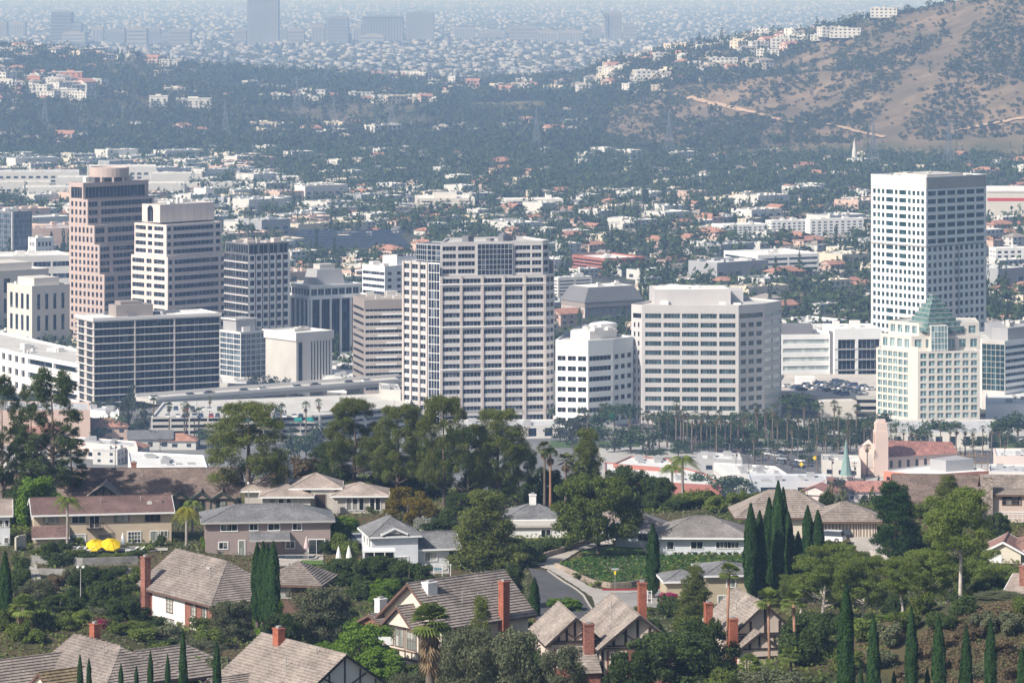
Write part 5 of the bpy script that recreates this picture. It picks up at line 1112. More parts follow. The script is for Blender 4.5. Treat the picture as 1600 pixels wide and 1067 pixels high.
M_REDS = mat('red_stripe', (.50, .05, .04), .6, .05, .1); w = MB(); w.box(x0 - .1, 60.1, -.12, .5, zt * .70, zt * .80); w.build('stripe', M_REDS, e); w = MB(); w.box(x0 - .1, 60.1, -.12, .5, zt * .06, zt * .2); w.build('stripe', M_REDS, e); w = MB(); w.box(x0 - .5, 60.5, -.5, 60.5, zt, zt + 1); w.build('roof', S_ROOFW, e)
# studio sheds, far left
for i, (px, py, w, d, h, ri, lab) in enumerate([(60, 285, 70, 40, 9, 1, 'large grey-roofed sound stage at the far left'), (190, 280, 60, 36, 11, 0, 'arched white sound stage above the pink tower'), (130, 292, 46, 30, 8, 0, 'long white shed before the sound stages'), (275, 286, 44, 26, 8, 0, 'white shed right of the sound stages'), (20, 300, 60, 30, 8, 2, 'tan shed at the left edge below the sound stages'), (230, 302, 60, 30, 8, 0, 'white shed just behind the pink tower drum'), (90, 308, 60, 30, 8, 0, 'white shed left of the pink tower top'), (340, 300, 50, 26, 7, 1, 'grey shed right of the pink towers, far off'), (420, 290, 50, 24, 7, 0, 'long white shed below the river trees')]):
    x, y = Gp(px, py); shed(x, y, w, d, h, .12, 0, ri, lab, None, 300 + i, 'sound_stage')
# solar canopies
M_SOL = mat('solar_panel', (.02, .03, .06), .45, .1, .5, .15)
for k in range(7):
    py = 396 - k * 4.2; x0, y0 = Gp(445 + k * 4, py); x1, y1 = Gp(640 - k * 3, py - 1); c = ((x0 + x1) / 2, (y0 + y1) / 2); e = empty('solar_canopy', (c[0], c[1], 0), f"{['nearest', 'second nearest', 'third', 'fourth', 'fifth', 'second farthest', 'farthest'][k]} of seven dark solar canopies behind the black finned tower", 'solar canopy', 'solar parking canopies'); L = (x1 - x0) / 2
    w = MB(); w.face([(-L, -3, 4), (L, -3, 4), (L, 3, 4.6), (-L, 3, 4.6)]); w.face([(-L, 3, 4.35), (L, 3, 4.35), (L, -3, 3.75), (-L, -3, 3.75)]); w.face([(-L, -3, 3.75), (L, -3, 3.75), (L, -3, 4), (-L, -3, 4)]); w.build('panel', M_SOL, e)
    for t in (-.8, -.4, 0, .4, .8): w = MB(); w.box(L * t - .25, L * t + .25, -.25, .25, 0, 4.4); w.build('post', M_STEEL, e)

# church with pink tower
S_CH = stone('church_pink', (.66, .52, .46)); M_CLAY = tilemat('clay_tiles', (.33, .16, .13), (.5, .5, .5))
Y = 1345; cx, cy = C(1376, Y); b = Bld('church', 'pale pink mission church with square bell tower and red tiled nave', 'church', (cx, cy))
T = b.p('bell_tower', S_CH); zt = ZP(655, Y); T.obox((cx, cy), (1, .1), 2.3, 2.3, 0, zt - 4); T.obox((cx, cy), (1, .1), 2.0, 2.0, zt - 4, zt - 1); T.obox((cx, cy), (1, .1), 1.5, 1.5, zt - 1, zt)
bw = MB(); 
for ux in ((1, .1), ): bw.obox((cx, cy - 2.0), ux, .7, .15, zt - 8.5, zt - 4.8); bw.obox((cx - 2.25, cy - .2), (-.1, 1), .7, .15, zt - 8.5, zt - 4.8)
bw.build('belfry_opening', M_HR[0], b.root, b.o)
nv = b.p('wall', S_CH); x0, x1 = C(1384, Y)[0], C(1502, Y)[0]; nv.prism([(x0, cy + 2), (x1, cy + 14), (x1 - 3, cy + 26), (x0 - 3, cy + 14)], 0, 6.4)
rf = b.p('roof', M_CLAY); A, B_, C_, D_ = (x0 - .5, cy + 1.4, 6.3), (x1 + .5, cy + 13.4, 6.3), (x1 - 2.5, cy + 26.5, 6.3), (x0 - 3.5, cy + 14.5, 6.3); E, G = ((A[0] + D_[0]) / 2, (A[1] + D_[1]) / 2, 11.8), ((B_[0] + C_[0]) / 2, (B_[1] + C_[1]) / 2, 9.6); rf.face([A, B_, G, E]); rf.face([C_, D_, E, G]); rf.face([B_, C_, G]); rf.face([D_, A, E])
dd = (x1 - x0, 12.0); L = hypot(*dd); dd = (dd[0] / L, dd[1] / L)
for k in range(8): w = MB(); c = (x0 + dd[0] * L * (k + .7) / 8.4 + dd[1] * .02, cy + 2 + dd[1] * L * (k + .7) / 8.4 - dd[0] * .02); w.obox(c, dd, .55, .06, 2.4, 5); w.build('window', M_WIN, b.root, b.o)
xf = C(1346, Y)[0]; fr = b.p('front_gable', S_CH); fr.prism([(xf, cy + 4), (x0 - 1.5, cy + 1.5), (x0 - 1.5, cy + 12), (xf, cy + 12)], 0, 8.5); fr.face([(xf, cy + 4, 8.5), (x0 - 1.5, cy + 1.5, 8.5), ((xf + x0) / 2 - .7, cy + 2.7, 11.6)]); fr.face([((xf + x0) / 2 - .7, cy + 2.7, 11.6), (x0 - 1.5, cy + 1.5, 8.5), (x0 - 1.5, cy + 12, 8.5), ((xf + x0) / 2 - .7, cy + 12, 11.6)]); fr.face([(xf, cy + 4, 8.5), ((xf + x0) / 2 - .7, cy + 2.7, 11.6), ((xf + x0) / 2 - .7, cy + 12, 11.6), (xf, cy + 12, 8.5)])
w = MB(); w.obox(((xf + x0) / 2 - .7, cy + 2.6), (1, -.28), 1.0, .1, 2.5, 7.5); w.build('great_window', S_TAUPE, b.root, b.o); b.finish()
# green spire and its red-roofed church
Y = 1290; cx, cy = C(1322, Y); e = empty('church_spire', (cx, cy, 0), 'slim green copper spire on a pale stone turret', 'church spire'); zt, zb = ZP(684, Y), ZP(742, Y)
M_COP = mat('copper_green', (.20, .31, .29), .6, .15, .6); w = MB(); w.lathe((0, 0), [(2.1, zb), (1.5, zb + 3), (.75, zb + (zt - zb) * .6), (.05, zt)], 8); w.build('spire', M_COP, e); w = MB(); w.lathe((0, 0), [(2.4, 0), (2.4, zb - .6), (2.7, zb - .5), (2.7, zb), (.2, zb)], 8); w.build('turret', S_CONC, e)
w = MB()
for k in range(8): t = 2 * pi * k / 8 + .39; w.obox((2.28 * cos(t), 2.28 * sin(t)), (-sin(t), cos(t)), .35, .12, zb - 5, zb - 1.2)
w.build('louvres', M_HR[3], e)
for i, (px, Y, L, rz, lab) in enumerate([(1285, 1275, 24, 12, 'red-tiled church hall with pale gable left of the green spire'), (1375, 1285, 26, 5, 'long red-tiled church roof right of the green spire')]):
    x, y = C(px, Y); o = link('church_hall', smallhouse(L, 13, 4.5 - i, 'gable', S_PINKP, M_CLAY, 1, i), None, (x, y, 0)); o.rotation_euler.z = R(rz + (60 if i == 0 else 0)); tag(o, lab, 'church hall')
# building under construction
b = Bld('construction_building', 'unfinished orange-sheathed building with white roof decks and scaffold', 'building', C(1450, 1330)); S_OR = stone('orange_sheathing', (.55, .22, .14)); S_GRN = stone('green_netting', (.12, .26, .24))
P_ = [Gp(1381, 735, 8), Gp(1440, 742, 8), Gp(1545, 735, 8), Gp(1480, 722, 8)]; b.facade(P_[0], P_[1], 0, 8, [(1, 2.4), (4.4, 6)], even(0, ln(P_[0], P_[1]), 5, .5, .4), S_OR, G_BLACK, .4); b.facade(P_[1], P_[2], 0, 8, [(1, 2.4), (4.4, 6)], even(0, ln(P_[1], P_[2]), 9, .5, .4), S_OR, G_BLACK, .4); b.back(P_, 2, 0, 8, S_OR); b.roof(P_, 8, S_ROOFW, .4, wall=S_WHITE)
q = [(p[0] + 6, p[1] + 3) for p in inset(P_, .42)]; b.prism(q, 7.6, 11.5, S_GREY, 'upper_floor'); b.fins(P_[1], P_[2], [3], 0, 3, 14, .12, S_GRN, 'netting'); b.finish()
w = MB(); ox, oy = Gp(1492, 738, 4)
for i in range(6):
    for j in (0, 1): w.beam((i * 2.2, j * 1.2, 0), (i * 2.2, j * 1.2, 12), .12)
for k in range(5): w.beam((0, 0, 2.4 * k + 1), (11, 0, 2.4 * k + 1), .1); w.beam((0, 1.2, 2.4 * k + 1), (11, 1.2, 2.4 * k + 1), .1); w.box(0, 11, 0, 1.2, 2.4 * k + .9, 2.4 * k + .96)
e = empty('scaffold', (ox, oy - 6, 0), 'brown pole scaffold in front of the unfinished building', 'scaffold'); w.build('frame', mat('scaffold_wood', (.30, .2, .12), .9, .2, 1), e)

# ---------------------------------------------------------------- street trees and palms of the valley
M_MLEAF = leafmat('mid_leaf', (.028, .055, .022), (.07, .10, .038)); M_MLEAF2 = leafmat('mid_leaf_grey', (.05, .065, .045), (.085, .10, .06)); M_FROND = leafmat('frond', (.06, .085, .03), (.14, .155, .06)); M_DEAD = leafmat('dead_frond', (.17, .12, .07), (.24, .18, .11)); M_PTRUNK = mat('palm_trunk', (.15, .12, .095), .95, .25, 1.5)
def two(V1, F1, m1, b, m2):
    """leaf arrays + trunk MB -> one mesh, two materials"""
    V2 = np.array(b.v, float); q = [f if len(f) == 4 else tuple(list(f)[:3]) + (f[-1],) for f in b.f if len(f) <= 4 or True]; q = [(f[0], f[1], f[2], f[3]) for f in q]
    return np.concatenate([V1, V2]), np.concatenate([F1, np.array(q) + len(V1)]), [m1, m2], [0] * len(F1) + [1] * len(q)
MT = {}
for kind, spec in {'round': (4, 8), 'wide': (4, 8), 'tall': (3, 7), 'cone': (2, 0)}.items():
    MT[kind] = []
    for k in range(spec[0]):
        r = np.random.default_rng(hash(kind) % 7 + 300 + k) if False else np.random.default_rng(300 + 17 * len(MT) + k)
        cl = {'round': lambda: [(r.normal(0, .2), r.normal(0, .2), r.uniform(.4, .8), r.uniform(.2, .3), r.uniform(.2, .3), r.uniform(.14, .22)) for _ in range(12)], 'wide': lambda: [(r.uniform(-.36, .36), r.uniform(-.36, .36), r.uniform(.5, .8), r.uniform(.18, .28), r.uniform(.18, .28), r.uniform(.12, .18)) for _ in range(14)],
              'tall': lambda: [(r.normal(0, .16), r.normal(0, .16), r.uniform(.2, .9), r.uniform(.16, .26), r.uniform(.16, .26), r.uniform(.08, .14)) for _ in range(16)], 'cone': lambda: [(r.normal(0, .08), r.normal(0, .08), z, .34 * (1.05 - z), .34 * (1.05 - z), .12) for z in np.linspace(.12, .95, 9)]}[kind]()
        V, Q = leaf_quads(r, cl, 620, .048, shell=(.45, 1.05)); b = MB(); b.tube([(0, 0, 0), (.01, 0, .3), (0, .01, .6)], [.03, .025, .012], 5)
        for a in range(3): b.tube([(0, 0, .3), (.18 * cos(a * 2.1), .18 * sin(a * 2.1), .6)], [.016, .006], 4)
        MT[kind].append(arrmesh('street_tree', *two(V, Q, M_MLEAF if kind != 'tall' else M_MLEAF2, b, M_BARK)))
def fanpalm_arrays(r, h, R_, n=26, seg=5, skirt=True):
    """crown of folded fans on stalks: V,F lists for live and dead fronds"""
    def frond(az, el, L, W):
        V, Fq = [], []; d = np.array([cos(az) * cos(el), sin(az) * cos(el), sin(el)]); s = np.array([-sin(az), cos(az), 0.0]); c = np.array([0, 0, h]); st = L * .45; u = np.cross(d, s)
        V += [c - s * .02, c + s * .02, c + d * st + s * .02, c + d * st - s * .02]; Fq.append((0, 1, 2, 3))
        for k in range(seg):
            t = (k - (seg - 1) / 2) / (seg - 1) * 2.2; dd = d * cos(t) + s * sin(t); p0 = c + d * st; p1 = p0 + dd * W * .6; p2 = p0 + dd * W * 1.0 - np.array([0, 0, .25 * W]) ; w = s * cos(t) - d * sin(t); i = len(V)
            V += [p0, p1 - w * W * .10, p2, p1 + w * W * .10]; Fq.append((i, i + 1, i + 2, i + 3))
        return V, Fq
    live, dead = ([], []), ([], [])
    for k in range(n):
        el = r.uniform(-.45, 1.45) ; V, Fq = frond(r.uniform(0, 6.3), el, R_ * r.uniform(.8, 1.05), R_ * .62); o = len(live[0]); live[0].extend(V); live[1].extend([tuple(i + o for i in f) for f in Fq])
    if skirt:
        for k in range(n // 2 if skirt is True else skirt):
            V, Fq = frond(r.uniform(0, 6.3), r.uniform(-1.45, -1.0), R_ * r.uniform(.5, .9), R_ * .5); dz = -r.uniform(0, 1) * R_ * (.35 if skirt is True else 1.6); o = len(dead[0]); dead[0].extend([v + np.array([0, 0, dz]) for v in V]); dead[1].extend([tuple(i + o for i in f) for f in Fq])
    return live, dead
MPALM = []
for k in range(4):
    r = np.random.default_rng(400 + k); h = [10, 12, 14, 9][k]; (lv, lf), (dv, df) = fanpalm_arrays(r, h, 1.75, 24, 4); b = MB(); b.tube([(0, 0, 0), (.12 * k, 0, h * .5), (0, 0, h)], [.32, .22, .2], 6)
    V = np.concatenate([np.array(lv), np.array(dv), np.array(b.v)]); q = [tuple(f[:4]) for f in b.f]
    MPALM.append(arrmesh('street_palm', V, np.concatenate([np.array(lf), np.array(df) + len(lv), np.array(q) + len(lv) + len(dv)]), [M_FROND, M_DEAD, M_PTRUNK], [0] * len(lf) + [1] * len(df) + [2] * len(q)))
def mtree(px, py, wpx, hpx, kind, where):
    x, y = Gp(px, py); s = F / y; o = link('street_tree', random.choice(MT[kind]), None, (x, y, 0)); w, h = wpx / s, hpx / s; o.scale = (w, w, h); o.rotation_euler.z = random.uniform(0, 6.3)
    n = {'round': 'round dark tree', 'wide': 'wide spreading tree', 'tall': 'tall grey-green tree', 'cone': 'conical dark conifer'}[kind]; tag(o, f'{n} {where}', 'tree', f'{n}s {where}')
def mpalm(px, py, hpx, where):
    x, y = Gp(px, py); h = hpx * y / F; k = random.randrange(4); o = link('street_palm', MPALM[k], None, (x, y, 0)); s = h / [10, 12, 14, 9][k]; o.scale = (min(max(s, .85), 1.25),) * 2 + (s,); o.rotation_euler.z = random.uniform(0, 6.3); tag(o, f'{"tall slim" if h > 12 else "shorter"} fan palm {where}', 'palm', f'{"tall slim" if h > 12 else "shorter"} fan palms {where}')
W1 = 'left of the dark slab, beyond the tall pines'
for a in [(20, 600, 45, 40, 'round'), (60, 612, 50, 45, 'round'), (95, 600, 40, 38, 'wide'), (40, 580, 40, 30, 'wide'), (110, 620, 30, 40, 'round'), (15, 650, 50, 50, 'round'), (60, 660, 50, 50, 'wide'), (80, 575, 36, 26, 'round')]: mtree(*a, W1)
W1 = 'at the foot of the dark slab'
for a in [(160, 690, 50, 42, 'round'), (185, 688, 50, 46, 'round'), (150, 665, 30, 42, 'tall'), (200, 680, 36, 62, 'tall'), (222, 690, 32, 66, 'tall'), (172, 660, 30, 40, 'tall'), (205, 650, 26, 52, 'tall'), (235, 700, 25, 30, 'round'), (145, 695, 30, 30, 'round'), (330, 640, 24, 34, 'round'), (225, 648, 30, 30, 'round'), (310, 640, 22, 30, 'tall')]: mtree(*a, W1)
W1 = 'before the pale block with slot windows'
for a in [(475, 605, 30, 68, 'cone'), (416, 618, 36, 36, 'round'), (445, 618, 36, 32, 'round'), (390, 612, 30, 26, 'round'), (500, 620, 30, 26, 'round'), (545, 612, 34, 28, 'round'), (540, 595, 26, 28, 'round'), (560, 640, 26, 30, 'tall')]: mtree(*a, W1)
W1 = 'between the long garage and the big pines'
for a in [(455, 720, 40, 55, 'tall'), (478, 725, 40, 50, 'wide'), (500, 720, 44, 60, 'tall'), (520, 730, 40, 40, 'round'), (430, 690, 30, 60, 'tall'), (600, 720, 40, 55, 'tall'), (445, 735, 30, 30, 'round'), (325, 700, 36, 34, 'wide'), (345, 705, 30, 24, 'round')]: mtree(*a, W1)
W1 = 'between the central tower and the beige office'
for a in [(895, 700, 40, 50, 'tall'), (912, 690, 44, 56, 'tall'), (940, 680, 46, 46, 'round'), (960, 668, 44, 42, 'wide'), (935, 700, 50, 40, 'round'), (985, 708, 60, 42, 'round'), (1015, 706, 56, 44, 'round'), (960, 706, 44, 40, 'tall'), (880, 664, 36, 30, 'round'), (985, 672, 34, 46, 'wide'), (1035, 690, 44, 40, 'round'), (910, 655, 34, 30, 'wide'), (1022, 718, 44, 18, 'wide'), (875, 690, 36, 40, 'tall')]: mtree(*a, W1)
W1 = 'behind the boulevard palms below the beige office'
for k in range(34): mtree(1045 + k * 10 + random.uniform(-6, 6), 684 + random.uniform(-5, 16), random.uniform(32, 46), random.uniform(30, 42), random.choice(['round', 'round', 'wide']), W1)
for k in range(16): mtree(1060 + k * 19 + random.uniform(-6, 6), 708 + random.uniform(-5, 6), random.uniform(24, 34), random.uniform(20, 30), 'round', 'low between the boulevard palm trunks')
mtree(1256, 655, 62, 44, 'round', 'large beside the parking structure')
W1 = 'around the foot of the cream stepped tower'
for a in [(1395, 700, 40, 34, 'round'), (1440, 700, 44, 36, 'round'), (1470, 694, 60, 40, 'round'), (1495, 690, 44, 34, 'wide'), (1415, 690, 36, 34, 'round'), (1560, 690, 50, 40, 'round'), (1590, 686, 56, 48, 'round'), (1540, 700, 36, 26, 'round'), (1570, 705, 34, 28, 'wide'), (1350, 700, 40, 40, 'round'), (1330, 690, 40, 40, 'wide'), (1520, 706, 40, 26, 'round'), (1600, 712, 36, 28, 'round')]: mtree(*a, W1)
W1 = 'beside the low white roofs past the ridge'
for a in [(1145, 785, 66, 46, 'wide'), (1120, 780, 50, 40, 'round'), (1255, 722, 26, 14, 'wide'), (1270, 724, 20, 14, 'round'), (1310, 785, 40, 40, 'tall'), (1092, 775, 44, 40, 'round'), (1350, 760, 14, 18, 'cone'), (1372, 760, 14, 18, 'cone'), (1180, 720, 30, 20, 'round'), (1060, 715, 30, 18, 'wide')]: mtree(*a, W1)
for px, py, h in [(240, 690, 62), (264, 695, 60), (288, 700, 66), (293, 698, 58), (303, 697, 52), (311, 696, 52), (328, 680, 56), (352, 690, 46), (440, 692, 54), (478, 690, 56), (498, 680, 50), (462, 640, 26), (470, 642, 24), (530, 640, 22), (545, 640, 24)]: mpalm(px, py, h, 'by the long garage')
for px, py, h in [(884, 655, 34), (918, 700, 54), (940, 676, 40), (952, 655, 34), (966, 655, 30), (983, 700, 45), (1000, 690, 48), (1005, 705, 55), (1012, 700, 52), (1020, 705, 54), (1030, 700, 50)]: mpalm(px, py, h, 'between central tower and beige office')
for k in range(40): mpalm(1045 + k * 8.2 + random.uniform(-5, 5), random.uniform(690, 712), random.uniform(40, 62), 'in the boulevard rows below the beige office')
for px, py, h in [(1064, 700, 52), (1074, 700, 50), (1088, 702, 48), (1097, 704, 52), (1178, 725, 42), (1190, 728, 22), (1210, 730, 28), (1230, 725, 20), (1277, 738, 60), (1290, 735, 56), (1322, 740, 62), (1310, 730, 46), (1355, 745, 46), (1372, 720, 52)]: mpalm(px, py, h, 'standing alone along the boulevard')
for px in (1392, 1400, 1412, 1424, 1432, 1448, 1455, 1470, 1485, 1495, 1508, 1520, 1536, 1550, 1562, 1575, 1590): mpalm(px, random.uniform(705, 722), random.uniform(34, 48), 'around the pink mission church')
for i in range(26):
    t = random.random(); car(1030 + 300 * t + random.uniform(-30, 40), 672 + 72 * t, .06, R(-40) + random.choice([0, pi]), random.choice([0, 1, 2, 3]), 'driving on the palm boulevard')
for i in range(16): car(random.uniform(64, 112), random.uniform(598, 640), .03, R(20), random.choice([0, 1, 4, 2, 0, 3]), 'in the open lot left of the dark slab')
for i in range(14): car(random.uniform(1420, 1600), random.uniform(684, 690), .05, R(0) + random.choice([0, pi]), random.choice([0, 1, 2, 3]), 'parked near the cream stepped tower')
# street lamps, signals and signs along the boulevard
M_POLE = mat('pole_grey', (.30, .31, .32), .5, .05, 1)
def lamp_mesh(h):
    b = MB(); b.tube([(0, 0, 0), (0, 0, h)], [.12, .07], 6); b.tube([(0, 0, h), (.8, 0, h + .5), (2.2, 0, h + .6)], [.06, .05, .05], 5); b.box(1.7, 2.6, -.16, .16, h + .52, h + .66); return b.mesh('street_lamp', M_POLE)
lm = lamp_mesh(9.5)
for i, (px, py) in enumerate([(1030, 690), (1110, 700), (1200, 712), (1247, 728), (1290, 742), (1420, 712), (1530, 700), (258, 655), (310, 650), (368, 655), (640, 650), (1140, 735), (955, 700)]):
    x, y = Gp(px, py); o = link('street_lamp', lm, None, (x, y, 0)); o.rotation_euler.z = random.uniform(0, 6); tag(o, 'tall grey street lamp ' + ('along the palm boulevard' if px > 900 else 'on the road by the long garage'), 'street lamp', 'street lamps ' + ('along the palm boulevard' if px > 900 else 'by the long garage'))
M_YEL = mat('sign_yellow', (.80, .58, .03), .5, .03, 1); M_GRNS = mat('sign_green', (.01, .16, .09), .5, .05, 1)
for px, py, lab in ((1273, 728, 'upper of the yellow diamond warning signs by the boulevard'), (1252, 738, 'yellow diamond sign left of the boulevard bend'), (1298, 738, 'yellow diamond sign nearest the green spire')):
    x, y = Gp(px, py); e = empty('warning_sign', (x, y, 0), lab, 'road sign', 'yellow warning signs'); w = MB(); w.beam((0, 0, 0), (0, 0, 3.4), .1); w.build('post', M_POLE, e); w = MB(); w.prism([(0, -.1), (0, -.08), (.01, -.08)], 0, .01); w = MB(); w.face([(-.9, -.1, 3), (0, -.1, 2.1), (.9, -.1, 3), (0, -.1, 3.9)]); w.face([(-.9, -.06, 3), (0, -.06, 3.9), (.9, -.06, 3), (0, -.06, 2.1)]); w.build('panel', M_YEL, e)
x, y = Gp(949, 676); e = empty('highway_sign', (x, y, 0), 'green overhead highway sign among trees right of the central tower', 'road sign'); w = MB(); w.beam((-2.6, 0, 0), (-2.6, 0, 7.5), .3); w.build('post', M_POLE, e); w = MB(); w.box(-2.6, 2.6, -.25, -.1, 4.6, 7.4); w.build('panel', M_GRNS, e)
for k in range(2): w = MB(); w.box(-1.6 + 2 * k, -.6 + 2 * k, -.29, -.26, 5.0, 5.6); w.build('arrow', M_YEL, e)
M_UP = mat('pole_wood', (.12, .09, .07), .9, .2, 1); b = MB(); b.tube([(0, 0, 0), (0, 0, 11)], [.16, .11], 6); b.box(-1.1, 1.1, -.07, .07, 10.2, 10.36); b.box(-.9, .9, -.07, .07, 9.3, 9.44); b.box(.15, .6, -.2, .2, 8, 8.9); um = b.mesh('utility_pole', M_UP)
for px, py in [(1170, 760), (1200, 752), (1237, 768), (1262, 765), (1150, 748), (1300, 760), (560, 700), (250, 730), (180, 735), (1010, 745), (1335, 770), (1500, 745), (1570, 735)]:
    x, y = Gp(px, py); o = link('utility_pole', um, None, (x, y, 0)); o.rotation_euler.z = .5; w_ = 'among low roofs right of the queen palm' if px > 900 else 'among low roofs left of the central grove'; tag(o, 'dark wooden utility pole ' + w_, 'utility pole', 'utility poles ' + w_)
# ---------------------------------------------------------------- plants of the near ridge: prototypes in metres
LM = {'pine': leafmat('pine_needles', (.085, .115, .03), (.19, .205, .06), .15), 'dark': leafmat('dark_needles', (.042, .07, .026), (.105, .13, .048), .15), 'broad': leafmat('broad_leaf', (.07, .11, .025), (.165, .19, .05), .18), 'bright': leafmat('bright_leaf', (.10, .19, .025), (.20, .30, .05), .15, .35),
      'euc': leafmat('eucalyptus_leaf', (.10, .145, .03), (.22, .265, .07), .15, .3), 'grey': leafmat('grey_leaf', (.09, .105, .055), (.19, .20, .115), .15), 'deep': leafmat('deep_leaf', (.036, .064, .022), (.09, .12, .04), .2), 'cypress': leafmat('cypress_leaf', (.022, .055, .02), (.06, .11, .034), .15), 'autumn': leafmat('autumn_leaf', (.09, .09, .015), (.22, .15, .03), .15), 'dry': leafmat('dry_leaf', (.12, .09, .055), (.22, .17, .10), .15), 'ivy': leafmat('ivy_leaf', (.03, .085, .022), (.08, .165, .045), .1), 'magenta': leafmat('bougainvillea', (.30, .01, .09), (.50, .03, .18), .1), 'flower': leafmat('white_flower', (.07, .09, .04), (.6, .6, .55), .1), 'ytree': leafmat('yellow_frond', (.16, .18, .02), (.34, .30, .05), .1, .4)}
M_PALEBARK = mat('pale_bark', (.46, .41, .36), .85, .25, 1.0)
def solid(b, mats, parent_name='trunk'): return b.mesh('trunk', mats)
PL = {}
def proto(key, w0, h0, V, Q, lm, tb, tm):
    PL.setdefault(key, []).append((w0, h0, arrmesh('crown', V, Q, [LM[lm]]), tb.mesh('trunk', tm, smooth=True) if tb else None))
def limb(b, p0, p1, r0, r1, r, n=5):
    m = (Vector(p0) * .5 + Vector(p1) * .5) + Vector((r.normal(0, .25), r.normal(0, .25), r.uniform(-.5, .1))); b.tube([p0, m, p1], [r0, (r0 + r1) / 2, r1], n)
def crown_tree(key, seed, w0, h0, lm, nclump, rc, nleaf, size, prof, tr, tm, zlo=.3, flat=.75, aspect=.5, limbs=10, droop=0.0, shell=(.35, 1.06), lean=0.0, fork=False):
    r = np.random.default_rng(seed); cl = []; tries = 0
    while len(cl) < nclump and tries < 4000:
        tries += 1; t = r.uniform(0, 1); rad = prof(t) * w0 / 2; a = r.uniform(0, 6.283); q = rad * r.uniform(.25, 1) ** .6; R_ = r.uniform(*rc); z = h0 * (zlo + (1 - zlo) * t)
        q = max(0, min(q, w0 / 2 - R_ * .8)); z = min(z, h0 - R_ * flat); p = (q * cos(a) + lean * t, q * sin(a), z, R_, R_ * r.uniform(.8, 1.1), R_ * flat)
        if all((p[0] - c[0]) ** 2 + (p[1] - c[1]) ** 2 + 1.6 * (p[2] - c[2]) ** 2 > (.62 * (R_ + c[3])) ** 2 * .36 for c in cl): cl.append(p)
    # each clump is itself a few smaller tufts
    tuft = []
    for c in cl:
        tuft.append(c)
        for _ in range(4): d = r.normal(size=3); d /= np.linalg.norm(d); k = r.uniform(.4, .62); tuft.append((c[0] + d[0] * c[3] * .8, c[1] + d[1] * c[3] * .8, c[2] + abs(d[2]) * c[5] * .7, c[3] * k, c[4] * k, c[5] * k))
    V, Q = leaf_quads(r, tuft, nleaf, size, .8, aspect, shell, droop=droop)
    b = MB(); top = h0 * (.55 if fork else .86); b.tube([(0, 0, -1.0), (r.normal(0, .15), r.normal(0, .15), h0 * .25), (lean * .4 + r.normal(0, .2), r.normal(0, .2), h0 * .5), (lean * .8, 0, top)], [tr * 1.15, tr * .9, tr * .65, tr * .18], 8)
    for c in sorted(cl, key=lambda c: c[2])[:limbs]: zt = max(h0 * zlo * .7, c[2] - hypot(c[0], c[1]) * .7); limb(b, (lean * .5 * zt / h0, 0, min(zt, top * .95)), (c[0] * .95, c[1] * .95, c[2]), tr * .38, tr * .08, r)
    proto(key, w0, h0, V, Q, lm, b, tm)
dome = lambda t: (1 - (t - .35) ** 2 / .46) ** .5 if abs(t - .35) < .678 else .05
cone = lambda t: 1.0 - .82 * t
for k in range(4): crown_tree('pine', 500 + k, 13, 17, 'pine', 84, (1.0, 1.7), 52000, .135, dome, .42, M_BARK, .26, .72, .42, 16)
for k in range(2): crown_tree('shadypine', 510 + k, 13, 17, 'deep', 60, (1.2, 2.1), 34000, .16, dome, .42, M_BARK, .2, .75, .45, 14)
for k in range(3): crown_tree('tallpine', 520 + k, 7, 20, 'dark', 90, (.4, .85), 22000, .14, lambda t: .5 + .5 * sin(pi * min(1, t * 1.05)), .28, M_BARK, .28, .85, .35, 40, shell=(.1, 1.25))
for k in range(2): crown_tree('conepine', 530 + k, 8, 13, 'pine', 76, (.75, 1.35), 36000, .13, cone, .3, M_BARK, .08, .8, .45, 10)
crown_tree('denseconifer', 540, 8, 14, 'cypress', 80, (.75, 1.35), 36000, .14, lambda t: 1 - .7 * t ** 1.5, .3, M_BARK, .06, .9, .45, 6)
for k in range(2): crown_tree('broadleaf', 550 + k, 13, 11, 'broad', 70, (1.0, 1.8), 40000, .15, dome, .32, M_BARK, .22, .7, .6, 14)
for k in range(4): crown_tree('eucalyptus', 560 + k, 9, 17, 'euc', 50, (.75, 1.4), 30000, .15, lambda t: .35 + .65 * sin(pi * (.15 + .8 * t)), .26, M_PALEBARK, .36 + .14 * (k % 2), .8, .35, 20, droop=1.2, fork=True, lean=.8 * (-1) ** k)
for k in range(2): crown_tree('brighttree', 570 + k, 6, 5.5, 'bright', 30, (.65, 1.15), 12000, .15, dome, .14, M_BARK, .15, .8, .6, 5)
for k in range(3): crown_tree('greytree', 580 + k, 8, 7, 'grey', 46, (.75, 1.3), 24000, .14, dome, .2, M_BARK, .1, .8, .38, 8)
for k in range(3): crown_tree('deeptree', 590 + k, 8, 7, 'deep', 44, (.75, 1.3), 22000, .15, dome, .2, M_BARK, .08, .8, .55, 6)
crown_tree('autumntree', 600, 8, 6, 'autumn', 24, (.8, 1.3), 10000, .15, dome, .18, M_BARK, .05, .8, .55, 5)
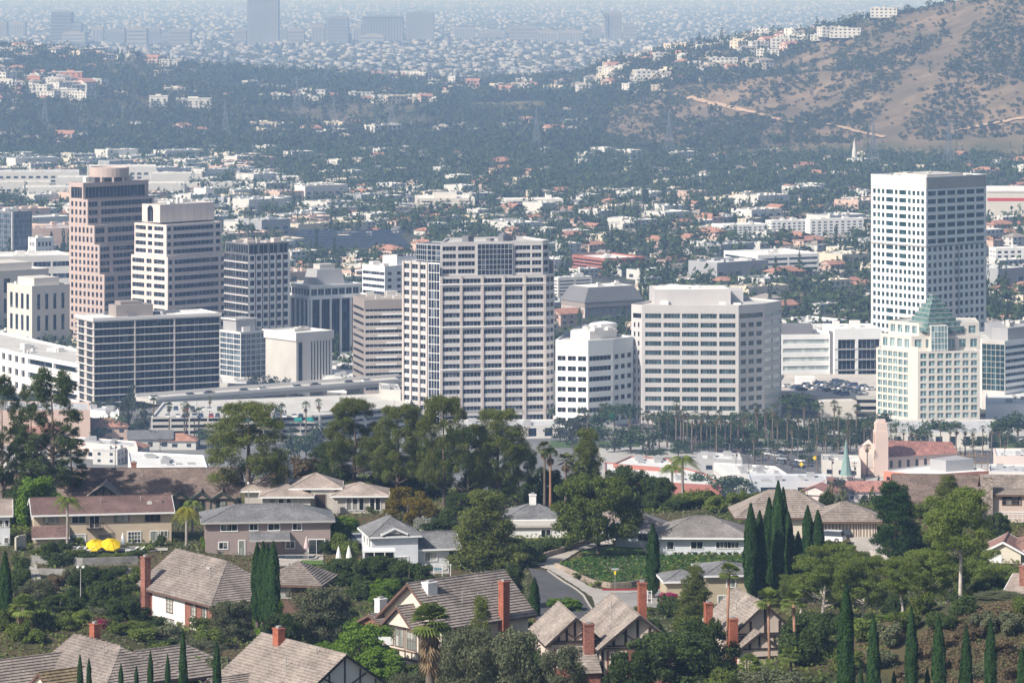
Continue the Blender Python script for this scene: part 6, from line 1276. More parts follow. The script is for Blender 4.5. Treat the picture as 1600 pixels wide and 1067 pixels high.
for key, lm in (('bush', 'broad'), ('darkbush', 'deep'), ('greybush', 'grey'), ('brightbush', 'bright'), ('drybush', 'dry'), ('magentabush', 'magenta'), ('flowerbush', 'flower'), ('autumnbush', 'autumn'), ('eucbush', 'euc')):
    for k in range(2):
        r = np.random.default_rng(620 + k + len(PL)); cl = [(r.uniform(-1.1, 1.1), r.uniform(-1.1, 1.1), r.uniform(.5, 1.9), r.uniform(.5, .95), r.uniform(.5, .95), r.uniform(.4, .75)) for _ in range(13)]
        V, Q = leaf_quads(r, cl, 4200, .12, .8, .55, (.45, 1.08)); b = MB(); b.tube([(0, 0, -.6), (.05, 0, .6), (.2, .1, 1.4)], [.09, .07, .03], 5); proto(key, 4, 2.6, V, Q, lm, b, M_BARK)
for k in range(3):
    r = np.random.default_rng(660 + k); V, Q = [], []
    n = 11000; z = 10 * r.uniform(0, 1, n) ** .9; rad = np.interp(z, [0, .8, 2.5, 5.5, 8, 9.3, 10], [.3, .52, .62, .6, .42, .2, .03]); lump = 1 + .16 * (fbm(z * 1.1 + 7 * k, r.uniform(0, 1, n) * 0, 5 + k) - .47) * 2
    a = r.uniform(0, 6.283, n); lump = lump * (1 + .22 * (noise2(a * 2.2, z * .9, 11 + k) - .5) * 2); rr = rad * lump * r.uniform(.62, 1.0, n) ** .5; p = np.stack([rr * np.cos(a), rr * np.sin(a), z], 1)
    nn = np.stack([np.cos(a), np.sin(a), np.full(n, .25)], 1) + r.normal(size=(n, 3)) * .45; nn /= np.linalg.norm(nn, axis=1, keepdims=True); up = np.array([0, 0, 1.0]) + r.normal(size=(n, 3)) * .3; u = up - (up * nn).sum(1, keepdims=True) * nn; u /= np.linalg.norm(u, axis=1, keepdims=True); v = np.cross(nn, u); s_ = (.13 * r.uniform(.6, 1.4, n))[:, None]
    V = np.stack([p - u * s_, p + v * s_ * .45, p + u * s_, p - v * s_ * .45], 1).reshape(-1, 3); b = MB(); b.tube([(0, 0, -1), (0, 0, 4), (0, 0, 9.6)], [.2, .16, .02], 6); proto('cypress', 1.28, 10, V, np.arange(4 * n, dtype=np.int32).reshape(-1, 4), 'cypress', b, M_BARK)
NICE = {'pine': 'pine_tree', 'shadypine': 'pine_tree', 'tallpine': 'pine_tree', 'conepine': 'pine_tree', 'denseconifer': 'conifer_tree', 'broadleaf': 'broadleaf_tree', 'eucalyptus': 'eucalyptus_tree', 'brighttree': 'small_tree', 'greytree': 'olive_tree', 'deeptree': 'evergreen_tree', 'autumntree': 'shrub', 'cypress': 'cypress_tree'}
PN = [0]
def plant(kind, px, Y, top, wpx, label, cat='tree', group=None, base=None, v=None):
    X = K(px) * Y; z = gz(X, Y) if base is None else ZP(base, Y); h = max(.5, ZP(top, Y) - z); w = wpx * Y / F; PN[0] += 1
    w0, h0, cr, tr = PL[kind][(PN[0] if v is None else v) % len(PL[kind])]; e = empty(NICE.get(kind, 'shrub'), (X, Y, z), label, cat, group, (PN[0] * 2.4) % 6.28)
    e.scale = (w / w0, w / w0, h / h0); link('crown', cr, e)
    if tr: link('trunk', tr, e)
    return e
def fanpalm(px, Y, top, label, R_=1.9, skirt=True, base=None, lean=0.0, rad=.2, seed=0, n=34, tm=None, group=None):
    X = K(px) * Y; z = gz(X, Y) if base is None else ZP(base, Y); h = ZP(top, Y) - z - R_ * .75; r = np.random.default_rng(700 + seed); (lv, lf), (dv, df) = fanpalm_arrays(r, h, R_, n, 9, skirt)
    e = empty('fan_palm', (X, Y, z), label, 'palm', group); o = np.array([lean, 0, 0]); link('fronds', arrmesh('fronds', np.array(lv) + o, lf, [LM['euc'] if seed % 2 else M_FROND]), e)
    if df: link('dead_fronds', arrmesh('dead_fronds', np.array(dv) + o, df, [M_DEAD]), e)
    b = MB(); b.tube([(0, 0, -1), (lean * .15, 0, h * .3), (lean * .55, 0, h * .65), (lean, 0, h)], [rad * 1.4, rad * 1.05, rad * .9, rad], 9); b.build('trunk', tm or M_PTRUNK, e, smooth=True); return e
def featherpalm(px, Y, top, label, R_=2.4, lm='broad', base=None, seed=0, n=13, rad=.14, cut=.65):
    X = K(px) * Y; z = gz(X, Y) if base is None else ZP(base, Y); h = ZP(top, Y) - z - R_ * .62; r = np.random.default_rng(800 + seed); V, Q = [], []; h = max(h, .5)
    for k in range(n):
        az = 2.4 * k + r.normal(0, .2); el = r.uniform(.1, 1.2); d = np.array([cos(az), sin(az), 0]); s = np.array([-sin(az), cos(az), 0]); P_ = []
        for t in np.linspace(0, 1, 15): P_.append(np.array([0, 0, h]) + d * R_ * (t * cos(el) * 1.0 + .16 * t * t) + np.array([0, 0, R_ * (t * sin(el) - .95 * t * t)]))
        for i in range(14):
            p, q = P_[i], P_[i + 1]; f = (q - p) / np.linalg.norm(q - p); L = R_ * .30 * (sin(pi * min(1, .12 + i / 15)) + .15)
            for sg in (-1, 1):
                for w in (0, .5):
                    a = p + (q - p) * w; tip = a + s * sg * L * .8 + f * L * .5 - np.array([0, 0, L * .6]); j = len(V); V += [a, a + f * .07, tip + f * .03, tip]; Q.append((j, j + 1, j + 2, j + 3))
    e = empty('feather_palm', (X, Y, z), label, 'palm'); link('fronds', arrmesh('fronds', V, Q, [LM[lm]]), e)
    b = MB(); b.tube([(0, 0, -1), (.05, 0, h * .5), (0, 0, h)], [rad * 1.3, rad, rad], 8); b.build('trunk', M_CONCRETE_BARK, e, smooth=True); return e
M_CONCRETE_BARK = mat('grey_palm_trunk', (.30, .27, .24), .9, .2, 2)
# ---------------------------------------------------------------- houses of the near ridge
R_TILE = tilemat('tile_greybrown', (.26, .222, .198), (.33, .33, .33), .22); R_TILE2 = tilemat('tile_tan', (.30, .255, .222), (.33, .33, .33), .2); R_BROWN = tilemat('shingle_brown', (.185, .14, .12), (.3, .3, .25), .25); R_RED = tilemat('shingle_redbrown', (.17, .11, .10), (.3, .3, .25), .15)
R_GREY = tilemat('shingle_grey', (.185, .185, .19), (.3, .3, .25), .2); R_TAUPE = tilemat('shingle_taupe', (.35, .29, .255), (.3, .3, .25), .15); R_CLAY2 = tilemat('shingle_clay', (.27, .16, .135), (.3, .3, .25), .15)
BRICK = tilemat('red_brick', (.27, .12, .09), (.22, .22, .08), .35); BRICKO = tilemat('orange_brick', (.34, .115, .07), (.22, .22, .08), .25); STONEW = tilemat('field_stone', (.30, .25, .21), (.3, .3, .25), .5)
def stuc(n, c): return mat('stucco_' + n, c, .9, .06, .8, .2)
W_BEIGE = stuc('beige', (.50, .41, .31)); W_TAUPE = stuc('taupe', (.315, .255, .24)); W_WHITE = stuc('white', (.78, .77, .75)); W_SHADEW = stuc('shade_white', (.62, .64, .67)); W_GREYG = stuc('greige', (.47, .44, .40)); W_CREAM = stuc('cream', (.66, .60, .50)); W_OLIVE = stuc('olive', (.44, .38, .27)); W_PINK = stuc('pinkish', (.56, .45, .39)); W_TUD = stuc('tudor_tan', (.68, .57, .48)); W_BRN = stuc('brown', (.26, .20, .17))  # the blue-grey white has the shade on white walls put into its colour
T_WHITE = mat('trim_white', (.78, .78, .77), .6, .04, 1); T_DARK = mat('timber_dark', (.045, .032, .028), .8, .2, 1.5); T_BROWN = mat('timber_brown', (.15, .09, .07), .8, .2, 1.5); T_GREEN = mat('timber_green', (.03, .055, .045), .8, .1, 1.5); T_GREY = mat('trim_grey', (.42, .40, .38), .7, .05, 1)
PANE = cellmat('house_pane', (.015, .02, .025), (.30, .29, .27), (.9, .9, 1.3), .1, .5, .5); PANE_L = cellmat('house_pane_curtain', (.20, .22, .20), (.5, .5, .46), (.5, .5, 3), .15, .5, .2, 1.4)
METAL = mat('vent_metal', (.33, .32, .31), .5, .1, 1)
class House:
    def __init__(s, label, px, py, Y, rz, cat='house', name='house'):
        s.rz = R(rz); s.root = empty(name, (K(px) * Y, Y, ZP(py, Y)), label, cat, None, s.rz); s.parts = {}
    def p(s, n, m):
        k = (n, m.name)
        if k not in s.parts: s.parts[k] = (MB(), m)
        return s.parts[k][0]
    def done(s):
        for (n, _), (b, m) in s.parts.items(): b.build(n, m, s.root)
        return s
    def body(s, x0, x1, y0, y1, z1, m, z0=-1.5): s.p('wall', m).prism([(x0, y0), (x1, y0), (x1, y1), (x0, y1)], z0, z1)
    def plane(s, b, A, B, Cc, D, n, lift=.055):
        A, B, Cc, D = map(Vector, (A, B, Cc, D)); nn = (B - A).cross(D - A); nn.normalize(); nn = nn if nn.z > 0 else -nn
        for i in range(n):
            t0, t1 = i / n, (i + 1) / n; a, c, d, e = A.lerp(D, t0), B.lerp(Cc, t0), B.lerp(Cc, t1), A.lerp(D, t1); u = nn * lift
            b.face([tuple(a + u), tuple(c + u), tuple(d + nn * .004), tuple(e + nn * .004)]); b.face([tuple(a), tuple(c), tuple(c + u), tuple(a + u)])
    def roof(s, x0, x1, y0, y1, ze, rise, m, kind='gable', axis='x', over=.5, rake=.45, trim=T_WHITE, wall=None, course=.38, lift=.09, hipf=(1, 1)):
        """kind: gable, hip; hipf = which ends are hipped (start, end)"""
        if axis == 'x': f = lambda a, b, z: (a, b, z); a0, a1, b0, b1 = x0, x1, y0, y1
        else: f = lambda a, b, z: (b, a, z); a0, a1, b0, b1 = y0, y1, x0, x1
        hw = (b1 - b0) / 2; sl = rise / hw; bm = (b0 + b1) / 2; e0, e1 = (over if kind == 'hip' and hipf[0] else rake), (over if kind == 'hip' and hipf[1] else rake)
        A0, A1, B0, B1, zl = a0 - e0, a1 + e1, b0 - over, b1 + over, ze - over * sl; r0 = a0 + hw * .98 if (kind == 'hip' and hipf[0]) else A0; r1 = a1 - hw * .98 if (kind == 'hip' and hipf[1]) else A1
        if r0 > r1: r0 = r1 = (r0 + r1) / 2
        zr = ze + rise; P_ = s.p('roof', m); n = max(3, round(hypot(hw + over, rise) / course)); th = .16
        E = [f(A0, B0, zl + th), f(A1, B0, zl + th), f(A1, B1, zl + th), f(A0, B1, zl + th)]; G0, G1 = f(r0, bm, zr + th), f(r1, bm, zr + th)
        s.plane(P_, E[0], E[1], G1, G0, n, lift); s.plane(P_, E[2], E[3], G0, G1, n, lift)
        if r0 > A0: s.plane(P_, E[3], E[0], G0, G0, n, lift)
        if r1 < A1: s.plane(P_, E[1], E[2], G1, G1, n, lift)
        so = s.p('eaves', trim); dn = lambda p: (p[0], p[1], p[2] - th)
        so.face([dn(E[0]), dn(E[1]), dn(G1), dn(G0)]); so.face([dn(E[2]), dn(E[3]), dn(G0), dn(G1)])
        if r0 > A0: so.face([dn(E[3]), dn(E[0]), dn(G0)])
        if r1 < A1: so.face([dn(E[1]), dn(E[2]), dn(G1)])
        fa = s.p('fascia', trim); lo = lambda p, d=.1: (p[0], p[1], p[2] - d)
        fa.beam(lo(E[0]), lo(E[1]), .07, .26); fa.beam(lo(E[2]), lo(E[3]), .07, .26)
        for (i, j, g, c) in ((0, 3, G0, r0 > A0), (1, 2, G1, r1 < A1)):
            if c: fa.beam(lo(E[i]), lo(E[j]), .07, .26)
            else: fa.beam(lo(E[i]), lo(g), .07, .28); fa.beam(lo(E[j]), lo(g), .07, .28)
        cap = s.p('ridge_cap', m)
        if r1 - r0 > .4: cap.beam((G0[0], G0[1], G0[2] + .05), (G1[0], G1[1], G1[2] + .05), .26, .14)
        if r0 > A0: cap.beam(E[0], G0, .2, .14); cap.beam(E[3], G0, .2, .14)
        if r1 < A1: cap.beam(E[1], G1, .2, .14); cap.beam(E[2], G1, .2, .14)
        if wall is not None:
            W = s.p('wall', wall)
            if r0 <= A0: W.face([f(a0, b0, ze), f(a0, b1, ze), f(a0, bm, zr)])
            if r1 >= A1: W.face([f(a1, b0, ze), f(a1, b1, ze), f(a1, bm, zr)])
    def at(s, face):
        """face = (x, y, direction in degrees): start of a wall seen from outside, left to right"""
        x, y, a = face; a = R(a); d = (cos(a), sin(a)); n = (d[1], -d[0]); return lambda u, z, o=0.0: (x + d[0] * u + n[0] * o, y + d[1] * u + n[1] * o, z)
    def bar(s, b, P_, u0, u1, z0, z1, o0, o1):
        q = [P_(u0, z0, o1), P_(u1, z0, o1), P_(u1, z1, o1), P_(u0, z1, o1)]; b.face(q); k = [P_(u0, z0, o0), P_(u1, z0, o0), P_(u1, z1, o0), P_(u0, z1, o0)]
        for i in range(4): j = (i + 1) % 4; b.face([k[i], k[j], q[j], q[i]])
    def win(s, face, u0, u1, z0, z1, nx=2, ny=1, frame=T_WHITE, pane=PANE, fw=.09, name='window', surround=None):
        P_ = s.at(face); b = MB()
        for a, c, d, e in ((u0 - fw, u1 + fw, z0 - fw, z0), (u0 - fw, u1 + fw, z1, z1 + fw), (u0 - fw, u0, z0, z1), (u1, u1 + fw, z0, z1)): s.bar(b, P_, a, c, d, e, 0, .09)
        for i in range(1, nx): u = u0 + (u1 - u0) * i / nx; s.bar(b, P_, u - .03, u + .03, z0, z1, .02, .06)
        for i in range(1, ny): z = z0 + (z1 - z0) * i / ny; s.bar(b, P_, u0, u1, z - .03, z + .03, .02, .057)
        w = b.build(name, frame, s.root); g = MB(); g.face([P_(u0, z0, .025), P_(u1, z0, .025), P_(u1, z1, .025), P_(u0, z1, .025)]); g.build('pane', pane, w); return w
    def door(s, face, u0, u1, z1, m, frame=T_WHITE, z0=0.0, panels=0, name='door'):
        P_ = s.at(face); b = MB()
        for a, c, d, e in ((u0 - .1, u1 + .1, z1, z1 + .12), (u0 - .1, u0, z0, z1), (u1, u1 + .1, z0, z1)): s.bar(b, P_, a, c, d, e, 0, .08)
        w = b.build(name, frame, s.root); g = MB(); s.bar(g, P_, u0, u1, z0, z1, 0, .03)
        for k in range(panels): u = u0 + (u1 - u0) * (k + .5) / panels; s.bar(g, P_, u - .22, u + .22, z1 - .55, z1 - .2, .03, .05)
        g.build('leaf', m, w); return w
    def chimney(s, x, y, w, d, z0, z1, m, cap=True, name='chimney'):
        b = MB(); b.box(x - w / 2, x + w / 2, y - d / 2, y + d / 2, z0, z1); 
        if cap: b.box(x - w / 2 - .07, x + w / 2 + .07, y - d / 2 - .07, y + d / 2 + .07, z1, z1 + .18)
        o = b.build(name, m, s.root); f = MB(); f.box(x - w / 4, x + w / 4, y - d / 4, y + d / 4, z1 + .19, z1 + .42); f.build('flue', METAL, o)
    def timber(s, face, segs, m=T_DARK, w=.22, o=.05):
        P_ = s.at(face); b = s.p('timber', m)
        for (u0, z0, u1, z1) in segs: b.beam(P_(u0, z0, o - .04), P_(u1, z1, o - .04), w, .12)
    def vent(s, x, y, z, h=.6):
        b = s.p('roof_vent', METAL); b.tube([(x, y, z - .3), (x, y, z + h)], [.06, .06], 6); b.tube([(x, y, z + h), (x, y, z + h + .12)], [.11, .05], 6)
FRONT = lambda L=0: (0, 0, 0)
def LEFT(D): return (0, D, -90)
def RIGHT(L): return (L, 0, 90)
def gabletimber(w, z0, rise, n=4, dia=True):
    """half-timber pattern of a gable of width w above z0"""
    sg = [(0, z0 + .1, w, z0 + .1)]
    for k in range(1, n):
        u = w * k / n; h = rise * (1 - abs(u - w / 2) / (w / 2)); sg.append((u, z0, u, z0 + h - .1))
    if dia: sg += [(w * .5, z0 + rise * .15, w * .27, z0 + rise * .5), (w * .5, z0 + rise * .15, w * .73, z0 + rise * .5)]
    return sg

# beige two-storey house with the yellow umbrellas before it
h = House('beige two-storey house with brown roof, small balcony and white french doors', 53, 857, 553, 10); L, D = 20.3, 10
h.body(0, L, 0, D, 5.1, W_BEIGE); h.roof(0, L, 0, D, 5.1, 1.5, R_RED, over=.8, wall=W_BEIGE, course=.5, lift=.03)
for u0, u1, z0, z1, n, pn in ((1.4, 3.5, 3.6, 4.6, 3, PANE_L), (5.6, 7.6, 3.6, 4.6, 2, PANE), (11.8, 14, 3.6, 4.6, 3, PANE_L), (16.4, 18.6, 3.6, 4.6, 3, PANE), (8.2, 9.6, 2.9, 4.6, 2, PANE)): h.win(FRONT(), u0, u1, z0, z1, n, 1, W_BRN if n == 3 else T_WHITE, pn, .06)
h.win(FRONT(), 5.3, 7.6, .1, 1.9, 4, 2, T_WHITE, PANE_L); h.win(FRONT(), 9.6, 11.2, .9, 1.7, 3, 1, W_BRN); h.win(FRONT(), 13.9, 15.7, 0, 2.1, 4, 4, T_WHITE, PANE, .12, 'french_door'); h.win(FRONT(), 17.2, 18.3, .1, 2.1, 1, 1, T_WHITE, PANE_L, .1, 'french_door'); h.win(FRONT(), 18.7, 19.7, 1.3, 2.1, 2, 1, T_WHITE); h.win(LEFT(D), 3, 5, 3.6, 4.6, 2)
b = MB(); b.box(7.7, 10.2, -1.0, -.03, 2.72, 2.86)
for k in range(13): u = 7.75 + 2.4 * k / 12; b.beam((u, -.97, 2.86), (u, -.97, 3.6), .05)
b.beam((7.7, -.97, 3.62), (10.2, -.97, 3.62), .08); b.beam((7.73, -.97, 3.62), (7.73, -.05, 3.62), .08); b.beam((10.17, -.97, 3.62), (10.17, -.05, 3.62), .08); b.build('balcony', T_DARK, h.root)
P_ = h.p('lower_roof', R_RED); h.plane(P_, (-.4, -1.5, 1.75), (5.2, -1.5, 1.75), (5.2, -.02, 3.3), (-.4, -.02, 3.3), 5, .03); h.p('wall', W_BEIGE).prism([(0, -1), (4.9, -1), (4.9, -.01), (0, -.01)], -1, 1.75); h.p('fascia', T_WHITE).beam((-.4, -1.52, 1.68), (5.2, -1.52, 1.68), .06, .2)
h.vent(4, 3, 6.1); h.vent(10, 3, 6.1); h.vent(16, 3.4, 6.2); h.done()
dish = MB(); dish.lathe((0, 0), [(.05, 0), (.3, .06), (.42, .16)], 12); 
for i, (u, v) in enumerate(((17.2, 2.2), (18.4, 3.1), (19.2, 2.5))):
    e = link('satellite_dish', None or dish.mesh('satellite_dish', T_GREY), h.root, (u, v, 5.9)); e.rotation_euler = (1.1, 0, .5 * i)
    st = MB(); st.beam((u, v, 5.3), (u, v, 5.95), .06); st.build('dish_mast', METAL, h.root)

h = House('taupe stucco two-storey house with grey hip roof and white-framed windows', 321, 868, 548, 6); L, D = 18.3, 9.5
h.body(0, L, 0, D, 5.0, W_TAUPE); h.roof(0, L, 0, D, 5.0, 1.6, R_GREY, 'hip', over=.7, course=.4, lift=.03, trim=T_GREY)
for u0, u1, z0, z1, n in ((2.3, 4.6, 3.6, 4.5, 3), (6.5, 7.6, 3.65, 4.55, 2), (9.2, 10.8, 3.6, 4.5, 2), (12.8, 14, 3.6, 4.5, 2), (2.0, 3.2, 1.0, 1.9, 2), (11.8, 13, .95, 1.9, 2)): h.win(FRONT(), u0, u1, z0, z1, n, 1, T_WHITE, PANE, .14)
h.win(FRONT(), 4.9, 5.7, 0, 2.1, 1, 1, T_WHITE, PANE_L, .14, 'glazed_door'); h.win(FRONT(), 15.1, 17.4, 0, 2.1, 2, 1, T_WHITE, PANE, .13, 'sliding_door')
P_ = h.p('porch_roof', R_GREY); h.plane(P_, (6.3, -2.6, 2.5), (12.3, -2.6, 2.5), (12.3, -.02, 3.4), (6.3, -.02, 3.4), 6, .03); h.p('fascia', T_GREY).beam((6.3, -2.62, 2.42), (12.3, -2.62, 2.42), .07, .22)
for u in (7.4, 11.3): h.p('porch_post', T_DARK).beam((u, -2.4, -.2), (u, -2.4, 2.45), .18)
h.vent(4, 3, 6, .5); h.vent(13, 4, 6.3, .5); h.done()

h = House('low pale bungalow with tan hip roofs and tall narrow windows under the pines', 410, 802, 592, 2)
h.body(0, 7.6, 0, 8, 2.7, W_GREYG); h.roof(0, 7.6, 0, 8, 2.7, 1.2, R_TAUPE, 'hip', over=.6, lift=.02)
h.body(7.6, 11.4, 2.2, 9, 3.7, W_GREYG); h.roof(4.8, 12, 2.6, 10, 3.8, 1.6, R_TAUPE, 'hip', over=.7, lift=.02)
h.body(11.4, 19.4, .4, 8, 2.8, W_GREYG); h.roof(11.4, 19.4, .4, 8, 2.8, 1.3, R_TAUPE, 'hip', over=.7, lift=.02)
h.body(-3, 3, 6, 13, 2.9, W_GREYG); h.roof(-3, 3, 6, 13, 2.9, 1.5, R_TAUPE, 'hip', over=.6, lift=.02)
for u in (1.2, 2.6, 3.8, 5.0): h.win(FRONT(), u, u + .75, .5, 2.3, 1, 1, W_GREYG if u in (1.2, 5.0) else T_WHITE, PANE_L if u in (1.2, 5.0) else PANE)
for u in (13.3, 14.3, 15.3, 17.0, 17.9): h.win((0, .4, 0), u, u + .7, .4, 2.3, 1, 1, T_WHITE, PANE)
h.door((0, 2.2, 0), 8.4, 9.9, 2.6, T_DARK, W_BRN); h.chimney(4.1, 10, .9, .9, 3, 6.2, W_WHITE); h.p('wall', W_GREYG).box(11.2, 11.9, -1.2, -.4, -.5, 2.0); h.done()

h = House('tudor house with a huge brown shingle roof and dark green timber dormers', 112, 812, 598, 2); L, D = 26.5, 14
h.body(0, L, 0, D, 3.6, W_BRN); h.roof(0, L, 0, D, 3.6, 3.5, R_BROWN, over=.5, trim=T_GREEN, wall=W_BRN, lift=.03); 
h.body(1.6, 9, -3, 1, 3.2, W_BRN); h.roof(1.6, 9, -3, 4.5, 3.2, 2.5, R_TAUPE, axis='y', over=.5, trim=T_GREEN, wall=W_BRN, lift=.03); h.timber((1.6, -3, 0), gabletimber(7.4, 3.2, 2.4, 6, False), T_GREEN); h.win((1.6, -3, 0), 2, 3.4, 2.9, 3.9, 3, 1, T_GREEN); h.win((1.6, -3, 0), 3.9, 5.4, 2.9, 3.9, 3, 1, T_GREEN)
h.body(15, 26.3, -1.2, 0, 3.5, W_BRN, -1)
for u in (17.3, 20.6, 24):
    h.roof(u - 1.4, u + 1.4, -1.6, 2.6, 3.5, .95, R_BROWN, axis='y', over=.25, rake=.2, trim=T_GREEN, wall=W_BRN, lift=.02)
    h.win((15, -1.2, 0), u - 15.8, u - 14.4, 1.6, 3.1, 3, 2, T_GREEN)
h.timber((15, -1.2, 0), [(0, 1.3, 11.3, 1.3), (0, 3.4, 11.3, 3.4)] + [(u, 0, u, 3.4) for u in (.1, 3.9, 7.2, 11.2)] + [(7.5, .2, 8.4, 3.2)], T_GREEN)
h.chimney(9.4, 7.6, .8, .8, 6, 8.0, BRICK); h.vent(7, 3, 5, .5); h.vent(11, 5, 6, .5); h.done()
h = House('brown-roofed house mostly hidden behind the tall dark pines at left', -30, 812, 600, 0); h.body(0, 13.5, 0, 10, 3.4, W_BRN); h.roof(0, 13.5, 0, 10, 3.4, 3.0, R_BROWN, wall=W_BRN, trim=T_DARK, lift=.03); h.win(FRONT(), 3, 5, 1, 2.2); h.win(FRONT(), 8, 10, 1, 2.2); h.done()
h = House('white house end with grey roof at the left edge, by a gate', -40, 858, 553, 8); h.body(0, 5.2, 0, 9, 5.0, W_SHADEW); h.roof(0, 5.2, 0, 9, 5.0, 1.5, R_TAUPE, over=.6, wall=W_SHADEW, lift=.03); h.win(FRONT(), 3.6, 4.1, 3.3, 4.2, 1); h.win(FRONT(), 4.5, 5.0, 3.3, 4.2, 1); h.win(FRONT(), 4.4, 4.9, .8, 1.6, 1); h.done()

h = House('white two-storey house with dark grey roof above a fenced pool', 581, 889, 534, 12); L, D = 6.7, 8.5
h.body(0, L, 0, D, 4.8, W_SHADEW); h.roof(0, L, 0, D, 4.8, 1.9, R_GREY, 'hip', 'y', over=.55, lift=.03); h.roof(1.6, 4.8, -.5, 2.6, 5.0, .75, R_GREY, axis='y', over=.3, rake=.2, wall=T_GREY, lift=.02)
h.body(L, L + 6, 1.0, D, 2.6, W_SHADEW); h.roof(L, L + 6, 1.0, D, 2.6, 1.6, R_GREY, 'gable', over=.6, wall=W_SHADEW, lift=.03)
h.win(FRONT(), 3.6, 5.2, .5, 1.6, 3, 2, T_WHITE, PANE_L, .12); h.win((L, 1.0, 0), 1.2, 2.9, .8, 2.0, 2, 1, T_WHITE, PANE_L, .12); h.win((L, 1.0, 0), 4.7, 5.4, .1, 2.1, 1)
for u in (2, 4.5, 6.6): h.win(LEFT(D), u, u + 1, 2.9, 4.2, 1)
h.vent(2, 3, 6.3, .5); h.vent(3, 5, 6.6, .4); h.done()
e = empty('patio_canopy', (K(568) * 526, 526, ZP(889, 526)), 'white flat patio canopy beside the white pool house', 'canopy', None, R(4)); b = MB(); b.prism([(0, 0), (4.5, 0), (4.5, 3), (0, 3)], 2.35, 2.55, bottom=True); b.build('roof', T_WHITE, e)
for u, v in ((.1, .1), (1.5, .1), (3, .1), (4.4, .1), (4.4, 2.9), (.1, 2.9)): b = MB(); b.beam((u, v, -.3), (u, v, 2.35), .12); b.build('post', T_WHITE, e)
b = MB(); b.face([(.2, 2.7, 0), (4.3, 2.7, 0), (4.3, 2.7, 2.3), (.2, 2.7, 2.3)]); b.build('screen', PANE, e)

# brick and stucco house with tiled hip roof
h = House('brick and white stucco house with grey-brown tile roof and tall brick chimney', 219, 981, 500, -54); L, D = 18.3, 11.5
h.body(0, L, 0, D, 5.9, BRICK); h.roof(0, L, 0, D, 5.9, 3.9, R_TILE, 'hip', over=.7, trim=T_BROWN, hipf=(0, 1), wall=BRICK, lift=.11, course=.42)
P_ = h.at(FRONT()); b = MB(); h.bar(b, P_, 3.3, 11.6, -.5, 5.7, .0, .06); b.build('stucco_panel', W_WHITE, h.root); o = (0, -.06, 0)
for u0, u1, z0, z1, nx, ny in ((7.0, 8.6, 3.2, 5.2, 2, 4), (4.3, 5.4, .1, 2.2, 1, 1), (7.0, 8.9, .1, 2.3, 2, 4), (9.8, 11.0, .1, 2.2, 2, 1)): h.win(o, u0, u1, z0, z1, nx, ny, T_BROWN, PANE if ny < 4 else PANE_L)
for u in (13.2, 15.9): h.win(FRONT(), u, u + 1.2, 3.6, 5.2, 2, 3, T_BROWN, PANE_L, .1); h.door(FRONT(), u - .05, u + 1.25, 3.3, T_WHITE, T_WHITE, 1.7, name='shutter_panel')
for u in (2.4, 5.6, 8.3): h.win(RIGHT(L), u, u + 1.3, 3.3, 5.0, 2, 3, T_BROWN)
h.chimney(2.2, -.45, 1.15, .9, -1, 9.7, BRICK); P_ = h.at(FRONT()); h.vent(8, 3, 8.4, .7); h.vent(6, 2.4, 7.8); h.vent(13, 3, 8.3, .5); h.vent(10, 4, 9, .5)
b = MB(); b.box(10.2, 11.2, 4.0, 5.0, 8.2, 9.15); b.build('skylight', T_GREY, h.root); b = MB(); b.box(-2.6, -.05, 2, 6, 2.6, 2.85); b.build('porch_roof', BRICKO, h.root)
for v in (2.2, 5.8): b = MB(); b.beam((-2.4, v, -1), (-2.4, v, 2.6), .22); b.build('porch_post', T_BROWN, h.root)
h.done()
h = House('dark timber wing with tile roof behind the four cypresses', 425, 966, 478, -10); h.body(0, 5.2, 0, 7, 4.6, T_BROWN); h.roof(-1, 6, 0, 8, 4.6, 2.0, R_TILE, 'hip', over=.7, trim=T_BROWN, lift=.11); h.win(FRONT(), 1, 2.6, 2.6, 4.1, 2, 2, T_BROWN, PANE_L); h.done()
Y = 478; e = empty('garden_wall', (K(203) * 482, 482, ZP(989, 482)), 'white garden wall with brick piers before the brick house', 'wall', None, R(-40))
for k in range(3): b = MB(); b.box(.4 + k * 3.2, 3.2 + k * 3.2, -.12, .12, -1, 1.5 - .15 * k); b.build('panel', W_WHITE, e)
for k in range(4): b = MB(); b.box(k * 3.2, k * 3.2 + .42, -.22, .22, -1, 1.8 - .12 * k); b.build('pier', BRICK, e)

# bottom-left: broken tile roofs
h = House('rambling house of several grey-brown tile roofs in the bottom left corner', 62, 1085, 447, -52); 
h.body(0, 15, 0, 10, 3.4, W_CREAM); h.roof(0, 15, 0, 10, 3.4, 3.0, R_TILE, 'hip', over=.7, trim=T_BROWN, lift=.12, course=.45, hipf=(0, 1), wall=W_CREAM)
h.body(6.5, 13, 8, 17, 3.0, W_CREAM); h.roof(6.5, 15, 7, 18, 3.2, 2.6, R_TILE, 'hip', 'y', over=.7, trim=T_BROWN, lift=.12, course=.45, hipf=(0, 1), wall=W_CREAM)
h.body(1, 9, -5.5, 0, 2.4, W_CREAM); h.roof(-2, 4.5, -8, 4, 2.6, 2.2, R_TILE2, 'gable', 'y', over=.7, trim=T_BROWN, lift=.12, course=.45, wall=W_CREAM); h.roof(5.3, 10.5, -4.5, 5, 2.2, 2.0, tilemat('tile_mossy', (.24, .185, .11), (.33, .33, .33), .3), 'gable', 'y', over=.5, trim=T_BROWN, lift=.12, course=.45, wall=W_CREAM)
h.chimney(3.4, 5.6, 1.1, .9, 3, 8.2, BRICKO); h.vent(9, 3.4, 6, .6); h.vent(12, 13, 5.4, .6)
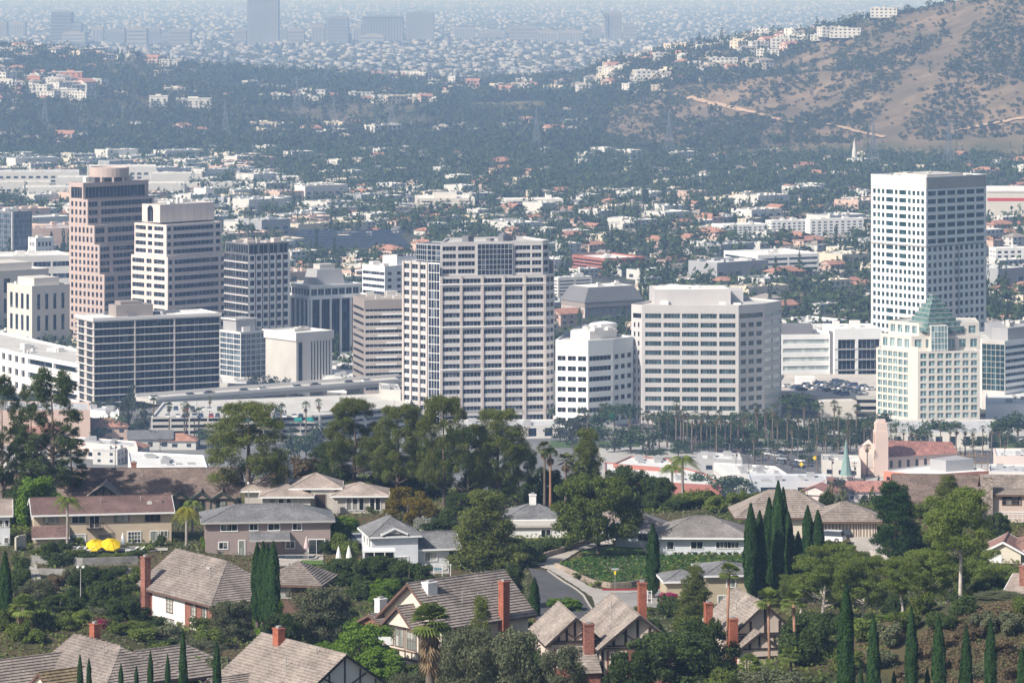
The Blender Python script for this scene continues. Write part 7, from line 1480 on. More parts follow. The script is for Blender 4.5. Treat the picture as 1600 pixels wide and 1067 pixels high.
b = MB(); b.beam((5, 1.5, 4.4), (6.4, 3.8, 5.8), .3, .1); b.beam((7, 1.2, 4.2), (8.2, 3.4, 5.5), .26, .1); b.build('loose_battens', T_GREY, h.root)
b = h.p('ridge_cap', R_TILE)
for k in range(26): u = .4 + k * .38; b.box(u, u + .3, 4.85, 5.15, 6.55, 6.74 + .05 * (k % 3))
for k in range(9): u = 7.0 + k * .4; b.box(10.75 - .2, 10.75 + .2, u, u + .28, 5.8, 5.98 + .06 * (k % 2))
h.win(FRONT(), 11, 12.4, .8, 2.2, 2); h.done()

h = House('tile-roofed house with half-timbered white gable and orange brick chimney, bottom edge', 340, 1106, 428, -53); L, D = 16.5, 12.5
h.body(0, L, 0, D, 3.4, W_WHITE); h.roof(0, L, 0, D, 3.4, 4.3, R_TILE2, over=.7, trim=T_DARK, wall=W_WHITE, lift=.11, course=.42); h.timber(RIGHT(L), gabletimber(D, 3.4, 4.2, 6), T_DARK, .28)
h.roof(2.2, 7.0, -3.8, 3.5, 3.1, 1.2, R_TILE2, over=.4, axis='y', trim=T_DARK, wall=W_WHITE, lift=.11); h.body(2.2, 7, -3.6, 0, 3.0, W_WHITE); h.roof(9.6, 13.4, -2.6, 3.0, 3.2, 1.1, R_TILE2, over=.4, axis='y', trim=T_DARK, wall=BRICK, lift=.11); h.body(9.6, 13.4, -2.4, 0, 3.1, BRICK)
h.chimney(4.2, 5.6, 1.15, .95, 5, 9.0, BRICKO); h.vent(9.6, 3, 5.8, 1.0); h.vent(12.2, 5.4, 7.2, .8); h.done()

# big tudor with white and red chimneys in the centre
h = House('large tudor house with dark-lined tile roof, red chimney and white chimney', 690, 1056, 455, 41); L, D = 14, 11
h.body(0, L, 0, D, 6.2, W_CREAM); h.roof(0, L, 0, D, 6.2, 4.3, R_TILE, over=.7, rake=.9, trim=T_BROWN, wall=W_CREAM, lift=.13, course=.42)
h.body(-1.6, 0, 2.2, 8.8, 5.8, W_CREAM, -1.5); h.roof(-2.2, 3.6, 2.6, 8.2, 5.6, 2.3, R_TILE, axis='x', over=.5, rake=.5, trim=T_BROWN, wall=W_CREAM, lift=.11)
h.roof(0, 4, D, D + 5.2, 4.4, 1.2, R_TILE, axis='x', over=.4, trim=T_BROWN, wall=BRICK, lift=.11); h.body(.2, 8, D, D + 5, 4.4, BRICK)
fl = (-1.6, 8.8, -90)
h.win(fl, .5, 1.5, 3.0, 5.1, 2, 1, T_BROWN, PANE_L); h.win(fl, 1.9, 3.4, 3.0, 5.1, 2, 1, T_BROWN, PANE_L); h.win(fl, 4.2, 5.9, 2.9, 5.0, 3, 2, T_BROWN, PANE_L); h.timber(fl, [(0, 5.5, 6.6, 5.5), (0, 2.6, 6.6, 2.6), (0, 1.7, 6.6, 1.7)] + [(u, 1.7, u, 5.5) for u in (.1, 3.8, 6.5)] + [(u, 1.7, u, 2.6) for u in (1.3, 2.6, 5.1)] + [(2.2, 5.6, 2.2, 7.2), (4.4, 5.6, 4.4, 7.2)], T_BROWN, .2)
h.door(fl, .6, 3.0, 1.45, W_CREAM, T_BROWN, -1.2, 3, 'garage_door'); h.door(fl, 3.7, 6.1, 1.45, W_CREAM, T_BROWN, -1.2, 4, 'garage_door')
h.win(FRONT(), 3.0, 4.1, 4.0, 5.5, 2, 2, T_DARK); h.win(FRONT(), 11, 12, 2, 3.4, 2, 2, T_DARK); h.chimney(9.6, -.5, 1.05, .95, -2, 10.4, BRICKO); h.chimney(1.6, 4.2, 1.5, 1.2, 6, 10.6, W_WHITE); h.chimney(1.5, D + 2.6, 1.2, 1.0, 4, 7.4, W_WHITE); h.vent(5, 2, 8.2, 1.2); h.vent(8, 2.6, 8.4, .4); h.done()

# half-timbered pair of gables
h = House('half-timbered tudor house with twin dark gables and a brick chimney between them', 940, 1080, 438, 10); 
h.body(0, 8.6, 0, 14, 5.2, W_TUD); h.roof(0, 8.8, 0, 15, 5.2, 3.5, R_TILE2, axis='y', over=.6, rake=.7, trim=T_DARK, wall=W_TUD, lift=.09, course=.42); h.timber(FRONT(), gabletimber(8.6, 5.2, 3.4, 6) + [(0, 5.0, 8.6, 5.0), (.1, 0, .1, 5)], T_DARK, .3)
h.body(-5.6, .0, 2.5, 13, 5.4, W_TUD); h.roof(-5.7, .4, 2.5, 13, 5.5, 2.7, R_TILE2, axis='y', over=.6, rake=.6, trim=T_DARK, wall=W_TUD, lift=.09, course=.42); h.timber((-5.6, 2.5, 0), gabletimber(5.8, 5.5, 2.6, 6) + [(0, 5.3, 5.8, 5.3)], T_DARK, .28)
for fc, u0, u1 in (((0, -.05, 0), .6, 8.4), ((-5.6, 2.45, 0), .4, 5.4)): b = MB(); h.bar(b, h.at(fc), u0, u1, .0, 4.8, 0, .02); b.build('brick_panel', BRICK, h.root)
b = MB(); h.bar(b, h.at((0, -.08, 0)), .9, 3.0, .2, 4.7, 0, .03); b.build('stucco_panel', W_TUD, h.root); h.win((0, -.12, 0), 1.1, 2.5, 2.0, 4.2, 2, 1, T_WHITE, PANE, .13); h.win((-5.6, 2.4, 0), .8, 2.0, 2.6, 4.6, 2, 1, T_WHITE, PANE_L, .12)
b = MB(); b.beam((-.3, -.2, 0), (-.3, -.2, 4.9), .1); b.build('downpipe', T_GREY, h.root)
h.chimney(-1.3, 1.3, 1.15, 1.0, -2, 7.6, BRICK); P_ = h.p('lower_roof', R_TILE2); h.plane(P_, (-4.2, -2.4, 2.6), (-.4, -2.4, 2.6), (-.4, 2.4, 5.0), (-4.2, 2.4, 5.0), 10, .05); h.body(-4, -.5, -2, 2.5, 2.5, BRICK)
h.chimney(7.6, 13, .95, .9, 4, 10.3, BRICKO); h.vent(2.4, 6, 7.6, .8); h.vent(3.2, 10, 8, .7); h.vent(1.6, 3, 6.7, .5); h.done()
h = House('half-timbered house with pale tile roof and two brick chimneys by thin palms', 1150, 1046, 455, 14)
h.body(0, 7.4, 0, 10, 4.2, W_TUD); h.roof(-.6, 7.6, 0, 11, 4.2, 3.6, R_TILE2, axis='y', over=.5, rake=.6, trim=T_DARK, wall=W_TUD, lift=.09, course=.42); h.timber(FRONT(), gabletimber(7.4, 4.2, 3.4, 4, False) + [(0, 4, 7.4, 4), (4.9, 0, 4.9, 4), (7.3, 0, 7.3, 4)], T_DARK, .28)
h.body(-.2, 4.6, -2.4, 0, 2.8, W_TUD); h.roof(-.4, 4.8, -2.4, 3, 2.8, 1.9, R_TILE2, axis='y', over=.5, rake=.4, trim=T_DARK, wall=W_TUD, lift=.09); h.timber((-.2, -2.4, 0), gabletimber(4.8, 2.8, 1.8, 4, False) + [(0, 1.9, 4.8, 1.9)], T_DARK, .26); h.door((-.2, -2.4, 0), .8, 4.0, 1.7, W_TUD, T_DARK, -.8, 0, 'garage_door')
h.chimney(-2.6, 3, .9, .9, -2, 7.6, BRICKO); h.chimney(-.6, -.6, 1.05, .9, -2, 6.2, BRICKO); h.vent(1.6, 5, 6.5, .6); h.vent(2.4, 7, 7, .6); h.win((-.2, -2.4, 0), 1.2, 2, -2, -.9); h.done()

h = House('low grey-roofed white house behind the big rounded pine', 792, 842, 572, 4); h.body(0, 9, 0, 8, 2.5, W_WHITE); h.roof(0, 9, 2, 10, 2.8, 1.6, R_GREY, 'hip', over=.6, lift=.03); P_ = h.p('flat_roof', W_GREYG); P_.box(-1, 9.5, -4, 2, 2.3, 2.6); h.body(0, 9, -3.6, 0, 2.3, W_WHITE); h.chimney(4.4, 6, 1.0, .9, 2, 5.8, W_WHITE); h.win((0, -3.6, 0), 5, 6.4, .8, 1.9); h.done()
h = House('white bungalow with grey-brown hip roof and a row of clipped shrubs before it', 1031, 867, 552, -2); L, D = 12.6, 10
h.body(0, L, 0, D, 2.9, W_SHADEW); h.roof(0, L, 0, D, 2.9, 2.0, R_TAUPE if 0 else tilemat('shingle_greybrown', (.225, .205, .195), (.3, .3, .25), .15), 'hip', over=.9, lift=.025); h.roof(3.2, 12.6, -.2, 6, 3.0, 1.5, tilemat('shingle_greybrown', (.2, .2, .2)), 'gable', 'y', over=.9, rake=.8, wall=W_SHADEW, lift=.025) if 0 else None
h.win(FRONT(), 1.1, 2.0, .9, 2.0, 1); h.win(FRONT(), 4.6, 6.3, 1.0, 2.0, 2, 1, T_WHITE, PANE, .1); h.win(FRONT(), 8.3, 11.6, 1.1, 2.0, 6, 1, T_WHITE, PANE, .1)
h.body(-6.6, 0, 6, 15, 2.8, W_SHADEW); h.roof(-6.6, 1, 6, 15, 2.8, 1.9, tilemat('shingle_greybrown', (.2, .2, .2)), 'hip', 'y', over=.7, lift=.025); h.win((-6.6, 6, 0), 3.4, 4.8, 1.2, 2.2, 2); h.body(-10, -6.6, 12, 20, 2.7, W_WHITE); h.roof(-10, -5, 12, 20, 2.7, 1.3, W_GREYG if 0 else R_TAUPE, 'hip', over=.6, lift=.025); h.door((-10, 12, 0), .2, 3.1, 2.1, T_WHITE, T_WHITE, 0, 0, 'garage_door'); h.vent(6, 3, 4.2, .4); h.vent(9, 3, 4.2, .4); h.vent(2, 3, 4.2, .4); h.done()

h = House('large house with tan tile roof, cream side and striped garage doors behind the cypress row', 1124, 838, 598, -38); L, D = 13, 12
h.body(0, L, 0, D, 3.0, W_CREAM); h.roof(0, L, 0, D, 3.0, 2.6, R_TILE2, 'gable', over=.7, trim=T_WHITE, wall=W_CREAM, lift=.09, course=.42)
for u in (1.5, 4.2, 5.0, 7.6, 9.5): h.win(FRONT(), u, u + .7, 1.0, 2.2, 1, 1, T_DARK)
h.chimney(.2, 1.5, 1.0, .8, 0, 4.4, W_WHITE); h.done()
h = House('tan tile garage wing with wide striped doors on a driveway', 1283, 841, 561, 2); h.body(0, 8.4, 0, 8, 2.7, W_CREAM); h.roof(-.6, 8.8, 0, 9, 2.7, 2.0, R_TILE2, 'hip', over=.7, lift=.09, course=.42, hipf=(1, 1), trim=T_BROWN); h.body(-9, -.6, 3, 12, 2.8, W_CREAM); h.roof(-12, 2, 3, 13, 3.0, 3.0, R_TILE2, 'hip', over=.7, lift=.09, course=.42, trim=T_BROWN)
h.door(FRONT(), .4, 5.2, 2.2, W_CREAM, T_BROWN, 0, 0, 'garage_door'); h.door(FRONT(), 5.7, 8.1, 2.2, W_CREAM, T_BROWN, 0, 0, 'garage_door')
b = h.p('door_battens', W_BRN); PF = h.at((0, -.035, 0))
for k in range(9): u = .6 + .52 * k; h.bar(b, PF, u, u + .24, .1, 2.1, 0, .02)
for k in range(5): u = 5.85 + .47 * k; h.bar(b, PF, u, u + .2, .1, 2.1, 0, .02)
h.done()
h = House('house with broad brown shingle roof behind the right-hand pines', 1400, 812, 605, -3); h.body(0, 14.8, 0, 12, 3.2, W_GREYG); h.roof(0, 14.8, 0, 12, 3.2, 3.2, R_BROWN, wall=W_GREYG, trim=T_BROWN, lift=.03); h.body(2, 6, -2, 0, 2.6, W_GREYG); h.win(FRONT(), 8, 9.6, 1, 2.2); h.done()
h = House('pinkish two-storey house with fieldstone chimney at the right edge', 1538, 824, 580, -4); h.body(0, 12, 0, 10, 5.2, W_PINK); h.roof(0, 12, 0, 10, 5.2, 2.1, R_TILE2, wall=W_PINK, trim=T_BROWN, lift=.09, course=.42); h.win(FRONT(), 2.8, 5.6, 3.6, 4.9, 4, 2, T_BROWN, PANE, .1); h.door(FRONT(), 1.5, 6.6, 2.4, W_PINK, T_WHITE, 0, 0, 'garage_door'); b = h.p('door_battens', T_WHITE); PF = h.at((0, -.035, 0))
for k in range(8): h.bar(b, PF, 1.6 + .7 * k, 1.66 + .7 * k, .05, 2.3, 0, .02)
for k in range(4): h.bar(b, PF, 1.5, 6.6, .3 + .6 * k, .36 + .6 * k, 0, .023)
h.chimney(.5, -.5, 1.5, .9, -1, 7.8, STONEW); h.done()
h = House('low cream house with clay-brown roofs and white garage door at the right edge', 1540, 889, 536, -12); h.body(0, 5, 0, 8, 2.6, W_CREAM); h.roof(0, 5, 0, 8, 2.6, 1.3, R_CLAY2, 'gable', 'y', over=.7, wall=W_CREAM, lift=.03); h.body(4, 14, 1.5, 9, 2.8, W_CREAM); h.roof(3, 14, 1.5, 10, 2.8, 1.5, R_CLAY2, 'hip', over=.7, lift=.03); h.door(FRONT(), .6, 2.2, 2.0, T_WHITE, T_WHITE, 0, 0, 'garage_door'); h.win((4, 1.5, 0), 2, 4, 1, 2); h.done()
h = House('olive stucco house with flat grey-green roof behind the thin palm', 1104, 952, 503, 6); h.body(0, 5.6, 0, 8, 4.6, W_OLIVE); h.roof(0, 6.4, 0, 9, 4.6, 1.0, R_GREY, 'hip', over=.6, lift=.02); h.body(-5, 0, 3, 9, 3.4, W_OLIVE); h.roof(-5, 0, 3, 9, 3.4, .9, R_GREY, 'hip', over=.5, lift=.02); h.win(FRONT(), 2.8, 3.9, 3.0, 4.2, 1, 1, T_WHITE, PANE_L, .12); h.win(FRONT(), 1.6, 3.0, .6, 1.8, 2, 1, T_WHITE, PANE_L, .12); h.done()
h = House('grey-roofed house corner with brick chimney at the far right', 1572, 985, 432, -25); h.body(0, 8, 0, 8, 4.2, W_GREYG); h.roof(0, 8, 0, 8, 4.2, 1.6, R_TAUPE, over=.6, wall=W_GREYG, lift=.04); h.chimney(1.6, 2.0, 1.0, .9, 2, 7.2, BRICK); h.done()
e = empty('pergola', (K(1020) * 512, 512, ZP(937, 512)), 'white timber pergola beside the magenta bougainvillea', 'pergola', None, R(5))
for u in (0, 2.2, 4.2):
    for v in (0, 2.6): b = MB(); b.beam((u, v, -.5), (u, v, 2.3), .16); b.build('post', T_WHITE, e)
for v in (0, 2.6): b = MB(); b.beam((-.4, v, 2.38), (4.6, v, 2.38), .12, .2); b.build('beam', T_WHITE, e)
for k in range(11): b = MB(); b.beam((-.2 + .44 * k, -.5, 2.55), (-.2 + .44 * k, 3.1, 2.55), .07, .14); b.build('rafter', T_WHITE, e)
# ---------------------------------------------------------------- street, drives, terraces, pools of the near ridge
random.seed(51); rng = np.random.default_rng(51)
def ribbon(name, left, right, m, lift=.14, n=10, k=5, kind='structure', thick=0.0):
    """ground surface between two pixel polylines, draped on the slope"""
    def res(P_): P_ = np.array(P_, float); s = np.r_[0, np.cumsum(np.hypot(*np.diff(P_, axis=0).T))]; t = np.linspace(0, s[-1], n * (max(len(left), len(right)) - 1) + 1); return np.stack([np.interp(t, s, P_[:, 0]), np.interp(t, s, P_[:, 1])], 1)
    A = [gp(*p) for p in res(left)]; B = [gp(*p) for p in res(right)]; b = MB(); rows = []
    for a, c in zip(A, B):
        rows.append([(a[0] + (c[0] - a[0]) * j / k, a[1] + (c[1] - a[1]) * j / k) for j in range(k + 1)])
    P_ = np.array(rows); Z = fgz(P_[..., 0], P_[..., 1]) + lift
    for i in range(len(rows) - 1):
        for j in range(k): b.face([(*rows[i][j], Z[i, j]), (*rows[i + 1][j], Z[i + 1, j]), (*rows[i + 1][j + 1], Z[i + 1, j + 1]), (*rows[i][j + 1], Z[i, j + 1])])
    return tag(b.build(name, m), kind=kind)
def kerb(name, pts, w, h0, m, lift=.14):
    b = MB(); P_ = [gp(*p) for p in pts]
    for a, c in zip(P_[:-1], P_[1:]):
        n = 6
        for i in range(n): p = [a[q] + (c[q] - a[q]) * i / n for q in (0, 1)]; r = [a[q] + (c[q] - a[q]) * (i + 1.02) / n for q in (0, 1)]; b.beam((p[0], p[1], gz(*p) + lift + h0 / 2), (r[0], r[1], gz(*r) + lift + h0 / 2), w, h0)
    return tag(b.build(name, m), kind='structure')
M_ROAD = mat('street_asphalt', (.085, .085, .09), .92, .18, .25); M_CONC = mat('street_concrete', (.40, .365, .33), .9, .12, .4); M_RED = mat('red_kerb_paint', (.35, .03, .04), .7, .1, 1)
ribbon('street', [(826, 889), (836, 915), (836, 950), (838, 985)], [(856, 894), (900, 925), (922, 945), (930, 985)], M_ROAD, .16)
ribbon('street', [(930, 925), (928, 940), (930, 958)], [(1050, 921), (1075, 930), (1080, 945)], mat('worn_asphalt', (.27, .26, .25), .92, .15, .3), .15)
ribbon('pavement', [(824, 880), (860, 893), (900, 918), (925, 935), (934, 958)], [(868, 885), (885, 898), (925, 920), (955, 925), (960, 940)], M_CONC, .19)
ribbon('driveway', [(822, 884), (850, 876), (880, 864), (925, 850), (945, 846)], [(866, 888), (880, 878), (905, 862), (945, 853), (985, 849)], M_CONC, .17)
ribbon('pavement', [(955, 924), (985, 923), (1020, 921), (1062, 918)], [(950, 929), (985, 928), (1020, 926), (1066, 922)], M_CONC, .2)
kerb('red_kerb', [(941, 924), (975, 925), (1005, 924), (1040, 922)], .25, .16, M_RED, .24); kerb('kerb', [(856, 895), (890, 917), (912, 934), (926, 956)], .25, .14, M_CONC, .2)
ribbon('driveway', [(1325, 836), (1330, 850), (1345, 868)], [(1366, 838), (1372, 850), (1392, 870)], M_CONC, .17)
ribbon('lawn', [(905, 864), (940, 856), (975, 851), (1005, 849)], [(925, 868), (950, 866), (985, 866), (1020, 866)], mat('bright_lawn', (.085, .15, .03), .95, .2, 1.2), .12)
ribbon('pathway', [(985, 853), (1000, 857), (1012, 866)], [(1005, 853), (1018, 858), (1030, 866)], M_CONC, .16)
ribbon('pool_deck', [(420, 866), (470, 867), (505, 868)], [(405, 886), (450, 886), (506, 884)], M_CONC, .15); ribbon('lawn', [(470, 878), (505, 877)], [(468, 884), (505, 884)], MATS['bright_lawn'], .2)
ribbon('pool_deck', [(100, 857), (180, 858), (262, 858)], [(100, 862), (180, 863), (262, 862)], M_CONC, .15); ribbon('pool_deck', [(590, 884), (650, 886), (700, 887)], [(600, 896), (650, 897), (702, 897)], M_CONC, .15)
M_WATER = mat('pool_water', (.02, .17, .24), .06, .15, .5, .6); M_WATER2 = mat('dark_pool_water', (.015, .05, .075), .06, .15, .5, .6)
def pool(px0, px1, py0, py1, m, label):
    a, b_, c, d = gp(px0, py1), gp(px1, py1), gp(px1, py0), gp(px0, py0); z = max(a[2], b_[2], c[2], d[2]) + .22; cx, cy = (a[0] + c[0]) / 2, (a[1] + c[1]) / 2; e = empty('swimming_pool', (cx, cy, z), label, 'pool'); rx, ry = abs(b_[0] - a[0]) / 2, abs(d[1] - a[1]) / 2; w = MB(); r = MB(); N = 28
    f = lambda t, s: (rx * s * (abs(cos(t)) ** .6) * (1 if cos(t) > 0 else -1), ry * s * (abs(sin(t)) ** .6) * (1 if sin(t) > 0 else -1))
    w.face([(*f(2 * pi * i / N, .97), .02) for i in range(N)])
    for i in range(N):
        p, q = 2 * pi * i / N, 2 * pi * (i + 1) / N
        for s0, s1, z0, z1 in ((.96, 1.0, .10, .10), (1.0, 1.08, .10, .10)): r.face([(*f(p, s0), z0), (*f(q, s0), z0), (*f(q, s1), z1), (*f(p, s1), z1)])
        r.face([(*f(p, .96), -.1), (*f(q, .96), -.1), (*f(q, .96), .10), (*f(p, .96), .10)]); r.face([(*f(p, 1.08), .10), (*f(q, 1.08), .10), (*f(q, 1.08), -.6), (*f(p, 1.08), -.6)])
    w.build('water', m, e); r.build('coping', M_CONC, e)
pool(432, 494, 870, 877, M_WATER2, 'dark kidney-like pool in front of the taupe house'); pool(612, 695, 889, 895, M_WATER, 'blue pool behind a white fence below the white house'); pool(100, 225, 857.5, 861, M_WATER2, 'narrow pool behind the yellow umbrellas')
def fence(px0, px1, py, Y, hgt, n, label, m):
    x0, x1 = K(px0) * Y, K(px1) * Y; z = ZP(py, Y); e = empty('pool_fence', (x0, Y, z), label, 'fence'); L = x1 - x0; b = MB(); b.beam((0, 0, hgt), (L, 0, hgt), .06); b.beam((0, 0, .15), (L, 0, .15), .05)
    for k in range(int(L / .3)): b.beam((.3 * k, 0, .15), (.3 * k, 0, hgt), .022)
    b.build('rails', m, e)
    for k in range(n + 1): b = MB(); b.beam((L * k / n, 0, -.5), (L * k / n, 0, hgt + .1), .09); b.build('post', m, e)
fence(600, 704, 897, 524, 1.35, 8, 'white metal fence along the blue pool', T_WHITE); fence(1005, 1018, 936, 505, 1.1, 2, 'short white fence left of the pergola', T_WHITE)
def wall(pts, h, t, m, label, name='retaining_wall', steps=1):
    P_ = [gp(*p) for p in pts]; e = empty(name, P_[0], label, 'wall'); b = MB()
    for a, c in zip(P_[:-1], P_[1:]):
        L = hypot(c[0] - a[0], c[1] - a[1]); d = ((c[0] - a[0]) / L, (c[1] - a[1]) / L)
        for k in range(steps): t0 = (k + .5) / steps; x, y = a[0] + (c[0] - a[0]) * t0, a[1] + (c[1] - a[1]) * t0; z = gz(x, y); b.obox((x - P_[0][0], y - P_[0][1]), d, L / 2 / steps + .02 * (k % 2), t / 2 + .003 * (k % 2), z - 1 - P_[0][2], z + h - P_[0][2])
    b.build('masonry', m, e)
M_BLOCK = tilemat('block_wall', (.33, .27, .22), (.4, .4, .2), .12)
wall([(868, 888), (895, 900), (925, 914), (955, 919), (985, 917), (1010, 912), (1055, 903)], .75, .3, M_BLOCK, 'stepped tan block wall at the foot of the ivy bank', steps=4)
wall([(822, 882), (845, 876), (875, 866), (905, 856), (920, 850)], .9, .3, M_BLOCK, 'stepped tan block wall left of the driveway', steps=5)
M_GBLOCK = tilemat('grey_block', (.26, .25, .24), (.4, .4, .2), .15)
wall([(50, 880), (130, 884), (215, 882)], 1.1, .35, M_GBLOCK, 'upper grey garden wall below the yellow umbrellas'); wall([(60, 898), (130, 901), (205, 897)], .9, .35, M_GBLOCK, 'lower grey garden wall on the left slope'); wall([(1360, 868), (1380, 876), (1390, 885)], .8, .5, mat('rubble', (.5, .46, .4), .9, .3, 2), 'pale rubble edge of the driveway', steps=4)
wall([(24, 862), (28, 858), (40, 856)], 2.0, .25, W_CREAM, 'cream gate wall between white house and beige house', 'gate_wall')
# concrete garden steps down the left slope
e = empty('garden_steps', gp(58, 905), 'narrow concrete garden steps down the left slope', 'steps'); a, c = gp(50, 885), gp(64, 928); o = gp(58, 905); b = MB()
for k in range(22): t = k / 22; x, y = a[0] + (c[0] - a[0]) * t, a[1] + (c[1] - a[1]) * t; z = gz(x, y); b.box(x - o[0] - .6, x - o[0] + .6, y - o[1] - .5, y - o[1] + .5, z - o[2] - .3, z - o[2] + .25)
b.build('treads', M_CONC, e)

# umbrellas
M_UY = mat('umbrella_yellow', (.80, .55, .015), .8, .05, 1); M_UW = mat('umbrella_white', (.75, .75, .74), .8, .05, 1)
def umbrella(px, py, Y, rad, m, label, tilt=(0, 0), closed=False, hgt=2.3):
    z = ZP(py, Y); e = empty('patio_umbrella', (K(px) * Y, Y, z), label, 'umbrella'); b = MB(); b.tube([(0, 0, 0), (0, 0, hgt)], [.03, .03], 6); b.build('pole', METAL, e); b = MB(); b.lathe((0, 0), [(.3, 0), (.3, .08), (.05, .1)], 10); b.build('base', METAL, e); c = MB(); N = 8
    if closed: c.lathe((0, 0), [(.42, .75), (.36, 1.2), (.18, 2.0), (.03, 2.5)], 10)
    else:
        T_ = Matrix.Rotation(tilt[0], 3, 'X') @ Matrix.Rotation(tilt[1], 3, 'Y')
        ring = [[tuple(T_ @ Vector((rad * s * cos(2 * pi * (i + .5) / N), rad * s * sin(2 * pi * (i + .5) / N), -.62 * s ** 1.3)) + Vector((0, 0, hgt))) for i in range(N)] for s in (.02, .5, 1)]
        for r0, r1 in zip(ring[:-1], ring[1:]):
            for i in range(N): j = (i + 1) % N; c.face([r0[i], r0[j], r1[j], r1[i]])
        for i in range(N): j = (i + 1) % N; c.face([ring[2][i], ring[2][j], tuple(Vector(ring[2][j]) - Vector((0, 0, .16))), tuple(Vector(ring[2][i]) - Vector((0, 0, .16)))])
        rb = MB()
        for i in range(N): rb.beam(tuple(Vector(ring[0][i]) + Vector((0, 0, .02))), tuple(Vector(ring[1][i]) + Vector((0, 0, .02))), .035); rb.beam(tuple(Vector(ring[1][i]) + Vector((0, 0, .02))), tuple(Vector(ring[2][i]) + Vector((0, 0, .02))), .035)
        rb.build('ribs', mat('umbrella_seam', (.45, .30, .01), .8, .05, 1), e)
    c.build('canopy', m, e)
umbrella(147, 870, 546, 1.35, M_UY, 'left of the two open yellow patio umbrellas', (.55, -.1)); umbrella(174, 869, 546, 1.45, M_UY, 'right of the two open yellow patio umbrellas, the larger', (.5, .12)); umbrella(192, 858, 550, .5, M_UW, 'half-folded white patio umbrella by the french doors', closed=True, hgt=2.6)
umbrella(529, 880, 540, .5, M_UW, 'furled pale umbrella left of its pair beside the hedge', closed=True); umbrella(545, 879, 540, .5, M_UW, 'furled pale umbrella right of its pair beside the hedge', closed=True); umbrella(479, 864, 545, .5, mat('umbrella_striped', (.55, .42, .42), .8, .2, 4), 'furled striped umbrella by the sliding door of the taupe house', closed=True)
def lounger(px, py, Y, rz, label):
    e = empty('sun_lounger', (K(px) * Y, Y, ZP(py, Y)), label, 'lounger', 'loungers by the narrow pool', rz); b = MB(); b.box(0, 1.3, 0, .6, .28, .36); b.build('seat', T_WHITE, e); b = MB(); b.face([(1.3, 0, .36), (1.3, .6, .36), (1.9, .6, .8), (1.9, 0, .8)]); b.face([(1.3, 0, .3), (1.9, 0, .74), (1.9, .6, .74), (1.3, .6, .3)]); b.build('backrest', T_WHITE, e)
    for u in (.1, 1.2):
        for v in (.05, .55): b = MB(); b.beam((u, v, 0), (u, v, .28), .05); b.build('leg', T_WHITE, e)
for i, px in enumerate((104, 116, 128, 196, 206)): lounger(px, 863, 545, .2, 'white sun lounger ' + ('left of' if px < 140 else 'right of') + ' the yellow umbrellas')
# cars on the ridge
def bigcar(px, py, Y, rz, m, label, suv=True):
    me = carmesh(m, 4.7, 1.85, 1.5, suv); e = empty('parked_car', (K(px) * Y, Y, ZP(py, Y)), label, 'car', None, rz); v = [x.co[:] for x in me.vertices]
    for idx, nm, mm in ((0, 'body', m), (1, 'windows', M_WIN)):
        b = MB()
        for p in me.polygons:
            if p.material_index == idx: b.face([v[i] for i in p.vertices])
        b.build(nm, mm, e)
    for sx in (-1.45, 1.45):
        for sy in (-.82, .82):
            w = MB(); q = [(sx + .36 * cos(t), .36 + .36 * sin(t)) for t in np.linspace(0, 2 * pi, 14, endpoint=False)]
            for s_ in (-.11, .11): w.face([(a, sy + s_, c) for a, c in q])
            for i in range(14): j = (i + 1) % 14; w.face([(q[i][0], sy - .11, q[i][1]), (q[j][0], sy - .11, q[j][1]), (q[j][0], sy + .11, q[j][1]), (q[i][0], sy + .11, q[i][1])])
            o = w.build('wheel', M_TYRE, e); r = MB(); r.face([(sx + .2 * cos(t), sy + (.115 if sy > 0 else -.115), .36 + .2 * sin(t)) for t in np.linspace(0, 2 * pi, 12, endpoint=False)]); r.build('rim', METAL, o)
    for sy in (-.6, .6): l = MB(); l.box(2.3, 2.36, sy - .2, sy + .2, .62, .78); l.build('headlight', T_WHITE, e)
bigcar(1295, 846, 557, R(160), MATS['car_white'], 'white suv parked before the striped garage doors'); bigcar(1308, 843, 562, R(165), MATS['car_black'], 'black suv just behind the white suv'); bigcar(556, 848, 556, R(100), MATS['car_silver'], 'silver car half hidden between hedge and white house', False)
# street-name sign, hoop, street lights
e = empty('street_sign', gp(961, 921), 'street-name sign with yellow plate on the corner pavement', 'street sign'); b = MB(); b.beam((0, 0, 0), (0, 0, 2.9), .07); b.build('post', METAL, e); b = MB(); b.box(-.5, .5, -.03, .03, 2.75, 2.98); b.build('name_plate', MATS['car_silver'], e); b = MB(); b.box(-.13, .13, -.05, -.03, 2.1, 2.6); b.build('yellow_plate', M_YEL, e)
e = empty('basketball_hoop', (K(601) * 450, 450, ZP(1044, 450)), 'white basketball backboard before the tudor balcony', 'basketball hoop'); b = MB(); b.beam((0, 0, -1), (0, 0, 3.0), .12); b.build('post', METAL, e); b = MB(); b.box(-.75, .75, -.45, -.4, 2.9, 3.9); b.build('backboard', T_WHITE, e); b = MB(); b.tube([(.23 * cos(t), -.7 + .23 * sin(t), 3.05) for t in np.linspace(0, 2 * pi, 12)], .02, 5); b.build('rim', M_RED, e)
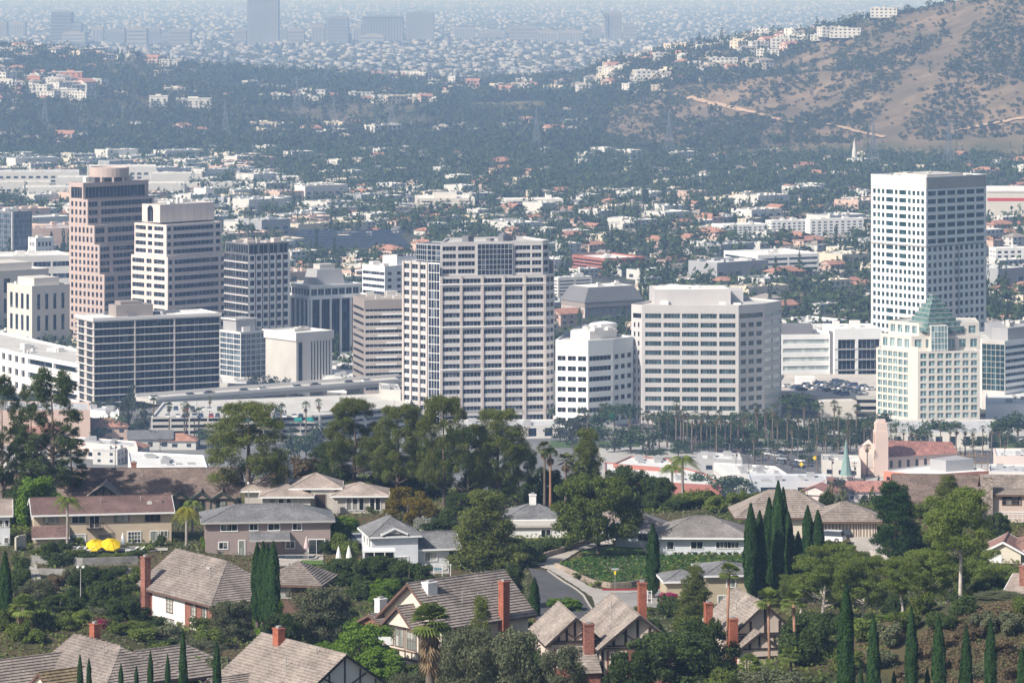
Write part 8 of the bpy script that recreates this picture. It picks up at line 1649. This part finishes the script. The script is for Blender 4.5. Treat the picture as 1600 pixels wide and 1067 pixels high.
for i, (px, py, Y, h, lab) in enumerate([(388, 802, 585, 4.5, 'slim street lamp with white globe beside the pale bungalow'), (1420, 842, 560, 6, 'white street lamp beside the dense conifer'), (126, 925, 480, 3, 'pair of globe garden lamps on the left slope')]):
    e = empty('garden_lamp', (K(px) * Y, Y, ZP(py, Y)), lab, 'lamp'); b = MB(); b.tube([(0, 0, -.5), (0, 0, h)], [.06, .045], 6); b.build('post', T_GREY, e)
    for s_ in ((-.35, .35) if i == 2 else (0,)): b = MB(); b.lathe((s_, 0), [(.02, h), (.18, h + .12), (.2, h + .24), (.12, h + .38), (.01, h + .42)], 10); b.build('globe', T_WHITE, e)

# ---------------------------------------------------------------- trees and shrubs of the near ridge
for px, Y, top, w, v, lab in [(388, 600, 629, 136, 0, 'big spreading pine with pale bare limbs standing over the pale bungalow'), (553, 628, 622, 94, 1, 'leftmost pine of the big dark central grove, ragged top'), (622, 616, 630, 90, 2, 'second pine from the left in the central grove'), (693, 604, 617, 84, 3, 'tallest pine of the central grove, before the central tower'), (778, 610, 638, 98, 0, 'rightmost big pine of the central grove')]: plant('pine', px, Y, top, w, lab, 'pine', None, None, v)
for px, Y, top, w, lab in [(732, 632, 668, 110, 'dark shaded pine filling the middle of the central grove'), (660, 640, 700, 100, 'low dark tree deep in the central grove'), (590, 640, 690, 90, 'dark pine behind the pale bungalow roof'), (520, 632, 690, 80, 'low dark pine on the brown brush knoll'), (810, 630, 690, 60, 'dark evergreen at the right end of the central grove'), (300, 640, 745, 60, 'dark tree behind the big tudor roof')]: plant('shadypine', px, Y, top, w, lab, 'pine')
for px, Y, top, w, v, lab in [(3, 585, 586, 62, 0, 'tall sparse pine cut by the left edge'), (48, 592, 602, 56, 1, 'thin sparse pine between two others at the left'), (80, 586, 574, 98, 2, 'tallest of the sparse dark pines at the left'), (110, 600, 668, 60, 1, 'short dark pine right of the tall sparse ones'), (25, 600, 660, 44, 2, 'dark pine sapling behind the leftmost pine')]: plant('tallpine', px, Y, top, w, lab, 'pine', None, None, v)
plant('conepine', 758, 538, 764, 132, 'broad rounded pine in front of the central houses', 'pine', None, None, 0); plant('conepine', 915, 618, 668, 70, 'dark pointed pine beside the tall fan palms', 'pine', None, 888 and 790, 1); plant('denseconifer', 1398, 548, 752, 84, 'dense dark conifer by the driveway at right', 'conifer'); plant('conepine', 1482, 575, 741, 64, 'pine behind the tall eucalyptus at right', 'pine', None, None, 1)
plant('broadleaf', 934, 552, 744, 138, 'wide leafy tree on the lawn above the ivy bank', 'tree', None, None, 0); plant('conepine', 752, 418, 930, 62, 'small pointed pine before the red chimney', 'pine', None, None, 0); plant('conepine', 1085, 488, 882, 64, 'small open pine right of the pergola', 'pine', None, None, 1)
for px, Y, top, w, v, lab in [(1285, 480, 852, 110, 0, 'bright eucalyptus left end of the row at right'), (1345, 470, 868, 92, 1, 'second eucalyptus of the row at right'), (1410, 440, 872, 84, 3, 'middle eucalyptus of the row with pale trunk'), (1448, 446, 856, 84, 1, 'leaning eucalyptus with white limbs'), (1500, 440, 764, 112, 1, 'tallest eucalyptus with long bare white trunk'), (1478, 462, 822, 96, 2, 'open eucalyptus left of the tallest one'), (1320, 500, 872, 90, 3, 'eucalyptus behind the row at right'), (1560, 470, 885, 90, 1, 'low eucalyptus at the far right'), (1525, 485, 850, 80, 0, 'eucalyptus behind the tallest one'), (1250, 490, 895, 70, 1, 'small eucalyptus above the half-timbered house')]: plant('eucalyptus', px, Y, top, w, lab, 'eucalyptus', None, None, v)
for px, Y, top, w, k, lab in [(500, 478, 912, 108, 'greytree', 'silvery olive-like tree right of the four cypresses'), (366, 474, 938, 76, 'greytree', 'grey-green tree before the brick house'), (312, 452, 1000, 84, 'greytree', 'grey-green tree below the white garden wall'), (730, 408, 975, 110, 'greytree', 'big grey-green tree at the bottom beside the fat palm'), (800, 402, 985, 130, 'greytree', 'wide grey-green tree at the bottom centre'), (640, 404, 1050, 80, 'greytree', 'low grey-green tree at the bottom edge'), (870, 400, 1008, 100, 'greytree', 'grey-green tree before the half-timbered house'), (60, 500, 905, 60, 'greytree', 'grey tree on the left slope'), (1290, 420, 1000, 80, 'greytree', 'grey brush between cypresses at the bottom right'), (1560, 430, 1000, 80, 'greytree', 'grey tree on the dry slope at right')]: plant(k, px, Y, top, w, lab, 'tree')
for px, Y, top, w, lab in [(590, 515, 870, 90, 'dark bushy tree below the white pool fence'), (545, 520, 872, 70, 'dark tree below the taupe house pool'), (640, 510, 878, 80, 'dark tree left of the big pine base'), (1045, 415, 992, 140, 'dark oak at the bottom, right of the half-timbered pair'), (1110, 425, 960, 90, 'dark tree left of the brick chimney at lower right'), (985, 398, 1015, 90, 'dark tree at the bottom below the twin gables'), (1270, 450, 960, 110, 'dark evergreen behind the tall cypress at right'), (1340, 455, 955, 90, 'dark evergreen under the eucalyptus row'), (1545, 465, 905, 100, 'dark evergreen under the tallest eucalyptus'), (1590, 455, 920, 70, 'dark evergreen at the right edge'), (40, 585, 752, 84, 'dark bushy tree behind the beige house'), (980, 630, 730, 80, 'yellowish leafy tree behind the lawn tree'), (1030, 600, 745, 60, 'small tree right of the lawn tree'), (845, 620, 730, 64, 'round tree under the tall fan palms'), (880, 625, 745, 50, 'dark tree between fan palms'), (1095, 610, 770, 50, 'dark tree left of the large tan-roofed house'), (1165, 480, 930, 60, 'dark tree above the half-timbered house at right'), (1230, 470, 985, 80, 'dark tree right of the half-timbered house'), (720, 600, 770, 60, 'dark shrub tree at the foot of the grove'), (1440, 555, 830, 60, 'dark shrub tree beside the dense conifer'), (1560, 560, 800, 40, 'clipped dark shrub at the right edge houses'), (140, 505, 888, 80, 'dark tree on the upper left slope'), (180, 497, 905, 84, 'dark tree on the left slope beside the brick chimney'), (95, 480, 930, 80, 'dark tree low on the left slope'), (20, 470, 965, 60, 'dark tree at the lower left edge'), (200, 478, 930, 70, 'dark tree left of the garden wall'), (255, 460, 1000, 60, 'dark tree under the garden wall'), (440, 455, 960, 70, 'dark tree at the foot of the four cypresses'), (1155, 560, 848, 50, 'dark shrub tree beside the cypress row'), (690, 570, 810, 60, 'dark tree left of the big rounded pine'), (830, 540, 860, 50, 'dark tree right of the big rounded pine'), (790, 500, 880, 60, 'dark tree between the big pine and the street')]: plant('deeptree', px, Y, top, w, lab, 'tree')
for px, Y, top, w, lab in [(538, 560, 806, 52, 'bright green small tree between taupe and white houses'), (565, 452, 975, 96, 'bright green tree left of the tudor garage'), (600, 446, 1012, 80, 'bright green shrub tree below the basketball hoop'), (520, 455, 1000, 60, 'bright green tree before the tile roof'), (60, 572, 745, 74, 'light green tree behind the beige house roof'), (1075, 600, 775, 40, 'light green shrub tree behind the white bungalow'), (880, 500, 935, 60, 'light green street tree by the twin gables'), (420, 470, 930, 50, 'light green ivy mass at the cypress foot'), (1400, 430, 985, 60, 'light green shrub tree at the bottom right'), (600, 505, 905, 50, 'light green shrub above the tudor roof')]: plant('brighttree', px, Y, top, w, lab, 'tree')
plant('autumntree', 637, 588, 762, 78, 'yellowing shrub at the foot of the central grove', 'shrub'); plant('autumntree', 660, 580, 780, 60, 'olive-yellow shrub right of the pale bungalow', 'shrub')
# cypresses
CY = [(402, 466, 848, 26, 968, 'leftmost of the four tall cypresses by the brick house'), (411, 465, 846, 24, 969, 'second of the four tall cypresses'), (418, 464, 850, 24, 970, 'third of the four tall cypresses'), (427, 463, 846, 27, 972, 'rightmost of the four tall cypresses'), (835, 492, 902, 22, 980, 'lone cypress at the left kerb of the street'), (1020, 512, 818, 28, 926, 'lone cypress at the end of the ivy bank'), (1173, 500, 787, 28, 926, 'first cypress of the row before the tan house'), (1187, 502, 798, 26, 926, 'second cypress of the row'), (1202, 508, 778, 28, 922, 'third cypress of the row'), (1216, 505, 752, 28, 924, 'tallest cypress of the row'), (1224, 512, 762, 24, 922, 'cypress just right of the tallest'), (1232, 508, 800, 24, 920, 'shorter cypress right of the tallest'), (1262, 520, 790, 24, 900, 'cypress at the left of the parked suv'), (1278, 520, 797, 24, 895, 'cypress directly before the parked suv'), (1247, 510, 830, 20, 905, 'small cypress in a gap of the row'),
      (1322, 393, 912, 34, 1125, 'tallest of the bottom-right cypresses'), (1365, 393, 962, 28, 1125, 'cypress second from left at the bottom right'), (1424, 393, 948, 26, 1125, 'cypress third from left at the bottom right'), (1467, 393, 962, 28, 1125, 'cypress fourth from left at the bottom right'), (1510, 393, 976, 24, 1125, 'cypress fifth from left at the bottom right'), (1548, 393, 968, 26, 1125, 'cypress sixth from left at the bottom right'), (1597, 393, 1010, 22, 1125, 'cypress at the bottom right corner'),
      (125, 402, 1022, 12, 1110, 'first small cypress before the rambling roofs'), (139, 402, 1028, 12, 1110, 'second small cypress before the rambling roofs'), (189, 402, 1036, 11, 1110, 'third small cypress before the rambling roofs'), (213, 402, 1040, 11, 1110, 'fourth small cypress before the rambling roofs'), (235, 402, 1017, 13, 1110, 'fifth small cypress before the rambling roofs'), (262, 402, 1022, 12, 1110, 'sixth small cypress before the rambling roofs'), (286, 402, 984, 17, 1110, 'larger cypress right of the rambling roofs'), (339, 402, 1003, 17, 1110, 'cypress before the bottom gabled house'), (8, 470, 862, 28, 1010, 'dark cypress at the left edge')]
for k in range(5): CY.append((1345 + k * 52, 398, 1042 + 6 * (k % 2), 12, 1112, f"low cypress tip {['first', 'second', 'third', 'fourth', 'fifth'][k]} from left along the bottom right edge"))
for px, Y, top, w, base, lab in CY: plant('cypress', px, Y, top, w * .8, lab, 'cypress', None, base)
# palms
fanpalm(672, 396, 944, 'fat fan palm with a skirt of dead fronds at the bottom', 2.6, 9 + 40, 1052, 0, .35, 1, 40); fanpalm(25, 462, 930, 'slim palm with bent trunk in the bottom left corner', 2.0, True, 1100, .9, .22, 3, 34)
fanpalm(1133, 440, 880, 'very tall thin palm left of the half-timbered house', 1.5, False, 1110, .5, .17, 5, 30, mat('red_palm_trunk', (.30, .17, .11), .9, .25, 1.5)); fanpalm(1203, 428, 920, 'thin palm before the half-timbered gable', 1.7, False, 1110, -.2, .17, 7, 30, MATS['red_palm_trunk']); fanpalm(1244, 424, 922, 'thin palm right of the half-timbered house', 1.7, False, 1110, -.3, .18, 9, 30, MATS['red_palm_trunk'])
fanpalm(1172, 405, 1022, 'low fan palm at the bottom centre right', 1.5, False, 1100, 0, .15, 11, 26); fanpalm(1236, 404, 1010, 'low fan palm right of the other low palm', 1.4, False, 1100, 0, .15, 13, 26)
fanpalm(851, 606, 690, 'left of two tall fan palms behind the round pine', 1.5, True, 795, 0, .2, 2, 30); fanpalm(860, 602, 700, 'right of two tall fan palms, with a rusty trunk', 1.5, True, 795, 0, .2, 4, 30, MATS['red_palm_trunk']); fanpalm(884, 612, 708, 'fan palm beside the dark pointed pine', 1.7, True, 790, 0, .22, 6, 30); fanpalm(908, 606, 728, 'small fan palm with red trunk before the dark pine', 1.2, True, 790, 0, .2, 8, 26, MATS['red_palm_trunk']); fanpalm(1108, 600, 768, 'low fan palm left of the large tan house', 1.9, False, 800, 0, .2, 10, 30)
featherpalm(1066, 622, 698, 'big feathery queen palm before the red-brick shops', 3.3, 'euc', 790, 0, 17, .22, .5); featherpalm(1050, 628, 715, 'smaller queen palm left of the big feathery one', 2.4, 'euc', 790, 1, 13, .2)
featherpalm(105, 545, 764, 'feathery palm before the beige house roof', 2.4, 'broad', 858, 2, 15, .17, .4); featherpalm(291, 552, 782, 'yellowing feathery palm between beige and taupe houses', 2.2, 'ytree', 860, 3, 14, .2); featherpalm(300, 566, 772, 'green feathery palm behind the yellowing palm', 2.2, 'euc', 850, 4, 15, .17); featherpalm(230, 548, 842, 'small feathery palm by the white french doors', 1.5, 'broad', 860, 5, 14, .2)
featherpalm(640, 512, 895, 'small spiky palm by the blue pool', 1.3, 'bright', 915, 6, 16, .16)
# shrubs, each its own thing
SH = {'bush': ('green', 'bush'), 'darkbush': ('dark', 'bush'), 'greybush': ('grey-green', 'bush'), 'brightbush': ('bright green', 'bush'), 'drybush': ('dry brown', 'brush'), 'autumnbush': ('yellowing', 'bush'), 'magentabush': ('magenta flowering', 'bougainvillea'), 'flowerbush': ('white flowering', 'bush'), 'eucbush': ('olive green', 'bush')}
def shrubs(lst, where):
    for kind, px, py, w, hh in lst:
        x, y, z = gp(px, py); c, n = SH[kind]; sz_ = 'big' if w > 45 else ('small' if w < 24 else 'middling'); l = f'{sz_} {c} {n} {where}'; plant(kind, px, y, py - hh, w, l, n, f'{sz_} {c} shrubs {where}')
shrubs([('darkbush', 78, 868, 40, 24), ('darkbush', 95, 866, 46, 22), ('bush', 115, 872, 40, 16), ('darkbush', 140, 876, 44, 14), ('bush', 165, 876, 44, 12), ('bush', 190, 874, 40, 12), ('darkbush', 215, 872, 34, 16), ('darkbush', 80, 884, 50, 22), ('darkbush', 105, 882, 44, 18), ('darkbush', 250, 852, 24, 18), ('bush', 120, 852, 20, 14), ('bush', 90, 850, 44, 26), ('brightbush', 320, 858, 24, 20), ('bush', 60, 870, 30, 14)], 'on the terrace below the beige house')
shrubs([('drybush', 90, 915, 40, 20), ('drybush', 75, 925, 34, 18), ('greybush', 110, 912, 30, 30), ('bush', 135, 915, 50, 32), ('darkbush', 165, 925, 50, 34), ('bush', 150, 945, 60, 40), ('bush', 180, 950, 56, 44), ('greybush', 60, 945, 54, 30), ('eucbush', 85, 955, 60, 30), ('darkbush', 115, 950, 46, 36), ('darkbush', 30, 930, 44, 46), ('darkbush', 30, 905, 40, 40), ('bush', 10, 985, 40, 40), ('bush', 30, 1000, 54, 34), ('darkbush', 70, 985, 50, 30), ('bush', 100, 985, 54, 26), ('eucbush', 125, 975, 50, 26), ('bush', 215, 990, 50, 24), ('darkbush', 240, 985, 44, 24), ('bush', 185, 990, 44, 20), ('eucbush', 60, 1005, 50, 24), ('bush', 5, 960, 44, 36), ('greybush', 150, 965, 50, 20), ('drybush', 150, 978, 50, 16), ('magentabush', 160, 980, 26, 14), ('magentabush', 185, 972, 22, 12), ('drybush', 205, 985, 44, 14), ('eucbush', 225, 1000, 60, 22), ('greybush', 265, 1002, 60, 30), ('eucbush', 250, 990, 44, 14), ('darkbush', 45, 960, 40, 30), ('bush', 200, 925, 40, 34), ('bush', 215, 905, 36, 22), ('greybush', 120, 900, 60, 16), ('darkbush', 180, 898, 50, 14)], 'on the left slope')
shrubs([('bush', 330, 1010, 60, 36), ('greybush', 370, 1000, 60, 40), ('darkbush', 400, 990, 50, 36), ('brightbush', 415, 985, 40, 60), ('brightbush', 440, 985, 40, 40), ('bush', 470, 1000, 50, 30), ('darkbush', 520, 990, 60, 40), ('bush', 545, 985, 50, 34), ('brightbush', 530, 1000, 50, 30), ('brightbush', 590, 1030, 60, 44), ('bush', 630, 1060, 60, 30), ('darkbush', 660, 1075, 70, 34), ('brightbush', 560, 1005, 60, 40), ('bush', 310, 985, 44, 24), ('darkbush', 460, 960, 40, 30), ('bush', 250, 1040, 60, 40), ('brightbush', 300, 1060, 60, 40), ('bush', 270, 1065, 50, 36), ('greybush', 340, 1060, 60, 40), ('bush', 570, 1075, 60, 30), ('darkbush', 620, 1080, 80, 30)], 'between the tile-roofed houses')
shrubs([('bush', 560, 900, 60, 24), ('darkbush', 520, 905, 60, 26), ('bush', 530, 890, 50, 18), ('darkbush', 570, 915, 70, 36), ('darkbush', 610, 915, 70, 34), ('bush', 650, 910, 60, 26), ('brightbush', 610, 930, 60, 26), ('darkbush', 560, 935, 60, 34), ('magentabush', 518, 850, 16, 12), ('magentabush', 548, 855, 16, 12), ('bush', 530, 868, 40, 40), ('eucbush', 545, 878, 34, 40), ('darkbush', 510, 865, 30, 26), ('darkbush', 465, 862, 26, 16), ('flowerbush', 660, 830, 34, 26), ('flowerbush', 668, 815, 30, 24), ('flowerbush', 655, 845, 26, 20), ('darkbush', 700, 830, 50, 40), ('darkbush', 690, 860, 50, 30), ('autumnbush', 620, 795, 50, 26), ('bush', 585, 800, 40, 14), ('darkbush', 560, 800, 30, 14), ('darkbush', 545, 790, 26, 40), ('bush', 480, 900, 40, 16), ('bush', 500, 915, 50, 24)], 'around the pools and the white house')
shrubs([('drybush', 440, 760, 60, 30), ('drybush', 475, 755, 60, 44), ('drybush', 500, 750, 60, 40), ('drybush', 460, 740, 50, 30), ('darkbush', 540, 760, 60, 30), ('darkbush', 600, 765, 60, 34), ('darkbush', 640, 765, 60, 40), ('darkbush', 690, 775, 60, 50), ('darkbush', 740, 775, 60, 60), ('darkbush', 790, 775, 60, 60), ('bush', 830, 775, 50, 40), ('bush', 870, 780, 50, 36), ('darkbush', 760, 800, 50, 30), ('eucbush', 950, 780, 60, 40), ('eucbush', 1000, 780, 60, 50), ('eucbush', 1035, 785, 50, 44), ('darkbush', 1070, 790, 40, 24), ('darkbush', 1105, 790, 50, 30), ('bush', 1150, 790, 50, 26), ('bush', 1250, 785, 60, 30), ('darkbush', 1360, 790, 50, 30), ('bush', 560, 780, 60, 30), ('greybush', 1310, 790, 50, 40), ('darkbush', 330, 775, 40, 30), ('bush', 20, 770, 60, 40), ('darkbush', 280, 765, 40, 20), ('greybush', 1200, 790, 40, 24), ('darkbush', 1520, 790, 50, 30), ('eucbush', 1080, 795, 60, 34), ('eucbush', 1115, 800, 50, 30), ('greybush', 1020, 792, 60, 40), ('darkbush', 1060, 798, 50, 24), ('darkbush', 1390, 805, 50, 34), ('bush', 1440, 810, 60, 26), ('darkbush', 1480, 815, 60, 30), ('greybush', 1520, 812, 50, 24), ('bush', 1180, 790, 50, 24), ('darkbush', 1290, 792, 40, 24), ('bush', 905, 795, 50, 34)], 'along the far edge of the ridge')
shrubs([('darkbush', 840, 868, 60, 26), ('darkbush', 870, 862, 50, 24), ('darkbush', 815, 875, 50, 30), ('bush', 845, 880, 30, 10), ('bush', 905, 905, 30, 12), ('eucbush', 940, 915, 30, 12), ('darkbush', 900, 850, 44, 20), ('bush', 960, 850, 14, 8), ('darkbush', 1046, 862, 20, 16)], 'on the bank left of the lawn')
shrubs([('darkbush', 1055 + 10.5 * k, 868, 9.5, 5) for k in range(11)], 'clipped low in the row before the white bungalow')
shrubs([('magentabush', 1044, 950, 38, 26), ('magentabush', 1008, 940, 16, 14), ('darkbush', 1050, 965, 60, 36), ('darkbush', 1090, 970, 60, 40), ('bush', 1075, 990, 60, 30), ('darkbush', 1020, 1000, 50, 36), ('bush', 1010, 960, 44, 14), ('darkbush', 1150, 955, 40, 30), ('bush', 1290, 862, 30, 20), ('eucbush', 1320, 868, 40, 22), ('bush', 1340, 876, 40, 18), ('darkbush', 1305, 885, 50, 26), ('bush', 1275, 880, 40, 24), ('darkbush', 1100, 920, 40, 18), ('darkbush', 1140, 905, 50, 20), ('bush', 1060, 900, 60, 14), ('darkbush', 1210, 905, 60, 26), ('bush', 1240, 900, 60, 24), ('darkbush', 1180, 935, 60, 26)], 'between the pergola and the cypress row')
shrubs([('bush', 1200, 1020, 60, 36), ('darkbush', 1240, 1040, 80, 50), ('darkbush', 1280, 1030, 70, 60), ('brightbush', 1290, 1000, 40, 30), ('eucbush', 1350, 1000, 60, 40), ('brightbush', 1340, 985, 50, 30), ('greybush', 1390, 1010, 60, 40), ('bush', 1410, 990, 60, 40), ('greybush', 1380, 1045, 60, 30), ('drybush', 1440, 1030, 60, 26), ('drybush', 1480, 1010, 60, 24), ('drybush', 1520, 1000, 60, 24), ('drybush', 1490, 1045, 60, 24), ('drybush', 1560, 1020, 60, 24), ('greybush', 1540, 990, 60, 36), ('greybush', 1580, 990, 60, 40), ('bush', 1600, 960, 50, 36), ('darkbush', 1470, 985, 60, 30), ('drybush', 1420, 1060, 60, 22), ('greybush', 1530, 1060, 60, 30), ('drybush', 1590, 1060, 50, 24), ('bush', 1330, 1050, 60, 40), ('darkbush', 1500, 960, 60, 34), ('bush', 1440, 960, 60, 36), ('darkbush', 1400, 960, 60, 40), ('eucbush', 1365, 940, 60, 40), ('darkbush', 1310, 950, 70, 50), ('bush', 1280, 930, 70, 50), ('darkbush', 1340, 915, 70, 40), ('darkbush', 1420, 920, 60, 40), ('darkbush', 1480, 910, 70, 40), ('darkbush', 1530, 900, 60, 40)], 'on the slope of the eucalyptus row')
shrubs([('darkbush', 700, 1050, 80, 50), ('greybush', 740, 1060, 80, 60), ('greybush', 790, 1070, 80, 60), ('darkbush', 840, 1075, 80, 60), ('eucbush', 770, 1000, 70, 50), ('darkbush', 720, 1010, 60, 40), ('darkbush', 900, 1080, 80, 40), ('bush', 930, 1085, 60, 34), ('darkbush', 980, 1085, 80, 44), ('darkbush', 1050, 1075, 90, 60), ('darkbush', 1100, 1060, 80, 60), ('bush', 1130, 1080, 70, 40), ('darkbush', 1080, 1030, 80, 50), ('greybush', 1180, 1080, 70, 40), ('greybush', 1230, 1085, 70, 40), ('bush', 830, 1000, 60, 30), ('darkbush', 680, 1085, 80, 30), ('greybush', 860, 1050, 70, 50)], 'along the bottom edge')
# ---------------------------------------------------------------- ivy bank, dry grass and undergrowth
def inpoly(px, py, poly):
    c = np.zeros(len(px), bool); j = len(poly) - 1
    for i in range(len(poly)):
        xi, yi = poly[i]; xj, yj = poly[j]; c ^= ((yi > py) != (yj > py)) & (px < (xj - xi) * (py - yi) / (yj - yi + 1e-9) + xi); j = i
    return c
HARD = [[(820, 882), (866, 886), (985, 846), (940, 842), (850, 872)], [(824, 880), (868, 885), (925, 918), (955, 922), (1070, 916), (1085, 950), (930, 962), (930, 990), (836, 990), (826, 900)], [(900, 862), (1005, 846), (1040, 868), (925, 870)], [(1322, 834), (1370, 836), (1395, 872), (1340, 872)], [(400, 864), (508, 865), (508, 888), (402, 888)], [(95, 855), (265, 855), (265, 865), (95, 865)], [(585, 882), (705, 884), (705, 899), (590, 898)]]
def cover(name, poly, n, size, lm, label, hmax=.4, up=.35, avoid=True, Yr=(385, 700), keep=None):
    X = rng.uniform(-130, 130, n * 14); Y = rng.uniform(*Yr, n * 14); Z = fgz(X, Y); px = 800 + F * X / Y; py = HOR + (H - Z) * F / Y; ok = inpoly(px, py, poly)
    if avoid:
        for h_ in HARD: ok &= ~inpoly(px, py, h_)
    if keep is not None: ok &= rng.uniform(0, 1, len(X)) < keep(X, Y)
    i = np.nonzero(ok)[0][:n]; m = len(i); p = np.stack([X[i], Y[i], Z[i] + rng.uniform(0, hmax, m)], 1); nn = rng.normal(size=(m, 3)) * .5 + np.array([0, -.2, 1.0]); nn /= np.linalg.norm(nn, axis=1, keepdims=True); r = rng.normal(size=(m, 3)); u = r - (r * nn).sum(1, keepdims=True) * nn; u /= np.linalg.norm(u, axis=1, keepdims=True); v = np.cross(nn, u); s = (size * rng.uniform(.6, 1.4, m))[:, None]
    V = np.stack([p - u * s, p + v * s * .6, p + u * s, p - v * s * .6], 1).reshape(-1, 3); return tag(link(name, arrmesh(name, V, np.arange(4 * m).reshape(-1, 4), [LM[lm]])), label, 'ground cover', kind='stuff')
cover('ivy', [(868, 886), (905, 864), (985, 868), (1060, 868), (1165, 870), (1165, 886), (1065, 900), (1010, 908), (985, 914), (955, 916), (925, 911)], 24000, .16, 'ivy', 'dense dark green ivy covering the bank below the lawn', .35, Yr=(500, 580))
cover('ivy', [(818, 880), (820, 846), (900, 836), (920, 848), (875, 864), (845, 874)], 6000, .16, 'ivy', 'shaded ivy slope left of the driveway', .35, Yr=(500, 600))
cover('dry_grass', [(1380, 1090), (1440, 990), (1520, 950), (1640, 930), (1640, 1120), (1380, 1120)], 34000, .17, 'dry', 'dry brown grass on the slope at lower right', .3, Yr=(385, 450))
cover('dry_grass', [(60, 900), (200, 895), (230, 985), (120, 990), (60, 940)], 6000, .15, 'dry', 'dry grass and stalks on the left garden slope', .35, Yr=(440, 560))
dr_ = lambda X, Y: np.where((X > 42) & (Y < 440), .12, 1)
pm_ = lambda X, Y: np.clip((fbm(X / 14, Y / 14, 88) - .36) * 5, 0.05, 1)
cover('undergrowth', [(-60, 742), (1900, 742), (1900, 1160), (-60, 1160)], 90000, .24, 'broad', 'low green undergrowth between the gardens of the ridge', .7, keep=lambda X, Y: pm_(X, Y) * dr_(X, Y))
cover('undergrowth', [(-60, 742), (1900, 742), (1900, 1160), (-60, 1160)], 40000, .22, 'grey', 'grey-green undergrowth between the gardens of the ridge', .6, keep=lambda X, Y: (1.05 - pm_(X, Y)) * dr_(X, Y))
